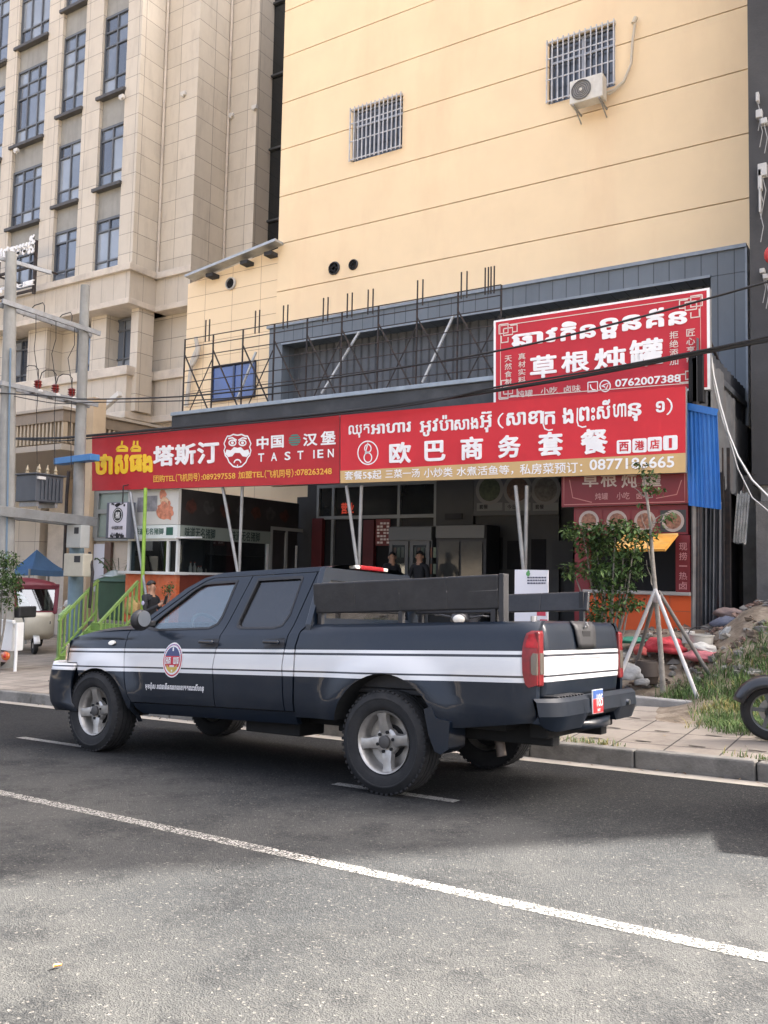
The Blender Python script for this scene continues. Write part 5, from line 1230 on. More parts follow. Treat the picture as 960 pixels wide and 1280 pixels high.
mb = MB(); mb.box((kX - .06, kY0 + .061, zh1 + .01), (kX + .01, kY1, 3.32)); sb = mb.build('side_board', KDARK, ko)
mb = MB(); rr_ = random.Random(4)
for i in range(7):
    y = 13.2 + i * .52; pts = [(y + .20 * rr_.uniform(.7, 1) * math.cos(k * PI / 7), 2.98 + .17 * rr_.uniform(.6, 1.1) * math.sin(k * PI / 7)) for k in range(14)]; mb.mat(i % 2); mb.add([(kX + .014, u, v) for u, v in pts], [tuple(range(14))])
mb.build('dish_print', [M('dish_dim_red', (.07, .025, .018), .5, ns=8, amt=.6), M('dish_dim_grey', (.05, .048, .045), .5, ns=8, amt=.6)], sb)
mb = MB(); mb.box((xl, kY0 + .9, FLOOR), (kX - .1, kY0 + .95, 3.3)); mb.box((xl, kY0 + .1, zh0 + .05), (kX - .1, kY0 + .9, zh0 + .1)); mb.box((xl, kY0 + .06, FLOOR), (xl + .05, kY0 + .9, 3.3)); mb.build('inside_wall', DARK, ko)
mb = MB(); mb.box((kX - .9, kY0 + 1.2, FLOOR), (kX - .85, kY1, 3.3)); mb.box((kX - .85, kY0 + .96, 1.98), (kX - .05, KS(336, 690).y, 2.01)); mb.build('inside_shelf', DARK, ko)
mb = MB(); y0_ = KS(337, 680).y; mb.box((kX - .05, y0_, FLOOR), (kX - .02, kY1, 2.95)); dw = mb.build('side_door_wall', KDARK, ko)
mb = MB()
for px in (337, 356, 383): q_ = KS(px, 690).y; mb.box((kX - .02, q_, FLOOR), (kX + .02, q_ + .08, 2.62))
mb.box((kX - .02, KS(337, 690).y, 2.62), (kX + .02, KS(383, 690).y + .08, 2.7)); mb.build('door_frame', M('door_frame_dim', (.30, .30, .28), .5), dw)
mb = MB(); mb.tube([atX(219, 672, kX + .1), atX(252, 672, kX + .1)], .022, 8); mb.build('tube_lamp', M('tube_lamp', (.85, .86, .85), .3), ko)
for px in (238, 243, 248, 251, 256):
    p_ = atX(px, 712, kX - .15); b_ = thing('sauce_bottle', (p_.x, p_.y, zc - .003), 'small sauce bottle standing behind the dark side pane of the left kiosk', 'bottle', 'bottles on the kiosk ledge')
    mb = MB(); h_ = .20 if px < 245 else .12; mb.lathe([(.0, 0), (.035, 0), (.035, h_ * .6), (.015, h_ * .8), (.015, h_)], Matrix.Translation((p_.x, p_.y, zc - .003)), 10); mb.build('bottle_body', M('bottle_pale', (.40, .38, .34), .3), b_, smooth=50)
    mb = MB(); mb.lathe([(.018, h_), (.018, h_ + .025), (0, h_ + .025)], Matrix.Translation((p_.x, p_.y, zc - .003)), 8); mb.build('cap', M('cap_red', (.3, .05, .03), .5), b_)
# ---- shop window and pilaster left of the kiosk
sw = thing('side_shop_window', (-17, 14.6, -.3), 'pale shop wall with grey green window panes and white door left of the kiosk', 'shop front')
SY_ = 14.6
mb = MB(); a_ = at(104, 600, SY_); b_ = at(117, 600, SY_); mb.box((a_.x, SY_ - .1, -.6), (b_.x, SY_ + .3, 6)); mb.build('pilaster', M('pilaster_tan', (.50, .38, .25), .7, ns=2, amt=.12), sw)
c_ = at(163, 600, SY_); mb = MB(); mb.box((b_.x, SY_ + .15, -.6), (c_.x + 1.2, SY_ + .3, 4.4)); mb.build('wall', M('side_wall_cream', (.50, .43, .34), .8, ns=2, amt=.12, stain=(.36, .31, .25)), sw)
for a0, b0, g_ in (((119, 613), (160, 636), 0), ((119, 641), (160, 671), 0)):
    mb = MB(); R2(mb, a0, b0, SY_ + .10, .04); mb.build('pane', M('green_grey_glass', (.24, .29, .25), .15, ns=1, amt=.2, coat=.3), sw)
mb = MB()
for y_ in (611, 637, 672): R2(mb, (117, y_), (163, y_ + 4), SY_ + .04, .1)
R2(mb, (117, 600), (121, 672), SY_ + .039, .102); mb.build('frame', FRW, sw)
mb = MB(); R2(mb, (117.5, 680), (130, 740), SY_ + .08, .06); mb.build('white_door', M('door_pale', (.55, .56, .60), .4), sw)
mb = MB(); R2(mb, (131, 678), (136, 742), SY_ + .06, .08); mb.build('door_post', M('door_brown', (.12, .07, .05), .6), sw)
# hanging light-box sign
hb = thing('hanging_light_box', at(148, 650, 12.55), 'small white hanging sign box with dark ornaments and a round badge', 'sign')
a_ = at(137.5, 628, 12.5); b_ = at(158, 673, 12.5)
mb = MB(); mb.box((a_.x - .10, 12.5, b_.z), (b_.x, 12.72, a_.z)); bx = mb.build('case', M('case_grey', (.12, .13, .16), .5), hb, bevel=.01)
mb = MB(); mb.box((a_.x, 12.488, b_.z + .02), (b_.x - .02, 12.499, a_.z - .02)); fc = mb.build('face', M('face_lilac', (.62, .60, .66), .4), hb)
cxx = (a_.x + b_.x) / 2; up_ = a_.z - .28
INK = M('ink_black', (.02, .02, .025), .5)
mb = MB(); mb.disc((cxx, 12.485, up_), .16, Matrix.Rotation(PI / 2, 3, 'X'), 26); mb.build('badge', INK, fc)
mb = MB(); fz = lambda u, v: Vector((u, 12.482, v)); put_stroke(mb, arc(cxx, up_, .13, .13, 0, 360, 24), .012, fz); put_text(mb, '猪', (cxx - .07, up_ - .07, cxx + .07, up_ + .07), fz, .01); mb.build('badge_print', SW, fc)
mb = MB(); put_text(mb, '中国料理', (cxx - .17, up_ - .31, cxx + .17, up_ - .23), fz, .01); put_text(mb, '营业', (cxx - .18, up_ - .47, cxx - .06, up_ - .37), fz, .0); put_text(mb, '外卖', (cxx + .06, up_ - .47, cxx + .18, up_ - .37), fz, .0); mb.disc((cxx, 12.484, up_ - .42), .05, Matrix.Rotation(PI / 2, 3, 'X'), 16)
rr_ = random.Random(8)
for sx in (-1, 1):
    for sz, zz in ((1, a_.z - .05), (-1, b_.z + .05)):
        for k in range(5): r_ = rr_.uniform(.02, .045); mb.disc((cxx + sx * (.19 - .05 * k), 12.4845 - .0002 * k, zz + sz * rr_.uniform(-.03, .02)), r_, Matrix.Rotation(PI / 2, 3, 'X'), 10)
mb.build('ornament', INK, fc)
mb = MB(); mb.tube([(cxx, 12.6, a_.z), (cxx, 12.6, 3.40), (cxx + .1, 12.85, 3.48)], .015, 6); mb.build('hanger', DKSTEEL, hb)
# ---- right food stall
ks = thing('stew_stall', (-3.9, 13, FLOOR), 'small stall at the right with orange tiled counter, dark hatch and red boards', 'stall')
KY = 12.95
OT = tiles('orange_tiles', (.62, .095, .02), .34, .34, (.30, .10, .05), .008, .10, .35, tilevar=.12)
a_ = at(734, 741, KY); b_ = at(866, 785, KY); kx0, kx1 = a_.x, b_.x; kzc = a_.z
mb = MB(); mb.box((kx0, KY, -.2), (kx1, KY + .9, kzc)); mb.build('orange_counter', OT, ks)
mb = MB(); mb.box((kx0 - .05, KY - .08, kzc), (kx1 - .02, KY + .95, kzc + .05)); mb.build('counter_top', M('counter_steel', (.40, .38, .35), .4, .4), ks, bevel=.008)
mb = MB(); mb.box((kx0 - .3, KY + .7, FLOOR), (kx1, KY + 3.5, 3.4)); mb.build('dark_interior', BLACK, ks)
a_ = at(718, 634, KY); b_ = at(860, 668, KY)
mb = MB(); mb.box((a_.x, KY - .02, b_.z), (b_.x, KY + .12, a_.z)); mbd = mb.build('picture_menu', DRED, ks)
for i in range(4):
    x0_ = 721 + 35 * i; mb = MB(); p_ = at(x0_, 638, KY); q_ = at(x0_ + 32, 665, KY); mb.mat(0); mb.box((p_.x, KY - .028, q_.z), (q_.x, KY - .021, p_.z)); cc = (p_ + q_) / 2; mb.mat(1); mb.disc((cc.x, KY - .032, cc.z), .16, Matrix.Rotation(PI / 2, 3, 'X'), 22); mb.mat(2); mb.disc((cc.x, KY - .034, cc.z), .12, Matrix.Rotation(PI / 2, 3, 'X'), 12)
    mb.build('dish_picture', [(M('menu_maroon', (.16, .02, .02), .5), M('menu_black', (.03, .03, .03), .5))[i == 3], M('bowl_rim', (.36, .30, .26), .5), M('stew', (.22, .10, .06), .6, ns=25, amt=.7)], mbd)
a_ = at(845, 669, KY); b_ = at(863, 742, KY)
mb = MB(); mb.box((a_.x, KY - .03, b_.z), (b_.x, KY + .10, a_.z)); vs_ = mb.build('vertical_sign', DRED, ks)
mb = MB()
for i, ch in enumerate('现捞一热卤'):
    p_ = at(849, 688 + 12.2 * i, KY - .03); q_ = at(859, 678.5 + 12.2 * i, KY - .03)
    if ch == '一': mb.quad(*[(x, KY - .036, z) for x, z in ((p_.x, p_.z + .05), (q_.x, p_.z + .05), (q_.x, p_.z + .065), (p_.x, p_.z + .065))])
    else: put_text(mb, ch, (p_.x, p_.z, q_.x, q_.z), lambda u, v: Vector((u, KY - .036, v)), .01)
mb.build('lettering', M('lettering_rose', (.50, .22, .22), .5), vs_)
a_ = at(718, 669, KY); mb = MB(); mb.box((a_.x, KY + .02, kzc - .6), (at(736, 700, KY).x, KY + .12, a_.z)); mb.build('side_board', DRED, ks)
tl = at(778, 671, KY - .05); tr = at(848, 669, KY - .05); bl = at(764, 690, KY - .75); br = at(832, 689, KY - .75)
mb = MB(); n_ = Vector((0, -.02, .03)); mb.hexa([bl, br, tr, tl, bl + n_, br + n_, tr + n_, tl + n_]); fl_ = mb.build('awning_flap', M('flap_print', (.78, .36, .06), .5, ns=5, amt=.3, stain=(.75, .62, .30), sscale=4, samt=.8), ks)
mb = MB(); fq = lambda u, v: bl.lerp(br, u).lerp(tl.lerp(tr, u), v) + Vector((0, -.006, -.012)); put_text(mb, '草根炖罐', (.28, .25, .9, .8), fq, .02, (0, -.5, -1)); mb.build('lettering', M('flap_red', (.5, .10, .03), .5), fl_)
# lower dark red sign of the stall
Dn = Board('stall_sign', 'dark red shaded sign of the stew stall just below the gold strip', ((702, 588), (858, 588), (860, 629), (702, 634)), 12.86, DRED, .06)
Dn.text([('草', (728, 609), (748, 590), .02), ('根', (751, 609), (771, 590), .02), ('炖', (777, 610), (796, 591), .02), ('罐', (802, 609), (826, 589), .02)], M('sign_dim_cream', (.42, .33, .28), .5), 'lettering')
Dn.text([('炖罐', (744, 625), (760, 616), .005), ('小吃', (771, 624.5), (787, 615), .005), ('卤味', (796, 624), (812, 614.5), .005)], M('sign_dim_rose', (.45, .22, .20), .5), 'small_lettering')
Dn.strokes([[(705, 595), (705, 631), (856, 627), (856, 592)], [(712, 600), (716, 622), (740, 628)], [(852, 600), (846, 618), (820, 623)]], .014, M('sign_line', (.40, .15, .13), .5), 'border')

# ---- metal side wall, blue sheet, corrugated sheets, concrete wall
def corr(mb, o, ux, uz, wd, ht, n=14, amp=.018, jag=0.0, rnd=random):
    # corrugated sheet: o lower left, ux along, uz up, bulges along their cross product
    nn = ux.cross(uz).normalized(); k = n * 4; vs = []
    for j in (0, 1):
        for i in range(k + 1):
            t = i / k; e = (rnd.uniform(-jag, jag) if jag else 0)
            vs.append(o + ux * (wd * t) + uz * (ht * j + e) + nn * (amp * math.sin(2 * PI * n * t)))
    mb.add(vs, [(i, i + 1, i + k + 2, i + k + 1) for i in range(k)])
WX = -2.77
sdw = thing('side_cladding', (WX, 15, 2.5), 'weathered dark corrugated side wall running back beside the stall', 'wall')
CORR = M('corrugated_weathered', (.15, .155, .16), .6, .3, ns=3, amt=.3, stain=(.16, .13, .11), sscale=1.5, samt=.6, stretch=(4, 4, .5))
CORRD = M('corrugated_dark', (.085, .09, .10), .55, .3, ns=3, amt=.3)
mb = MB(); z0_, z1_ = atX(893, 590, WX).z, atX(893, 446, WX).z
def yy(px): return atX(px, 600, WX).y
rr_ = random.Random(2)
for (pa, pb, za, zb2, mt) in ((889, 906, 3.35, 4.98, 0), (906, 920, 3.1, 4.72, 0), (920, 935, 2.95, 4.45, 0)):
    mb.mat(mt); corr(mb, Vector((WX, yy(pa), za)), Vector((0, 1, 0)), Vector((0, 0, 1)), yy(pb) - yy(pa), zb2 - za, 5, .02, .03, rr_)
mb.mat(1)
corr(mb, Vector((WX - .06, 12.98, 3.3)), Vector((0, 1, 0)), Vector((0, 0, 1)), 4.2, 1.9, 14, .02)
mb.build('corrugated_sheet', [CORR, CORRD], sdw)
mb = MB()
for y_ in (13.0, 14.2, 15.4, 16.6): mb.box((WX - .12, y_, -.3), (WX - .05, y_ + .08, 4.9))
for z in (3.25, 2.3, 4.85): mb.box((WX - .13, 13.0, z), (WX - .04, 17.2, z + .05))
mb.build('steel_post', DKSTEEL, sdw)
bs = thing('blue_sheet', at(880, 570, 12.9), 'bright blue corrugated metal sheet hanging at the corner beside the red sign', 'metal sheet')
BLU = M('blue_sheet_paint', (.018, .14, .46), .45, ns=2, amt=.15, stain=(.05, .20, .48), sscale=2, samt=.5, stretch=(5, 5, .5))
a_, b_, c_, d_ = at(861, 632, 12.9), at(902, 637, 12.85), at(858, 508, 12.9), at(897, 516, 12.85)
mb = MB(); k_ = 44
vs = []
for j in range(5):
    for i in range(k_ + 1):
        t_ = i / k_; p_ = a_.lerp(b_, t_).lerp(c_.lerp(d_, t_), j / 4); w_ = abs(((t_ * 7) % 1) - .5) * 2; vs.append(p_ + Vector((0, -.02 * min(1, max(0, (w_ - .3) * 4)), 0)))
mb.add(vs, [(j * (k_ + 1) + i, j * (k_ + 1) + i + 1, (j + 1) * (k_ + 1) + i + 1, (j + 1) * (k_ + 1) + i) for j in range(4) for i in range(k_)])
mb.build('sheet', BLU, bs)
mb = MB(); mb.bar(c_ + Vector((0, -.03, 0)), d_ + Vector((0, -.03, 0)), .03, .10); mb.build('top_fold', BLU, bs)
mb = MB(); mb.box((-2.95, 13.0, 4.25), (WX + .02, 13.2, 4.95)); mb.build('dark_soffit', BLACK, sdw)
# upright offcuts leaning at the stall corner
cs = thing('scrap_sheets', at(880, 720, 13), 'dark corrugated offcuts and planks standing upright under the blue sheet', 'scrap metal')
mb = MB()
for (pa, pb, D_, mt) in ((863, 872, 12.95, 0), (871, 884, 13.1, 1), (880, 893, 13.25, 1), (884, 903, 13.6, 1)):
    p_ = at(pa, 780, D_); q_ = at(pb, 780, D_); t_ = at(pa, 628, D_); mb.mat(mt); corr(mb, Vector((p_.x, D_, .3)), Vector((1, .08, 0)).normalized(), Vector((rr_.uniform(-.02, .02), 0, 1)), q_.x - p_.x, t_.z - .3, 3 if mt else 1, .02)
mb.build('sheet', [M('plank_grey', (.16, .15, .14), .8, ns=4, amt=.3), CORRD], cs)
mb = MB()
for px, D_ in ((874, 13.0), (903, 14.5), (911, 14.8)): p_ = at(px, 780, D_); t_ = at(px, 560, D_); mb.bar((p_.x, D_, .2), (p_.x, D_, t_.z), .07)
mb.build('post', DKSTEEL, cs)
gs = thing('galvanised_sheet', at(925, 635, 14.2), 'shiny galvanised corrugated sheet hanging askew on the concrete wall', 'metal sheet')
mb = MB(); p_ = at(916, 678, 14.6); q_ = at(933, 680, 14.6); t_ = at(921, 615, 14.6); corr(mb, p_, (q_ - p_).normalized(), (t_ - p_).normalized(), (q_ - p_).length, (t_ - p_).length, 5, .022, .03, rr_)
mb.build('sheet', M('galvanised', (.62, .64, .66), .25, 1.0, ns=5, amt=.2), gs)
mb = MB(); mb.tube([t_ + Vector((.05, 0, -.05)), t_ + Vector((.1, .5, .35)), t_ + Vector((.15, 1.2, .4))], .008, 5); mb.build('tie_wire', DKSTEEL, gs)
cw = thing('concrete_wall', (-2, 17, 0), 'rough stained grey concrete wall at the end of the gap on the right', 'wall')
mb = MB(); mb.box((-2.765, 16.2, -.8), (-2.0, 16.5, 3.5)); mb.build('wall', CONC, cw)
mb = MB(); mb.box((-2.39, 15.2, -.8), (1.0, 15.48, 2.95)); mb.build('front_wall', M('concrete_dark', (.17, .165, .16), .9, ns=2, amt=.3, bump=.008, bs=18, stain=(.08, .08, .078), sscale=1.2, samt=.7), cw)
# loose white cables down the corner
cb = MB(); cb.tube([at(*q, 13.4) for q in ((888, 440), (892, 470), (900, 505), (910, 540), (922, 570), (940, 600), (962, 622))], .018, 6); o_ = cb.build('white_cable', M('cable_white', (.62, .62, .60), .5), smooth=60); tag(o_, 'thicker pale cable sagging from the upper sign corner towards the right edge', 'cable')
cb = MB(); cb.tube([at(*q, 13.5) for q in ((886, 445), (893, 485), (903, 525), (912, 550), (922, 585), (940, 622), (962, 640))], .012, 6); o_ = cb.build('white_cable', M('cable_grey', (.50, .50, .49), .5), smooth=60); tag(o_, 'thinner grey cable hanging below the thicker pale one at the right corner', 'cable')
# ================================================================== street poles, transformer, wires
PC = M('pole_concrete', (.27, .27, .255), .85, ns=3, amt=.2, bump=.004, bs=30, stain=(.16, .16, .15), sscale=1.4, samt=.6, stretch=(3, 3, .4))
GALV = M('galvanised_arm', (.30, .31, .32), .5, .5, ns=6, amt=.2, stain=(.18, .14, .11), sscale=5)
WIREM = M('black_cable', (.012, .012, .013), .6)
pA0, pA1 = at(14, 316, 10.55), at(7.5, 640, 10.55); pB0, pB1 = at(106.5, 357, 12.2), at(97.5, 640, 12.2)
def utility(a, b, label, r0, r1):
    d = (b - a) / (b.z - a.z); zg = gz(b.x, b.y) - .2; e = a + d * (zg - a.z); L = a.z - zg
    t = thing('utility_pole', e, label, 'utility pole', 'concrete utility poles')
    mb = MB(); n = 10; mb.tube([a.lerp(e, i / n) for i in range(n + 1)], [r0 + (r1 - r0) * i / n for i in range(n + 1)], 20); mb.build('shaft', PC, t, smooth=50)
    return t, a, e
utA, a0, aE = utility(pA0, pA1, 'thick grey concrete utility pole at the left picture edge', .105, .205)
utB, b0, bE = utility(pB0, pB1, 'slimmer concrete utility pole carrying meter boxes, nearer the red sign', .094, .150)
def onA(py): t = (py - 316) / (640 - 316); return pA0.lerp(pA1, t)
def onB(py): t = (py - 357) / (640 - 357); return pB0.lerp(pB1, t)
mb = MB(); q = [onA(440 + 30 * i) + Vector((.16, -.08, 0)) for i in range(10)]; mb.tube(q, .02, 8); mb.build('blue_pipe', M('blue_grey_pipe', (.12, .18, .24), .5), utA, smooth=60)
mb = MB(); mb.tube([onB(668) + Vector((0, 0, 0)), bE], [.150, .165], 20); mb.build('blue_wrap', M('faded_blue_paint', (.17, .25, .30), .6, ns=4, amt=.2), utB, smooth=60)
ARM = []
for ya, yb, w_, h_, lab in ((384, 414, .07, .10, 'upper steel crossarm bridging the two concrete poles'), (485, 505, .09, .09, 'middle steel crossarm with three dark red insulators on it')):
    t = thing('crossarm', onA(ya), lab, 'crossarm')
    pa, pb = onA(ya), onB(yb); d = (pb - pa).normalized()
    for off in (-.14, .14):
        mb = MB(); o_ = Vector((off, 0, 0)); mb.bar(pa - d * .25 + o_, pb + d * .3 + o_, .05, h_); mb.build('steel_bar', GALV, t)
    ARM.append((t, pa, pb))
mb = MB(); pa = onA(322); mb.bar(pa + Vector((-.3, -.15, .02)), at(64, 341, 11.5), .06, .08); tp_ = mb.build('crossarm', GALV); tag(tp_, 'short steel arm slanting off the top of the left concrete pole', 'crossarm')
t, pa, pb = ARM[1]
RI = M('insulator_red', (.20, .018, .014), .3, ns=6, amt=.2, coat=.3); PORC = M('porcelain', (.55, .55, .54), .3)
for k, f in enumerate((.36, .60, .83)):
    p = pa.lerp(pb, f) + Vector((.05, 0, .05)); ins_ = thing('insulator', p, 'dark red insulator on the middle crossarm, %s' % ('closest to the left pole', 'between the other two', 'closest to the right pole')[k], 'insulator', 'red insulators on the crossarm')
    mb = MB(); mb.lathe([(.05, 0), (.05, .05), (.085, .06), (.06, .09), (.09, .11), (.06, .14), (.085, .17), (.05, .20), (.0, .21)], Matrix.Translation(p), 16); mb.build('body', RI, ins_, smooth=40)
    mb = MB(); mb.box(p + Vector((-.16, -.06, -.06)), p + Vector((.12, .06, .0))); mb.build('clamp', PORC, ins_, bevel=.015)
    mb = MB(); mb.tube([p + Vector((0, 0, .2)), p + Vector((.0, 0, .42)), p + Vector((-.06, -.04, .50)), p + Vector((-.22, -.08, .52)), p + Vector((-.34, -.1, .47)), p + Vector((-.38, -.12, .30))], .010, 6); mb.build('jumper_wire', WIREM, ins_, smooth=60)
tA, ua, ub = ARM[0]
for k, f in enumerate((.35, .62, .88)):
    p = ua.lerp(ub, f); q = pa.lerp(pb, (.36, .60, .83)[k]); w_ = MB()
    w_.tube([p + Vector((0, -.03, .08)), p + Vector((.06, -.05, -.4)), q + Vector((-.02, -.08, .9)), q + Vector((.14, -.05, .2)), q + Vector((.12, -.05, -.4)), Vector((q.x + .15, q.y, 3.75))], .008, 5); o_ = w_.build('drop_wire', WIREM, smooth=60); tag(o_, 'thin drop wire running down from the upper crossarm at its %s' % ('left third', 'middle', 'right end')[k], 'wire', 'drop wires between the crossarms')
for k, f in enumerate((.42, .80)):
    p = ua.lerp(ub, f); mb = MB(); mb.tube([p + Vector((-.5, -.1, .05)), p + Vector((-.2, -.05, .26)), p + Vector((0, 0, .30)), p + Vector((.06, 0, .22)), p + Vector((.06, 0, .02))], .010, 6); o_ = mb.build('jumper_wire', WIREM, smooth=60); tag(o_, 'curved jumper wire arching over the upper crossarm, %s of the two' % ('left', 'right')[k], 'wire', 'jumper wires on the upper crossarm')
# beams and transformer
bm_ = thing('transformer_beam', onA(640), 'heavy steel beam pair between the poles carrying the grey transformer', 'beam')
ba, bb_ = onA(641), onB(651); d = (bb_ - ba).normalized()
for off in (-.26, .26):
    mb = MB(); o_ = Vector((off, 0, 0)); mb.bar(ba - d * .35 + o_, bb_ + d * .25 + o_, .10, .20); mb.build('beam', M('beam_grey', (.24, .25, .25), .55, .4, ns=4, amt=.2, stain=(.15, .13, .11), sscale=3), bm_, bevel=.008)
TX = M('transformer_paint', (.075, .085, .10), .5, .1, ns=4, amt=.15)
y0_, y1_ = 11.05, 11.72; x1 = at(45, 600, 11.05).x; x0 = at(20, 600, 11.05).x; zt_ = at(45, 592.5, 11.05).z; zb_ = at(45, 626, 11.05).z
tr_ = thing('transformer', ((x0 + x1) / 2, 11.38, zb_ - .02), 'dark grey box transformer sitting on the beam between two poles', 'transformer')
mb = MB(); mb.box((x0, y0_, zb_), (x1, y1_, zt_)); tk = mb.build('tank', TX, tr_, bevel=.015)
for i in range(6):
    y = y0_ + .11 + i * .09; mb = MB(); mb.box((x1 - .002, y, zb_ + .05), (x1 + .035, y + .03, zt_ - .06)); mb.build('cooling_fin', TX, tk)
mb = MB(); mb.box((x0 - .04, y0_ - .04, zt_), (x1 + .04, y1_ + .04, zt_ + .03)); mb.build('lid', TX, tr_, bevel=.008)
mb = MB(); mb.box((x1 - .01, y0_ + .02, zt_ - .1), (x1 + .045, y0_ + .2, zt_ - .04)); mb.build('plate', PORC, tk)
for x, y in ((x0 + .15, 11.2), (x0 + .15, 11.45), (x1 - .12, 11.2), (x1 - .12, 11.4), (x1 - .12, 11.6)):
    mb = MB(); mb.lathe([(.03, 0), (.045, .04), (.025, .06), (.04, .1), (.02, .13), (.012, .2), (0, .2)], Matrix.Translation((x, y, zt_ + .03)), 12); mb.build('bushing', M('bushing_tan', (.36, .30, .20), .4), tr_, smooth=40)
for y in (11.15, 11.6):
    mb = MB(); mb.box((x0 + .05, y - .03, zb_ - .10), (x1 - .05, y + .03, zb_ + .001)); mb.build('foot', GALV, tr_)
bp_ = MB(); p_, q_ = at(67, 576.5, 12.02), at(113, 570.8, 12.02); bp_.hexa([p_ + Vector(v) for v in ((0, 0, -.07), )] + [q_ + Vector((0, 0, -.07)), q_ + Vector((0, .25, -.07)), p_ + Vector((0, .25, -.07)), p_ + Vector((0, 0, .07)), q_ + Vector((0, 0, .07)), q_ + Vector((0, .25, .07)), p_ + Vector((0, .25, .07))]); o_ = bp_.build('blue_channel', M('blue_channel_paint', (.05, .19, .44), .5, ns=4, amt=.15), bevel=.01); tag(o_, 'bright blue steel channel fixed across the right utility pole', 'steel channel')
for (pa_, pb_, col, lab, D_) in (((89.5, 657), (106, 685), (.40, .41, .39), 'small grey meter box with a dark window on the right pole', 12.03), ((86, 692), (109, 721), (.48, .45, .36), 'larger beige cabinet low on the right pole', 12.0)):
    p, q = at(*pa_, D_), at(*pb_, D_); b = thing('meter_box', (p + q) / 2, lab, 'meter box')
    mb = MB(); mb.box((p.x, D_ - .12, q.z), (q.x, D_ + .12, p.z)); mb.build('case', M('meter_case', col, .5, ns=4, amt=.1), b, bevel=.015)
    mb = MB(); mb.box((p.x + .55 * (q.x - p.x), D_ - .128, q.z + (p.z - q.z) * .62), (p.x + .85 * (q.x - p.x), D_ - .119, q.z + (p.z - q.z) * .9)); mb.build('window', DARK, b)
mb = MB(); mb.tube([onB(590) + Vector((-.22, -.1, 0)), onB(620) + Vector((-.26, -.1, 0)), onB(700) + Vector((-.24, -.12, -.2))], .035, 8); mb.tube([at(112, 690, 12.1), at(116, 715, 12.1), at(112, 760, 12.1)], .03, 8); o_ = mb.build('cable_conduit', DKSTEEL, smooth=60); tag(o_, 'dark bundled cable conduit dropping beside the right utility pole', 'conduit')
def wire(px, D, r, label, name='cable', mat=WIREM):
    P = [at(x, y, D) for x, y in px]; out = []
    for i in range(len(P) - 1):
        for k in range(6):
            t = k / 6; a = P[max(i - 1, 0)]; b = P[i]; c = P[i + 1]; d = P[min(i + 2, len(P) - 1)]
            out.append(.5 * ((2 * b) + (c - a) * t + (2 * a - 5 * b + 4 * c - d) * t * t + (3 * b - a - 3 * c + d) * t ** 3))
    out.append(P[-1]); mb = MB(); mb.tube(out, r, 6); o = mb.build(name, mat, smooth=60); return tag(o, label, 'cable', 'overhead cables crossing the street front')
wire([(-40, 489), (60, 495), (112, 499), (250, 494), (420, 472), (620, 439), (790, 399), (1010, 338)], 10.4, .014, 'thin black overhead cable climbing across the upper red sign to the right')
wire([(-40, 548), (60, 548), (118, 544), (270, 530), (425, 515), (528, 502), (620, 488), (750, 466), (887, 439), (1010, 416)], 12.5, .030, 'thick black cable bundle lying along the tops of the long red signs')
wire([(-40, 545), (60, 551), (118, 547.5), (270, 533), (425, 518), (528, 504), (620, 484), (750, 462), (887, 436), (1010, 410)], 12.45, .016, 'slim cable twisted just beside the thick black bundle on the signs')
wire([(-40, 483), (60, 503), (112, 503), (250, 500), (380, 488), (470, 478)], 10.6, .010, 'faint thin wire just below the highest cable at the left')
# ---- slatted entrance canopy of the tower
cn = thing('entrance_canopy', (-21, 16, 4.4), 'brown slatted box canopy over the tower entrance behind the poles', 'canopy')
CBR = M('canopy_bronze', (.24, .19, .14), .5, .2, ns=3, amt=.15); CSL = M('canopy_slat', (.42, .34, .24), .5, .1)
cxr = at(78, 540, 14).x; z0_, z1_, z2_, z3_ = (at(78, y, 14).z for y in (562, 552, 526, 512)); CB = 19.9
mb = MB(); mb.box((-30, 14, z2_), (cxr, CB, z3_)); mb.box((-29.9, 14.15, z1_ - .05), (cxr - .12, CB, z2_ + .02)); mb.build('fascia', CBR, cn, bevel=.01)
mb = MB(); mb.box((-30, 13.96, z0_), (cxr + .03, CB - .01, z1_ - .051)); mb.box((-30, 13.93, z3_), (cxr + .07, CB - .01, z3_ + .08)); mb.build('lower_trim', M('canopy_trim', (.36, .31, .25), .5), cn, bevel=.01)
mb = MB(); n = 64
for i in range(n): x = cxr - .10 - i * .155; mb.box((x, 14.04, z1_), (x + .07, 14.14, z2_))
for i in range(38): y = 14.1 + i * .152; mb.box((cxr - .11, y, z1_), (cxr - .02, y + .07, z2_))
mb.build('slats', CSL, cn)
for a_, b_ in (((150, 492), (120, 518)), ((122, 497), (80, 516))):
    mb = MB(); mb.bar(at(*a_, 18.5), at(*b_, 18.5), .16 if a_[0] > 140 else .07); mb.build('brace', FIX, cn)
# tower ground storey pieces seen between the poles
gs_ = thing('entrance_columns', (-20, 19, -.4), 'beige stone columns and pale panels of the tower entrance behind the transformer', 'columns')
for pa_, pb_, D_, mt in (((22, 600), (45, 760), 18.3, STONE), ((63, 600), (78, 760), 18.5, TRIMST), ((78, 600), (100, 770), 19.0, DARK), ((46, 600), (62, 770), 19.3, SPAN)):
    p, q = at(*pa_, D_), at(*pb_, D_); mb = MB(); mb.box((p.x, D_, -1), (q.x, D_ + .7, z1_)); mb.build('column', mt, gs_)
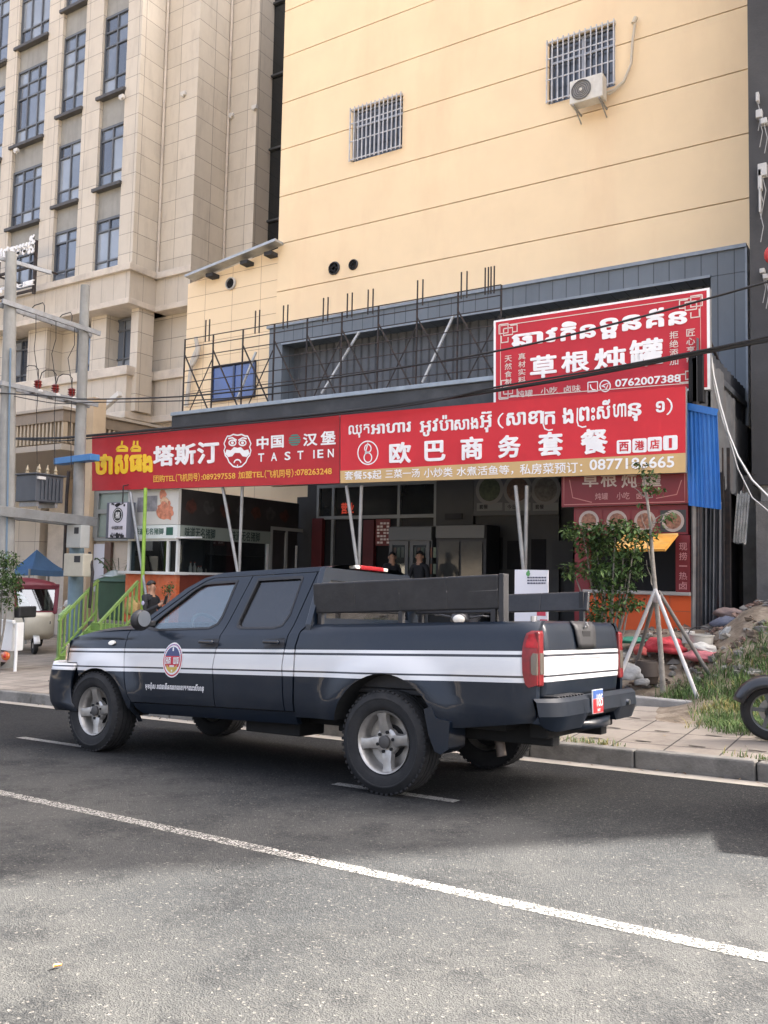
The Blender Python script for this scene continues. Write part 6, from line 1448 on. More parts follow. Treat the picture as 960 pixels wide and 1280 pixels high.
# ================================================================== blue tent, tuk tuk, white cart, bushes at the far left
tn = thing('blue_tent', (-22, 16, -.5), 'small peaked blue canopy tent behind the tuk tuk', 'tent')
BLT = M('tent_blue', (.055, .135, .27), .8, ns=3, amt=.15)
c0 = at(34, 711, 15.2); zt0 = c0.z; X1 = c0.x + .1; X0 = X1 - 1.5; tY0 = 15.2; tY1 = 16.95; pk = at(63, 687, 16.0); pk = Vector(((X0 + X1) / 2, 15.95, pk.z))
mb = MB(); crn = [Vector((X0, tY0, zt0)), Vector((X1, tY0, zt0)), Vector((X1, tY1, zt0)), Vector((X0, tY1, zt0))]
for i in range(4):
    a, b = crn[i], crn[(i + 1) % 4]
    def tf(u, v, a=a, b=b):
        p = a.lerp(b, u).lerp(pk, v); return p - Vector((0, 0, .28 * math.sin(PI * v) * (1 - .5 * v) + .05 * math.sin(PI * u) * (1 - v)))
    mb.grid(10, 8, tf); mb.grid(8, 1, lambda u, v, a=a, b=b: a.lerp(b, u) - Vector((0, 0, .16 * v + .05 * math.sin(PI * u))))
mb.build('canopy', BLT, tn, smooth=60)
for c in crn:
    mb = MB(); mb.tube([c, (c.x, c.y, -.6)], .03, 8); mb.build('leg', FRW, tn)
# tuk tuk, local x forward
def tuktuk():
    t = thing('tuk_tuk', (0, 0, 0), '', 'tuk tuk')
    CREAMP = M('tuk_cream', (.62, .57, .45), .35, coat=.5, ns=4, amt=.08); MAR = M('tuk_maroon', (.15, .018, .03), .5, ns=4, amt=.15); DK = TRIM
    def ell(x, hw, z): return (x, hw, z)
    secs = [(-1.45, .60, .40, .95), (-.6, .62, .32, .85), (.15, .60, .30, .62), (.55, .50, .30, .90), (.95, .44, .36, .98), (1.12, .38, .45, .97), (1.2, .26, .55, .90)]
    mb = MB(); vs = []; fs = []
    for x, hw, z0, z1 in secs:
        vs += [(x, -hw, z0 + .06), (x, -hw, z1 - .05), (x, -hw + .06, z1), (x, hw - .06, z1), (x, hw, z1 - .05), (x, hw, z0 + .06), (x, hw - .08, z0), (x, -hw + .08, z0)]
    for i in range(len(secs) - 1):
        for k in range(8): a = i * 8 + k; b = i * 8 + (k + 1) % 8; fs.append((a, a + 8, b + 8, b))
    fs += [tuple(range(8)), tuple((len(secs) - 1) * 8 + k for k in range(7, -1, -1))]
    mb.add(vs, fs); bd = mb.build('body', CREAMP, t, False, smooth=40, fix=True)
    mb = MB(); mb.grid(6, 6, lambda u, v: (-1.5 + 2.25 * u - .0, (-.60 + 1.20 * v) * (1 - .18 * max(0, u - .6)), 1.62 + .10 * math.sin(PI * v) + .05 * math.sin(PI * u) - .10 * max(0, u - .8) * 5)); rf_ = mb.build('roof', MAR, t, False, smooth=60); m_ = rf_.modifiers.new('thick', 'SOLIDIFY'); m_.thickness = .05
    for s_ in (-1, 1):
        for pa_, pb_ in (((1.0, s_ * .43, .95), (.74, s_ * .52, 1.62)), ((-.05, s_ * .60, .6), (-.05, s_ * .58, 1.62)), ((-1.4, s_ * .60, .9), (-1.45, s_ * .58, 1.62))): mb = MB(); mb.bar(pa_, pb_, .085); mb.build('pillar', MAR, t, False)
        mb = MB(); mb.poly([[(-1.45, .93), (-1.0, .93), (-.95, 1.60), (-1.48, 1.60)]], lambda x, z: Vector((x, s_ * .605, z)), 0, lambda x, z: Vector((x, s_ * .58, z))); mb.build('side_curtain', MAR, t, False, fix=True)
        mb = MB(); mb.lathe([(.07, -.04), (.20, -.05), (.215, 0), (.20, .05), (.07, .04)], Matrix.Translation((-.95, s_ * .52, .215)) @ Matrix.Rotation(PI / 2, 4, 'X'), 24); mb.build('wheel', RUBBER, t, False, smooth=40)
        mb = MB(); c = Vector((.80, s_ * .74, 1.16)); mb.blob(c, (.03, .07, .10), 12, 8, 0); mb.bar((.86, s_ * .50, 1.05), c, .018); mb.build('mirror', WHITE, t, False, smooth=60)
        mb = MB(); mb.box((1.135, s_ * .12, .70), (1.19, s_ * .30, .78)); mb.build('headlight', M('tuk_lamp', (.10, .10, .10), .2, coat=.8), bd, False, bevel=.015)
    mb = MB(); mb.add([(1.02, -.42, .98), (1.02, .42, .98), (.77, .50, 1.58), (.77, -.50, 1.58)], [(0, 1, 2, 3)]); mb.build('windscreen', glass('tuk_glass', (.12, .16, .15), .25), t, False)
    mb = MB(); mb.add([(1.020, -.38, 1.0), (1.020, -.05, 1.0), (.86, -.28, 1.40), (.80, -.42, 1.53)], [(0, 1, 2, 3)]); mb.build('sun_shade', M('sun_shade_foil', (.55, .60, .62), .35, .5), t, False)
    mb = MB(); mb.add([(1.035, -.43, .93), (1.035, .43, .93), (1.025, .43, 1.01), (1.025, -.43, 1.01)], [(0, 1, 2, 3)]); mb.build('cowl', MAR, t, False)
    mb = MB(); mb.lathe([(.07, -.04), (.19, -.045), (.205, 0), (.19, .045), (.07, .04)], Matrix.Translation((1.02, 0, .205)) @ Matrix.Rotation(PI / 2, 4, 'X'), 24); fw_ = mb.build('wheel', RUBBER, t, False, smooth=40)
    mb = MB(); mb.lathe([(.07, -.042), (.0, -.03)], Matrix.Translation((1.02, 0, .205)) @ Matrix.Rotation(PI / 2, 4, 'X'), 16); mb.lathe([(.07, .042), (.0, .03)], Matrix.Translation((1.02, 0, .205)) @ Matrix.Rotation(PI / 2, 4, 'X'), 16); mb.build('hub', ALLOY, fw_, False)
    mb = MB(); mb.grid(10, 2, lambda u, v: (1.02 + .24 * math.cos(.2 + 2.6 * u), -.07 + .14 * v, .205 + .24 * math.sin(.2 + 2.6 * u))); o = mb.build('mudguard', WHITE, t, False, smooth=60); m_ = o.modifiers.new('thick', 'SOLIDIFY'); m_.thickness = .015
    mb = MB(); mb.box((-1.47, -.57, .95), (-1.44, .57, 1.62)); mb.build('rear_curtain', MAR, t, False)
    mb = MB(); mb.box((-1.35, -.52, .62), (-.75, .52, .80)); mb.box((-1.42, -.52, .80), (-1.30, .52, 1.30)); mb.box((-.1, -.35, .62), (.15, .35, .78)); mb.build('seat', BENCH, t, False, bevel=.04)
    mb = MB(); mb.tube([(.75, 0, .6), (.62, 0, 1.0)], .02, 8); mb.tube([(.58, -.34, 1.02), (.62, 0, 1.0), (.58, .34, 1.02)], .016, 8); mb.build('handlebar', DK, t, False)
    mb = MB(); mb.box((-.72, -.62, .98), (-.22, -.605, 1.52)); pn_ = mb.build('side_placard', M('placard_white', (.68, .67, .68), .5), t, False)
    mb = MB(); mb.add([(-.47 + .12 * math.cos(a * .5236), -.622, 1.2 + .05 * math.sin(a * .5236)) for a in range(12)], [tuple(range(12))]); mb.build('badge', M('badge_maroon', (.25, .06, .08), .5), pn_, False)
    mb = MB(); mb.bar((.775, -.54, 1.56), (.775, .54, 1.56), .09); mb.build('lintel', MAR, t, False)
    mb = MB(); mb.box((1.16, -.14, .79), (1.185, .14, .86)); mb.build('number_plate', PORC, bd, False)
    return t
tk1 = tuktuk(); p = at(62, 815, 13.3)
tk1.location = (p.x - 1.0, 13.35, gz(p.x, 12.5)); tk1.rotation_euler = (0, 0, -.42)
tk1['label'] = 'cream and maroon tuk tuk parked before the blue tent'
# an unseen copy added out of frame to cast the road shadow at the right
tk2 = copy_tree(tk1); nrm = RT @ Vector((0, 0, 1)); qx, qy = 1.62, 7.05; tk2.location = (qx, qy, TT.z - (nrm.x * (qx - TT.x) + nrm.y * (qy - TT.y)) / nrm.z); tk2.rotation_euler = (0, 0, .03); tk2['label'] = 'unseen tuk tuk added just outside the right edge to cast a shadow on the road'
# white cargo cart
cz0 = gz(-15, 10.2)
ct = thing('white_cart', (-15.2, 10.2, cz0), 'white cargo tricycle tray with orange tail lamp at the left picture edge', 'cargo tricycle')
za, zb_ = at(0, 777, 10.2).z, at(0, 812, 10.2).z; xr_ = at(23, 790, 10.2).x
mb = MB(); mb.box((xr_ - 2.2, 10.15, zb_), (xr_ - .12, 10.2, za)); mb.box((xr_ - .12, 10.2, zb_), (xr_ - .16, 10.40, za)); mb.box((xr_ - 2.2, 10.201, zb_), (xr_ - .16, 10.40, zb_ + .05)); mb.build('tray', WHITE, ct, bevel=.008)
mb = MB(); mb.box((xr_ - 2.25, 10.12, za), (xr_ - .08, 10.19, za + .05)); mb.build('rim_rail', WHITE, ct, bevel=.01)
mb = MB(); mb.tube([(xr_, 10.17, za), (xr_, 10.17, cz0)], .03, 8); mb.tube([(xr_ - .1, 10.17, za - .02), (xr_ + .02, 10.17, za - .02)], .025, 8); mb.build('post', WHITE, ct, smooth=50)
lx = at(7, 820, 10.1); mb = MB(); mb.blob(lx, (.12, .05, .085), 14, 8, 0); lm = mb.build('tail_lamp', M('lamp_orange', (.62, .13, .02), .2, coat=.7), ct, smooth=60)
mb = MB(); mb.blob(lx + Vector((.03, -.02, 0)), (.05, .045, .045), 12, 8, 0); mb.build('lamp_core', M('lamp_red', (.5, .03, .02), .2), lm, smooth=60)
mb = MB(); mb.box((xr_ - 1.8, 10.16, zb_ - .22), (xr_ - .28, 10.19, zb_ - .03)); mb.build('bumper_bar', M('bar_red', (.4, .25, .22), .5), ct)
mb = MB(); mb.lathe([(.08, -.05), (.23, -.06), (.25, 0), (.23, .06), (.08, .05)], Matrix.Translation((xr_ - .9, 10.4, cz0 + .25)) @ Matrix.Rotation(PI / 2, 4, 'X'), 24); mb.build('wheel', RUBBER, ct, smooth=40)
s0_, s1_ = at(9, 772, 10.8), at(30, 759, 10.8)
mb = MB(); mb.hexa([(s0_.x, 10.7, s0_.z), (s1_.x, 10.7, s0_.z + .02), (s1_.x, 11.1, s0_.z + .02), (s0_.x, 11.1, s0_.z), (s0_.x + .12, 10.7, s1_.z - .02), (s1_.x, 10.7, s1_.z + .02), (s1_.x, 11.1, s1_.z + .02), (s0_.x + .12, 11.1, s1_.z - .02)]); mb.build('seat', BENCH, ct, bevel=.03)
mb = MB(); q = at(26, 762, 10.9); mb.tube([q, q + Vector((.06, 0, -.12)), q + Vector((.12, 0, -.22)), q + Vector((.13, 0, -.75))], .018, 8); mb.build('handle_tube', FRW, ct, smooth=60)

# ================================================================== green stair with railings
LG = M('lime_green_paint', (.21, .33, .085), .5, ns=5, amt=.15, stain=(.17, .24, .09), sscale=4, samt=.5)
st = thing('green_stair', (-14.3, 12, -.2), 'lime green steel stair with barred railings rising to the shop terrace', 'stair')
sx0, sx1, sy0, sy1 = -14.9, -13.69, 11.42, 12.34; zg_ = gz(-14.3, 11.3); n = 5
for i in range(n):
    z = zg_ + (FLOOR - zg_) * (i + 1) / n - .01; y = sy0 + (sy1 - sy0) * i / n; mb = MB(); mb.box((sx0 + .02, y, z - .05), (sx1 - .02, y + (sy1 - sy0) / n + .02, z)); mb.box((sx0 + .02, y, z - .16), (sx1 - .02, y + .02, z - .051)); mb.build('step', LG, st)
for x in (sx0, sx1):
    sl = (FLOOR - zg_) / (sy1 - sy0); f_ = lambda y: zg_ + (y - sy0) * sl
    mb = MB(); mb.bar((x, sy0 - .05, f_(sy0) + .0), (x, sy1, f_(sy1) - .02), .05, .16); mb.build('stringer', LG, st)
    mb = MB(); mb.bar((x, sy0 - .05, f_(sy0) + .84), (x, sy1 - .02, f_(sy1) + .88), .05); mb.bar((x, sy0, f_(sy0) + .22), (x, sy1 - .02, f_(sy1) + .24), .035); rl_ = mb.build('railing', LG, st)
    mb = MB()
    for i in range(9): y = sy0 + (sy1 - sy0 - .05) * i / 8; mb.bar((x, y, f_(y) + (.0 if i in (0, 8) else .2)), (x, y, f_(y) + .86), .045 if i in (0, 8) else .025)
    mb.build('bars', LG, rl_)
# low fence panel of the same green left of the stair
fp = thing('green_rail_panel', (-15.6, 12.3, -.2), 'short weathered green railing panel beside the tuk tuk', 'railing')
p0, p1 = at(74, 770, 11.4), at(88, 757, 11.7)
mb = MB(); za_ = gz(p0.x, 11.4); mb.bar(p0, p1, .05); 
for f_ in (0, .5, 1): q = p0.lerp(p1, f_); mb.bar((q.x, q.y, za_), q, .03)
mb.build('rail', M('green_faded', (.24, .36, .17), .6, ns=5, amt=.2), fp)

# ================================================================== foliage
LEAF = [M('leaf_dark', (.030, .060, .018), .55, ns=3, amt=.3), M('leaf_mid', (.058, .105, .03), .55, ns=3, amt=.3), M('leaf_light', (.11, .17, .05), .5, ns=3, amt=.3)]
for m_ in LEAF: m_.node_tree.nodes['Principled BSDF'].inputs['Specular IOR Level'].default_value = .25
BARK = M('bark_grey', (.27, .245, .21), .9, ns=12, amt=.35, bump=.006, bs=40, stain=(.14, .12, .10), sscale=7)
def leaf(mb, p, size, rnd, droop=.3, asp=.45):
    d = Vector((rnd.uniform(-1, 1), rnd.uniform(-1, 1), rnd.uniform(-.7, .5) - droop)).normalized(); u = d.cross(Vector((rnd.uniform(-.4, .4), rnd.uniform(-.4, .4), 1))).normalized(); n = u.cross(d)
    L = size * rnd.uniform(.7, 1.3); w_ = L * asp * .5
    mb.add([p, p + d * L * .45 + u * w_ + n * w_ * .3, p + d * L, p + d * L * .45 - u * w_ + n * w_ * .3], [(0, 1, 2, 3)])
def clump(mb, c, r, n, size, rnd, **k):
    for _ in range(n):
        while True:
            q = Vector((rnd.uniform(-1, 1), rnd.uniform(-1, 1), rnd.uniform(-1, 1)))
            if q.length < 1: break
        q = q * (.35 + .65 * q.length) if q.length < .6 else q
        mb.mat(rnd.choice((0, 0, 1, 1, 1, 2))); leaf(mb, Vector(c) + Vector((q.x * r[0], q.y * r[1], q.z * r[2])), size, rnd, **k)
def twig(mb, a, b, r, rnd, n=5):
    P = [Vector(a).lerp(Vector(b), i / n) + Vector((rnd.uniform(-1, 1), rnd.uniform(-1, 1), rnd.uniform(-1, 1))) * (.02 if 0 < i < n else 0) for i in range(n + 1)]; mb.tube(P, [r * (1 - .7 * i / n) for i in range(n + 1)], 6)
rn = random.Random(21)
def bush(label, base, clumps, size, name='bushy_tree', cat='tree'):
    t = thing(name, base, label, cat)
    tr = MB()
    for c, r, n in clumps: twig(tr, Vector(base) + Vector((0, 0, .25)), Vector(c), .022, rn)
    tr.tube([base, Vector(base) + Vector((0, 0, .3))], .035, 8); tr.build('trunk', BARK, t, smooth=60)
    cr = MB()
    for c, r, n in clumps: clump(cr, c, (r[0] * 1.06, r[1], r[2] * 1.06), int(n * 1.15), size, rn)
    cr.build('crown', LEAF, t); return t
BD = 10.9
def bc(px, py, rx, rz, n, dy=0.0):
    p = at(px, py, BD + dy); return (p, (rx, max(rx, .3) * .9, rz), n)
bush('dark leafy bushy tree in front of the orange stall counter', Vector((-3.45, BD, gz(-3.45, BD) + .05)),
     [bc(728, 664, .27, .12, 260), bc(770, 660, .30, .13, 300, -.1), bc(798, 668, .20, .10, 160), bc(745, 682, .30, .14, 300, .1), bc(780, 688, .26, .15, 240), bc(716, 712, .16, .12, 120), bc(752, 712, .30, .17, 330, -.1), bc(785, 712, .24, .14, 210, .1), bc(765, 735, .28, .14, 240), bc(752, 760, .26, .14, 210, -.1), bc(790, 755, .20, .09, 120), bc(745, 778, .20, .12, 130)], .085)
p = at(8, 716, 9.9)
bush('dark green hedge bush cut by the left picture edge', Vector((p.x - .1, 9.9, gz(p.x, 9.9))), [(at(5, 702, 9.9), (.34, .28, .22), 560), (at(3, 728, 9.9), (.40, .3, .24), 620), (at(15, 726, 9.8), (.22, .2, .18), 300), (at(8, 750, 9.9), (.30, .25, .2), 300)], .07, 'hedge_bush', 'bush')
# young staked tree
tb = at(829, 864, 11); yt = thing('young_tree', tb, 'thin bare young tree held upright by slanting stakes at the planter', 'tree')
P = [at(x, y, 11) for x, y in ((829, 866), (827, 830), (824, 790), (820, 748), (817, 715), (815, 690), (813, 655), (809, 625), (805, 600), (803, 582))]
mb = MB(); mb.tube(P, [.036, .033, .031, .029, .027, .024, .020, .016, .012, .006], 10)
for k, (px, py) in ((4, (806, 660)), (5, (802, 640)), (6, (832, 650)), (7, (793, 610)), (6, (834, 640)), (8, (818, 590)), (7, (822, 612)), (3, (808, 700))): twig(mb, P[k], at(px, py, 11 + rn.uniform(-.15, .15)), .010, rn)
mb.build('trunk', BARK, yt, smooth=60)
cr = MB()
for px, py, rx, rz, n in ((799, 580, .10, .05, 26), (812, 592, .12, .08, 40), (808, 610, .12, .10, 44), (822, 612, .10, .05, 24), (834, 645, .12, .09, 40), (824, 660, .10, .06, 20), (806, 668, .06, .08, 16), (800, 630, .05, .06, 10)): q = at(px, py, 11); clump(cr, q, (rx, rx, rz), n, .075, rn)
cr.build('crown', LEAF, yt)
mb = MB(); q = P[3]; mb.lathe([(.055, -.05), (.065, 0), (.055, .05)], Matrix.Translation(q), 12); mb.build('binding', M('cloth_binding', (.42, .34, .32), .9), yt)
STK = M('stake_pale', (.48, .46, .44), .6, ns=6, amt=.15, stain=(.3, .26, .23), sscale=4); STKD = M('stake_dark', (.16, .145, .13), .7, ns=6, amt=.2)
for a_, b_, D0, D1, mt, lab in (((817, 742), (772, 852), 10.95, 10.75, STK, 'pale stake leaning to the left of the young tree'), ((819, 744), (791, 848), 11.05, 11.5, STKD, 'dark stake behind the young tree, leaning left'), ((821, 742), (864, 852), 10.95, 10.55, STK, 'pale stake leaning to the right of the young tree'), ((826, 744), (886, 842), 11.05, 11.3, STKD, 'darker grey stake reaching farthest right of the young tree')):
    mb = MB(); a, b = at(*a_, D0), at(*b_, D1); b = b + (b - a).normalized() * .25; mb.tube([a + (a - b).normalized() * .06, b], .024, 10); o_ = mb.build('tree_stake', mt, smooth=60); tag(o_, lab, 'stake', 'stakes propping the young tree')

# ================================================================== planter, mound, grass, rubbish
def sst(t): t = max(0, min(1, t)); return t * t * (3 - 2 * t)
from mathutils import noise as NZ
def mound(X, Y):
    b = gz(X, Y)
    h = .72 * sst((Y - 10.7) / 2.2) * sst((X + 5.6) / 1.4)
    h += (.32 * sst((X + 2.75) / .9) * sst((Y - 9.5) / 2.2))
    h += .05 * sst((Y - 9.2) / .6) * sst((X + 2.6) / .5)
    v = NZ.noise(Vector((X * 2.2, Y * 2.2, 3))) * .05 + NZ.noise(Vector((X * 7, Y * 7, 1))) * .022
    return b + h + v * min(1, h * 6) - .006
mb = MB(); mb.grid(110, 70, lambda u, v: Vector((-5.4 + 7.4 * u, 8.9 + 5.6 * v, mound(-5.4 + 7.4 * u, 8.9 + 5.6 * v))))
struct(mb.build('earth_mound', M('soil_rubble', (.20, .155, .11), .95, ns=5, amt=.4, bump=.02, bs=18, stain=(.32, .28, .22), sscale=5, samt=.7), smooth=180))
GRS = [M('grass_green', (.10, .17, .04), .6, ns=3, amt=.3), M('grass_deep', (.05, .10, .02), .6, ns=3, amt=.3), M('grass_dry', (.30, .25, .08), .7, ns=3, amt=.3)]
rg = random.Random(33); mb = MB(); cnt = 0
def blade(x, y, h, mt):
    z = mound(x, y) if y > 9.0 and x > -5.3 else gz(x, y); a = rg.uniform(0, 2 * PI); l = rg.uniform(.4, 1.3) * h; w_ = .0025 + .003 * rg.random(); u = Vector((-math.sin(a), math.cos(a), 0)) * w_; d = Vector((math.cos(a), math.sin(a), 0)); b = Vector((x, y, z - .01)); mb.mat(mt)
    mb.add([b - u, b + u, b + d * l * .35 + Vector((0, 0, h * .65)) + u * .8, b + d * l * .35 + Vector((0, 0, h * .65)) - u * .8, b + d * l + Vector((0, 0, h))], [(0, 1, 2, 3), (3, 2, 4)])
while cnt < 20000:
    x = rg.uniform(-2.9, .6); y = rg.uniform(8.75, 12.0)
    dens = sst((x + 2.12 + .22 * (y - 9) + .35 * NZ.noise(Vector((x * 3, y * 3, 5)))) / .55) * (1 - sst((y - 10.9) / .9) * (1 - sst((x + 2.0) / .4))) * sst((y - 8.72 - .18 * NZ.noise(Vector((x * 2.5, 0, 7)))) / .25)
    if y > 10.6 and x < -2.0: dens *= .45
    if rg.random() > dens: continue
    n_ = NZ.noise(Vector((x * 1.8, y * 1.8, 9))); dry = (n_ > .30 and rg.random() < .5) or rg.random() < .04
    blade(x, y, rg.uniform(.04, .14) * (1.25 if n_ < 0 else .9), 2 if dry else (1 if (n_ < -.05 and rg.random() < .6) else 0)); cnt += 1
for _ in range(700):
    x = rg.gauss(-2.5, .18); y = rg.gauss(10.95, .22); blade(x, y, rg.uniform(.05, .16), rg.choice((0, 1, 1)))
for cx_, k in ((-3.1, 50), (-2.55, 60), (-2.75, 60), (-1.35, 40), (-1.1, 40), (-5.2, 30)):
    for _ in range(k): x = cx_ + rg.gauss(0, .10); kt = kerbtop(x); y = kt.y + abs(rg.gauss(.0, .06)); blade(x, y, rg.uniform(.02, .07), rg.choice((0, 0, 2)))
gr = mb.build('grass', GRS); gr['kind'] = 'stuff'
# rubble stones: one loose mass
rs_ = random.Random(9); mb = MB()
for _ in range(700):
    x = rs_.uniform(-3.6, .4); y = rs_.uniform(10.9, 13.4)
    if x < -2.6 and y < 11.2: continue
    s = rs_.choice((.015, .02, .03, .03, .05, .07)); mb.mat(rs_.randrange(4)); mb.blob((x, y, mound(x, y) + s * .3), (s * rs_.uniform(.7, 1.5), s * rs_.uniform(.7, 1.4), s * rs_.uniform(.4, .9)), 5, 3, .45, rs_)
rb_ = mb.build('rubble', [M('rubble_grey', (.17, .16, .145), .9), M('rubble_pale', (.30, .285, .25), .9), M('rubble_brown', (.12, .09, .065), .9), M('rubble_brick', (.20, .13, .10), .9)]); rb_['kind'] = 'stuff'
pl_ = MB(); a, b = at(789, 872, 10.35), at(852, 872, 10.35); zz = gz(a.x, 10.35); pl_.box((a.x - .3, 10.3, zz - .1), (b.x + .15, 10.45, zz + .10)); o_ = pl_.build('planter_edge', CONC, bevel=.015); tag(o_, 'low concrete planter edge in front of the young staked tree', 'planter edge')
def sack(name, px, py, D, r, col, label, cat, rot=0.0, seed=1, drop=True, group=None):
    c = at(px, py, D); rr = random.Random(seed); mb = MB(); n, k = 22, 14; vs = []
    off = rr.uniform(0, 50); R3 = Matrix.Rotation(rot, 3, 'Y')
    for j in range(k + 1):
        t = PI * j / k
        for i in range(n):
            a = 2 * PI * i / n; d = Vector((math.sin(t) * math.cos(a), math.sin(t) * math.sin(a), math.cos(t)))
            q = 1 + .30 * NZ.noise(d * 1.6 + Vector((off, 0, 0))) + .14 * NZ.noise(d * 4.5 + Vector((0, off, 0))); v = Vector((d.x * r[0] * q, d.y * r[1] * q, max(d.z, -.55) * r[2] * q)); vs.append(c + R3 @ v)
    mb.add(vs, [(j * n + i, (j + 1) * n + i, (j + 1) * n + (i + 1) % n, j * n + (i + 1) % n) for j in range(k) for i in range(n)])
    o = mb.build(name, M(name + '_cloth', col, .85, ns=8, amt=.25, bump=.01, bs=25, stain=tuple(c_ * .55 for c_ in col), sscale=5, samt=.5), smooth=60); return tag(o, label, cat, group)
sack('red_bag', 832, 809, 11.9, (.26, .2, .13), (.50, .05, .06), 'crumpled bright red plastic bag behind the stakes', 'bag', 0, 1)
sack('red_net', 800, 814, 11.6, (.09, .09, .08), (.36, .07, .06), 'small reddish net bundle left of the young tree', 'bag', 0, 2)
sack('pink_sack', 882, 822, 11.7, (.30, .16, .085), (.50, .16, .17), 'long pink sack lying flat among the rubble', 'sack', .05, 3)
sack('white_sack', 882, 811, 11.8, (.17, .14, .07), (.58, .56, .50), 'white torn sack folded on top of the pink one', 'sack', .25, 4)
sack('green_tarp', 787, 801, 12.0, (.26, .15, .05), (.05, .22, .14), 'flattened dark green tarpaulin left of the young tree', 'tarpaulin', -.05, 5)
sack('grey_stone_bag', 786, 842, 11.1, (.17, .14, .13), (.36, .36, .35), 'pale grey filled bag beside the truck tailgate', 'sack', 0, 6)
sack('grey_stone_bag', 803, 853, 11.0, (.09, .08, .05), (.28, .27, .25), 'small grey lump at the foot of the leftmost stake', 'sack', 0, 16)
sack('brown_sack', 914, 768, 12.9, (.22, .16, .09), (.22, .16, .14), 'brown sack on top of the heap by the corrugated wall', 'sack', .1, 7)
sack('dark_blue_bag', 908, 779, 12.7, (.20, .15, .09), (.12, .13, .17), 'dark blue bag under the brown sack on the heap', 'bag', -.1, 8)
sack('grey_sack', 936, 778, 12.8, (.15, .14, .13), (.24, .23, .22), 'dull grey sack at the right end of the heap', 'sack', 0, 9)
sack('pale_sack', 905, 798, 12.2, (.06, .07, .17), (.38, .38, .36), 'narrow pale sack standing upright on the heap', 'sack', .35, 10)
sack('white_sack', 925, 800, 12.0, (.13, .10, .05), (.50, .47, .40), 'white scrap of sack among the stones near the grass', 'sack', -.3, 11)
sack('white_sack', 945, 800, 11.9, (.10, .09, .04), (.44, .43, .38), 'torn pale sheet half buried at the top of the grassy mound', 'sack', -.2, 12)
def bucket(px, py0, py1, D, r, label, mat):
    a = at(px, py1, D); z1 = at(px, py0, D).z; t = thing('bucket', a, label, 'bucket'); h = z1 - a.z
    mb = MB(); mb.lathe([(0, .01), (r * .88, 0), (r * .97, h * .9), (r * 1.04, h * .92), (r * 1.04, h), (r * .98, h), (r * .9, h * .3), (0, h * .3)], Matrix.Translation(a), 28); mb.build('pail', mat, t, smooth=40)
    mb = MB(); mb.tube([a + Vector((r * math.cos(k * PI / 10), -.05, h + .1 * math.sin(k * PI / 10))) for k in range(11)], .007, 6); mb.build('handle', DKSTEEL, t, smooth=60)
bucket(877, 793, 816, 12.0, .155, 'white plastic bucket standing in the rubble', M('bucket_white', (.50, .47, .41), .5, ns=5, amt=.15, stain=(.32, .28, .22), sscale=5))
mb = MB(); a, b = at(852, 789, 12.3), at(865, 815, 12.3); mb.box((a.x, 12.3, b.z), (b.x, 12.5, a.z)); o_ = mb.build('foam_block', M('foam_white', (.50, .48, .44), .8, ns=6, amt=.12), bevel=.012); tag(o_, 'pale foam block standing left of the white bucket', 'block')
a = at(809, 853, 11.25); h_ = at(809, 826, 11.25).z - a.z
mb = MB(); mb.lathe([(0, 0), (.13, 0), (.14, h_ * .3), (.145, h_ * .32), (.14, h_ * .36), (.14, h_ * .9), (.125, h_), (.10, h_ * .9), (0, h_ * .8)], Matrix.Translation(a), 24); o_ = mb.build('dark_pot', M('pot_dark', (.055, .04, .03), .7, ns=6, amt=.3), smooth=40); tag(o_, 'dark round pot between the left stakes', 'pot')
mb = MB()
for k in range(3): mb.tube([at(893 + 5 * k, 800 - 4 * k, 12.4), at(915 + 6 * k, 790 + 3 * k, 12.6)], .012, 6)
o_ = mb.build('scrap_rod', DKSTEEL); tag(o_, 'thin rusty scrap rods lying on the heap', 'scrap metal')
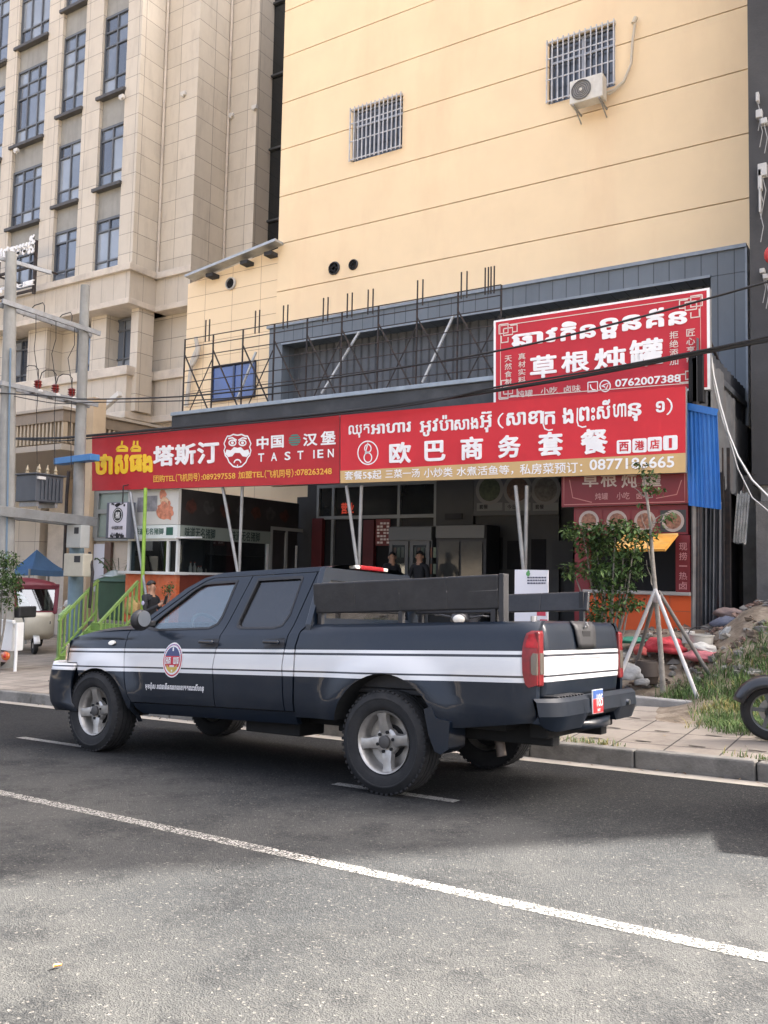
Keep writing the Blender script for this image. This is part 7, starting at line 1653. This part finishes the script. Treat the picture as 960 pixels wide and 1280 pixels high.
# ================================================================== motorbikes
def motorbike():
    t = thing('motorbike', (0, 0, 0), '', 'motorbike')
    BLK = M('bike_black', (.016, .017, .02), .35, coat=.5); GR = M('bike_grey_metal', (.16, .165, .16), .45, .6)
    for x in (0, 1.22):
        Mx = Matrix.Translation((x, 0, .26)) @ Matrix.Rotation(PI / 2, 4, 'X')
        mb = MB(); mb.lathe([(.17, -.04), (.20, -.052), (.235, -.05), (.258, -.025), (.262, 0), (.258, .025), (.235, .05), (.20, .052), (.17, .04)], Mx, 40); wl = mb.build('wheel', RUBBER, t, False, smooth=40)
        mb = MB(); mb.lathe([(.175, -.035), (.16, -.03), (.16, .03), (.175, .035)], Mx, 36); mb.lathe([(.05, -.05), (.05, .05)], Mx, 16); mb.lathe([(.05, -.05), (0, -.05)], Mx, 16)
        for k in range(5):
            a = 2 * PI * k / 5 + .3; p0, p1 = Vector((math.cos(a) * .04, 0, math.sin(a) * .04)), Vector((math.cos(a + .25) * .165, 0, math.sin(a + .25) * .165)); mb.bar(Vector((x, 0, .26)) + p0, Vector((x, 0, .26)) + p1, .035, .022, (0, 1, 0))
        mb.build('rim', GR, wl, False, smooth=40)
        mb = MB(); mb.lathe([(.11, -.062), (.11, -.058), (.05, -.058), (.05, -.062)], Mx, 28); mb.build('brake_disc', ALLOY, wl, False)
    mb = MB(); fr_ = lambda v: .305 - .085 * abs(2 * v - 1) ** 3; mb.grid(18, 10, lambda u, v: (fr_(v) * math.cos(math.radians(-4 + 168 * u)), -.085 + .17 * v, .26 + fr_(v) * math.sin(math.radians(-4 + 168 * u)))); o = mb.build('front_mudguard', BLK, t, False, smooth=60); m_ = o.modifiers.new('thick', 'SOLIDIFY'); m_.thickness = .03
    for s_ in (-1, 1):
        mb = MB(); mb.tube([(0, s_ * .075, .26), (.12, s_ * .075, .55), (.22, s_ * .06, .85)], .022, 10); mb.build('fork', GR, t, False, smooth=50)
        mb = MB(); mb.tube([(.30, s_ * .05, .98), (.27, s_ * .30, 1.03), (.38, s_ * .38, 1.02)], .016, 8); mb.build('handlebar', BLK, t, False, smooth=50)
        mb = MB(); mb.blob((.25, s_ * .40, 1.20), (.02, .07, .05), 10, 6, 0); mb.bar((.27, s_ * .30, 1.03), (.25, s_ * .38, 1.18), .014); mb.build('mirror', BLK, t, False, smooth=50)
    def bodyf(u, v):
        x = .12 + 1.45 * u; top = .95 - .30 * sst(u * 3.2) + .26 * sst((u - .38) * 4); bot = .55 - .22 * sst(u * 4) + .18 * sst((u - .5) * 3) + .15 * u; w_ = .13 + .05 * math.sin(PI * min(1, u * 1.1)); a = 2 * PI * v
        zc_, hz = (top + bot) / 2, (top - bot) / 2; return Vector((x, w_ * math.sin(a) * (1 - .2 * (u > .95)), zc_ + hz * math.cos(a)))
    mb = MB(); mb.grid(26, 18, bodyf); mb.build('body', BLK, t, False, smooth=60)
    mb = MB(); mb.blob((.20, 0, .98), (.13, .14, .12), 16, 10, 0); hd = mb.build('headlamp_cowl', BLK, t, False, smooth=60)
    mb = MB(); mb.blob((.115, 0, .98), (.06, .09, .07), 14, 8, 0); mb.build('headlamp', CLEAR, hd, False, smooth=60)
    mb = MB(); mb.grid(12, 8, lambda u, v: (.62 + .80 * u, .15 * math.sin(PI * (v - .5)), .86 + .05 * math.cos(PI * (v - .5)) + .07 * sst((u - .35) * 4))); o = mb.build('seat', BENCH, t, False, smooth=60); m_ = o.modifiers.new('thick', 'SOLIDIFY'); m_.thickness = .05
    mb = MB(); mb.tube([(.75, .14, .32), (1.3, .16, .36), (1.5, .16, .42)], .045, 10); mb.build('exhaust', GR, t, False, smooth=50)
    mb = MB(); mb.box((.55, -.10, .24), (.95, .10, .46)); mb.bar((.7, .12, .26), (.75, .22, .02), .02); mb.build('engine', GR, t, False, bevel=.03)
    mb = MB(); mb.box((1.56, -.06, .80), (1.62, .06, .86)); mb.build('tail_light', REDL, t, False, bevel=.01)
    return t
mk = motorbike(); X_ = -.93
Yb = 8.62; mk.location = (-1.245, Yb, gz(-1.2, Yb)); mk.rotation_euler = (0, 0, .06); mk['label'] = 'black motorbike with grey rim, only its front wheel inside the right picture edge'
mk2 = copy_tree(mk); q = at(548, 770, 10.6); mk2.location = (q.x + .25, 10.7, gz(q.x, 10.6)); mk2.rotation_euler = (0, 0, 1.9); mk2['label'] = 'parked motorbike glimpsed between the truck bed and its black bench'
# ================================================================== notice board, bins, plants
nb = thing('notice_board', at(664, 790, 11.5), 'white notice board with rows of small marks standing behind the truck bench', 'notice board')
a, b = at(643.5, 712, 11.5), at(684.5, 776, 11.5)
mb = MB(); mb.box((a.x, 11.5, b.z - .25), (b.x, 11.53, a.z)); pn_ = mb.build('panel', M('notice_white', (.80, .79, .82), .45), nb)
mb = MB()
for r, y in enumerate((721, 724.5, 728)):
    x = 659.0
    while x < 682: w_ = rg.uniform(1.2, 3.2); R2(mb, (x, y), (min(x + w_, 682.5), y + 1.9), 11.495, .003); x += w_ + .7
mb.build('print', M('notice_ink', (.10, .10, .14), .5), pn_)
mb = MB(); R2(mb, (671, 764), (682, 770), 11.495, .003); R2(mb, (675, 774), (684, 778), 11.495, .003); mb.build('red_mark', M('notice_red', (.6, .06, .10), .5), pn_)
mb = MB(); c = at(660, 717, 11.494); mb.blob(c, (.03, .003, .04), 10, 6, .3, rg); mb.build('green_mark', M('notice_green', (.12, .36, .12), .5), pn_)
for x in (a.x + .05, b.x - .05):
    mb = MB(); mb.bar((x, 11.55, b.z - .3), (x, 11.55, gz(x, 11.5) - .02), .03); mb.build('leg', DKSTEEL, nb)
def box_thing(name, pa_, pb_, D, dp, mat, label, cat, bevel=.02):
    p, q = at(*pa_, D), at(*pb_, D); mb = MB(); mb.box((p.x, D, q.z), (q.x, D + dp, p.z)); o = mb.build(name, mat, bevel=bevel); return tag(o, label, cat)
GB = M('bin_green', (.03, .085, .045), .5, ns=4, amt=.2)
# wheelie bin and plants at the stair head
p = at(140, 742, 13.0)
wb = thing('green_bin', (p.x, 13.1, FLOOR), 'dark green lidded bin on the terrace behind the stair', 'bin')
zt_ = at(140, 722, 13.0).z
mb = MB(); mb.hexa([(p.x - .42, 13.0, FLOOR), (p.x + .42, 13.0, FLOOR), (p.x + .42, 13.5, FLOOR), (p.x - .42, 13.5, FLOOR), (p.x - .5, 12.95, zt_ - .08), (p.x + .5, 12.95, zt_ - .08), (p.x + .5, 13.55, zt_ - .08), (p.x - .5, 13.55, zt_ - .08)]); mb.build('bin_body', GB, wb, bevel=.03)
mb = MB(); mb.grid(10, 6, lambda u, v: (p.x - .54 + 1.08 * u, 12.92 + .66 * v, zt_ - .08 + .14 * math.sin(PI * v) * (.6 + .4 * math.sin(PI * u)))); o = mb.build('lid', GB, wb, smooth=60); m_ = o.modifiers.new('thick', 'SOLIDIFY'); m_.thickness = .02
mb = MB(); q_ = at(139, 716, 13.2); mb.grid(8, 6, lambda u, v: (q_.x - .3 + .6 * u, 13.1 + .4 * v, zt_ + .02 + .16 * math.sin(PI * u) * math.sin(PI * v))); o_ = mb.build('clear_cover', M('cover_pale', (.36, .42, .40), .2, coat=.6), smooth=60); tag(o_, 'pale shiny domed cover resting on the green bin', 'cover')
def fronds(label, base, tip, n, L, name='potted_palm'):
    t = thing(name, base, label, 'plant'); mb = MB()
    mb.lathe([(0, 0), (.11, 0), (.15, .26), (.13, .26), (0, .22)], Matrix.Translation(base), 16); mb.build('pot', M('plant_pot', (.14, .09, .07), .8), t, smooth=40)
    mb = MB(); lf = MB()
    for k in range(n):
        a = 2 * PI * k / n + rn.uniform(-.2, .2); el = rn.uniform(.6, 1.3); top = Vector(tip); P = [Vector(base) + Vector((0, 0, .2))]
        d = Vector((math.cos(a), math.sin(a), 0)); h_ = (Vector(tip).z - Vector(base).z)
        for i in range(1, 9): s_ = i / 8; P.append(Vector(base) + Vector((0, 0, .2 + h_ * (1.25 * s_ - .45 * s_ * s_))) + d * L * s_ ** 1.6)
        mb.tube(P, .008, 5)
        for i in range(3, 9):
            for q in (-1, 1):
                u = d.cross(Vector((0, 0, 1))) * q; lf.mat(rn.randrange(2)); e = P[i] + u * .16 + Vector((0, 0, -.06)); w_ = d * .018; lf.add([P[i] - w_, P[i] + w_, e + w_ * .5, e - w_ * .2], [(0, 1, 2, 3)])
    mb.build('stem', LEAF[0], t); lf.build('leaves', LEAF, t)
pb_ = at(149, 735, 13.6); fronds('potted palm with arching dark fronds by the pale shop wall', Vector((pb_.x, 13.6, FLOOR)), at(149, 693, 13.6), 9, .55)
p = at(203, 738, 12.5); bush('leafy shrub in front of the orange kiosk counter', Vector((p.x + .15, 12.5, gz(p.x, 12.4))), [(at(209, 737, 12.5), (.12, .12, .12), 70), (at(214, 733, 12.5), (.10, .10, .10), 50)], .06, 'kiosk_shrub', 'shrub')
sack('yellow_sacks', 166, 760, 12.3, (.16, .15, .22), (.45, .30, .12), 'tan sack stacked beside the stair railing', 'sack', 0, 21)
mb = MB(); ll_ = random.Random(12)
for _ in range(260):
    s_ = ll_.uniform(-3.5, 14); l_ = KL + abs(ll_.gauss(.02, .09)) if ll_.random() < .7 else KL - .16 - ll_.random() * 1.6; p = rd(s_, l_, .012 if l_ > KL else 0)
    if l_ < KL: p.z = gz(p.x, p.y) + .004
    mb.mat(ll_.randrange(3)); a = ll_.uniform(0, 2 * PI); d = Vector((math.cos(a), math.sin(a), ll_.uniform(-.1, .35))) * ll_.uniform(.012, .035); u = Vector((-math.sin(a), math.cos(a), 0)) * ll_.uniform(.005, .014); mb.add([p - d, p + u, p + d, p - u], [(0, 1, 2, 3)])
o_ = mb.build('leaf_litter', [M('litter_brown', (.10, .06, .03), .9), M('litter_tan', (.26, .19, .11), .9), M('litter_dark', (.04, .032, .025), .9)]); o_['kind'] = 'stuff'
mb = MB(); p = onroad(72, 1209, .006); n_ = RT @ Vector((0, 0, 1)); mb.grid(4, 4, lambda u, v: p + RT @ Vector(((u - .5) * .018 * (1 - abs(2 * v - 1) ** 2 * .8), (v - .5) * .032, .008 * (2 * u - 1) ** 2 + .004 * v))); o_ = mb.build('fallen_leaf', M('leaf_orange', (.75, .30, .06), .6), smooth=60); tag(o_, 'tiny dry orange leaf lying on the sunlit asphalt', 'leaf')
# ================================================================== people
SKIN = M('skin', (.34, .19, .12), .55, ns=8, amt=.1); HAIR = M('hair_black', (.012, .010, .010), .6)
def person(label, base, yaw, H=1.66, arms='down', lean=0.0, shirt=(.008, .009, .012), trousers=(.02, .021, .027)):
    # local: x forward, y left; base = point between the feet
    t = thing('person', base, label, 'person')
    k = H / 1.70
    J = {}
    def v(n, x, y, z, r, r2=None): J[n] = (Vector((x, y, z)) * k, (r * k, (r2 or r) * k))
    v('pel', 0, 0, .93, .135, .105); v('bel', .01, 0, 1.06, .125, .10); v('che', .0, 0, 1.26, .155, .11); v('sho', -.005, 0, 1.385, .115, .085); v('nek', .0, 0, 1.46, .055); v('jaw', .015, 0, 1.535, .062, .066); v('hed', .015, 0, 1.605, .082, .088); v('top', .0, 0, 1.655, .060)
    E = [('pel', 'bel'), ('bel', 'che'), ('che', 'sho'), ('sho', 'nek'), ('nek', 'jaw'), ('jaw', 'hed'), ('hed', 'top')]
    v('nos', .098, 0, 1.575, .014); E.append(('hed', 'nos'))
    for s, q in ((1, 'l'), (-1, 'r')):
        v('hip' + q, 0, s * .095, .90, .095); v('kne' + q, .025, s * .105, .50, .062); v('ank' + q, -.01, s * .11, .09, .042); v('toe' + q, .15, s * .125, .035, .036)
        E += [('pel', 'hip' + q), ('hip' + q, 'kne' + q), ('kne' + q, 'ank' + q), ('ank' + q, 'toe' + q)]
        v('shl' + q, 0, s * .175, 1.375, .062)
        if arms == 'phone' and s < 0: v('elb' + q, .09, s * .25, 1.13, .046); v('wri' + q, .30, s * .12, 1.26, .031); v('pal' + q, .36, s * .09, 1.30, .034, .02)
        elif arms == 'phone': v('elb' + q, .06, s * .24, 1.10, .046); v('wri' + q, .28, s * .14, 1.18, .031); v('pal' + q, .35, s * .10, 1.22, .034, .02)
        elif arms == 'front': v('elb' + q, .05, s * .25, 1.10, .046); v('wri' + q, .24, s * .17, 1.02, .031); v('pal' + q, .32, s * .14, 1.02, .036, .02)
        else: v('elb' + q, -.02, s * .225, 1.10, .046); v('wri' + q, .03, s * .235, .86, .031); v('pal' + q, .05, s * .235, .78, .038, .022)
        E += [('sho', 'shl' + q), ('shl' + q, 'elb' + q), ('elb' + q, 'wri' + q), ('wri' + q, 'pal' + q)]
    names = list(J); me = bpy.data.meshes.new('person_body'); me.from_pydata([J[n][0] for n in names], [(names.index(a), names.index(b)) for a, b in E], [])
    o = bpy.data.objects.new('person_body', me); COL.objects.link(o)
    sk = o.modifiers.new('skin', 'SKIN'); sk.use_smooth_shade = True; sb = o.modifiers.new('sub', 'SUBSURF'); sb.levels = sb.render_levels = 2
    for i, n in enumerate(names): me.skin_vertices[0].data[i].radius = J[n][1]; me.skin_vertices[0].data[i].use_root = (n == 'pel')
    dg = bpy.context.evaluated_depsgraph_get(); dg.update(); ev = o.evaluated_get(dg).to_mesh()
    mb = MB(); bones = [(J[a][0], J[b][0], a, b) for a, b in E]; vs = [x.co.copy() for x in ev.vertices]
    fs = [tuple(p.vertices) for p in ev.polygons]; o.evaluated_get(dg).to_mesh_clear(); bpy.data.objects.remove(o)
    def cls(c):
        best = None
        for a, b, na, nb_ in bones:
            d = b - a; u = max(0, min(1, (c - a).dot(d) / d.length_squared)); q = (c - (a + d * u)).length
            if best is None or q < best[0]: best = (q, na, nb_, u)
        _, na, nb_, u = best
        if nb_ in ('jaw', 'hed', 'top', 'nos'): return 0
        if nb_ == 'nek': return 0 if u > .45 else 1
        if nb_[:3] == 'pal': return 0
        if nb_[:3] == 'wri': return 0 if u > .93 else 1
        if nb_[:3] == 'toe' or (nb_[:3] == 'ank' and u > .9): return 3
        if nb_[:3] in ('hip', 'kne', 'ank') or c.z < .93 * k: return 2
        return 1
    groups = [cls(sum((vs[i] for i in f), Vector()) / len(f)) for f in fs]
    mb.v = vs; mb.f = [list(f) for f in fs]; mb.m = groups
    # fingers and thumb, rooted in each palm
    for s, q in ((1, 'l'), (-1, 'r')):
        p0, w0 = J['pal' + q][0], J['wri' + q][0]; d = (p0 - w0).normalized(); side = d.cross(Vector((0, s, 0))).normalized() if abs(d.y) < .9 else Vector((1, 0, 0)); cu = d.cross(side).normalized() * (-s)
        mb.mat(0)
        for i, L in enumerate((.060, .072, .068, .052)):
            b = p0 + side * (-.030 + .019 * i) * k; mb.tube([b - d * .015, b + d * L * .5 * k, b + (d * .8 + cu * .5).normalized() * L * .85 * k, b + (d * .55 + cu * .9).normalized() * L * 1.05 * k], [.009, .009, .008, .006], 6)
        b = p0 - d * .03 - side * .03; mb.tube([b, b - side * .025 + d * .02 + cu * .015, b - side * .03 + d * .05 + cu * .03], [.011, .010, .007], 6)
    body = mb.build('body', [SKIN, M('uniform_dark', shirt, .8, ns=9, amt=.2), M('trousers_dark', trousers, .8, ns=9, amt=.2), M('shoes_black', (.012, .012, .012), .5)], t, False, smooth=180)
    h = MB(); c = J['hed'][0] + Vector((-.012, 0, .012)); rr = random.Random(3)
    vs = []
    n, kk = 18, 10
    for j in range(kk + 1):
        th = 1.55 * j / kk
        for i in range(n):
            a = 2 * PI * i / n; front = math.cos(a); cut = 1.0 if front < .2 else 1 - .38 * front
            vs.append(c + Vector((.098 * math.sin(th * cut) * math.cos(a), .088 * math.sin(th * cut) * math.sin(a), .098 * math.cos(th * cut))) * k)
    h.add(vs, [(j * n + i, (j + 1) * n + i, (j + 1) * n + (i + 1) % n, j * n + (i + 1) % n) for j in range(kk) for i in range(n)])
    hr = h.build('hair', HAIR, t, False, smooth=180); m_ = hr.modifiers.new('thick', 'SOLIDIFY'); m_.thickness = .01
    f = MB()
    for s in (1, -1): f.blob(J['hed'][0] + Vector((.078, s * .030, -.012)) * k, (.008, .012, .006), 8, 5, 0)
    f.build('eyes', HAIR, t, False)
    f = MB(); f.blob(J['jaw'][0] + Vector((.070, 0, -.006)) * k, (.008, .024, .006), 8, 5, 0); f.build('mouth', M('lips', (.28, .11, .09), .6), t, False)
    f = MB()
    for s in (1, -1): f.blob(J['hed'][0] + Vector((-.005, s * .088, -.03)) * k, (.022, .010, .032), 8, 6, 0)
    f.build('ears', SKIN, t, False, smooth=180)
    t.rotation_euler = (0, 0, yaw); t['_J'] = 0; del t['_J']
    return t, J, k
pb = at(188, 760, 11.0); zb2 = gz(pb.x, 11.0)
pr, J, k_ = person('person in dark uniform standing by the stair, looking at a phone held up', Vector((pb.x, 11.0, zb2)), .15, 1.62, 'phone')
R3 = Matrix.Rotation(.15, 3, 'Z')
hp = pr.location + R3 @ (J['palr'][0] + Vector((.05, .0, .05))); mb = MB(); mb.obox(hp, (.012, .075, .15), R3 @ Matrix.Rotation(.25, 3, 'Y')); ph = mb.build('phone', BLACK, bevel=.006); tag(ph, 'dark phone held up by the person beside the stair', 'phone')
mb = MB(); cpt = J['shlr'][0].lerp(J['elbr'][0], .35) + Vector((.0, -.058, 0)); mb.blob(cpt, (.035, .008, .04), 12, 8, 0); mb.build('sleeve_badge', M('badge_pale', (.45, .42, .55), .6), pr, False, smooth=60)
for px, lab, yaw, arms in ((525, 'person in dark clothes standing upright in front of the glass fridge', -1.6, 'front'), (490, 'person in dark clothes half turned beside the paper menu', -.6, 'down')):
    q = at(px, 690, 15.5); zt_ = at(px, 689 if px > 500 else 690, 15.5).z; person(lab, Vector((q.x, 15.5, FLOOR)), yaw, zt_ - FLOOR, arms)
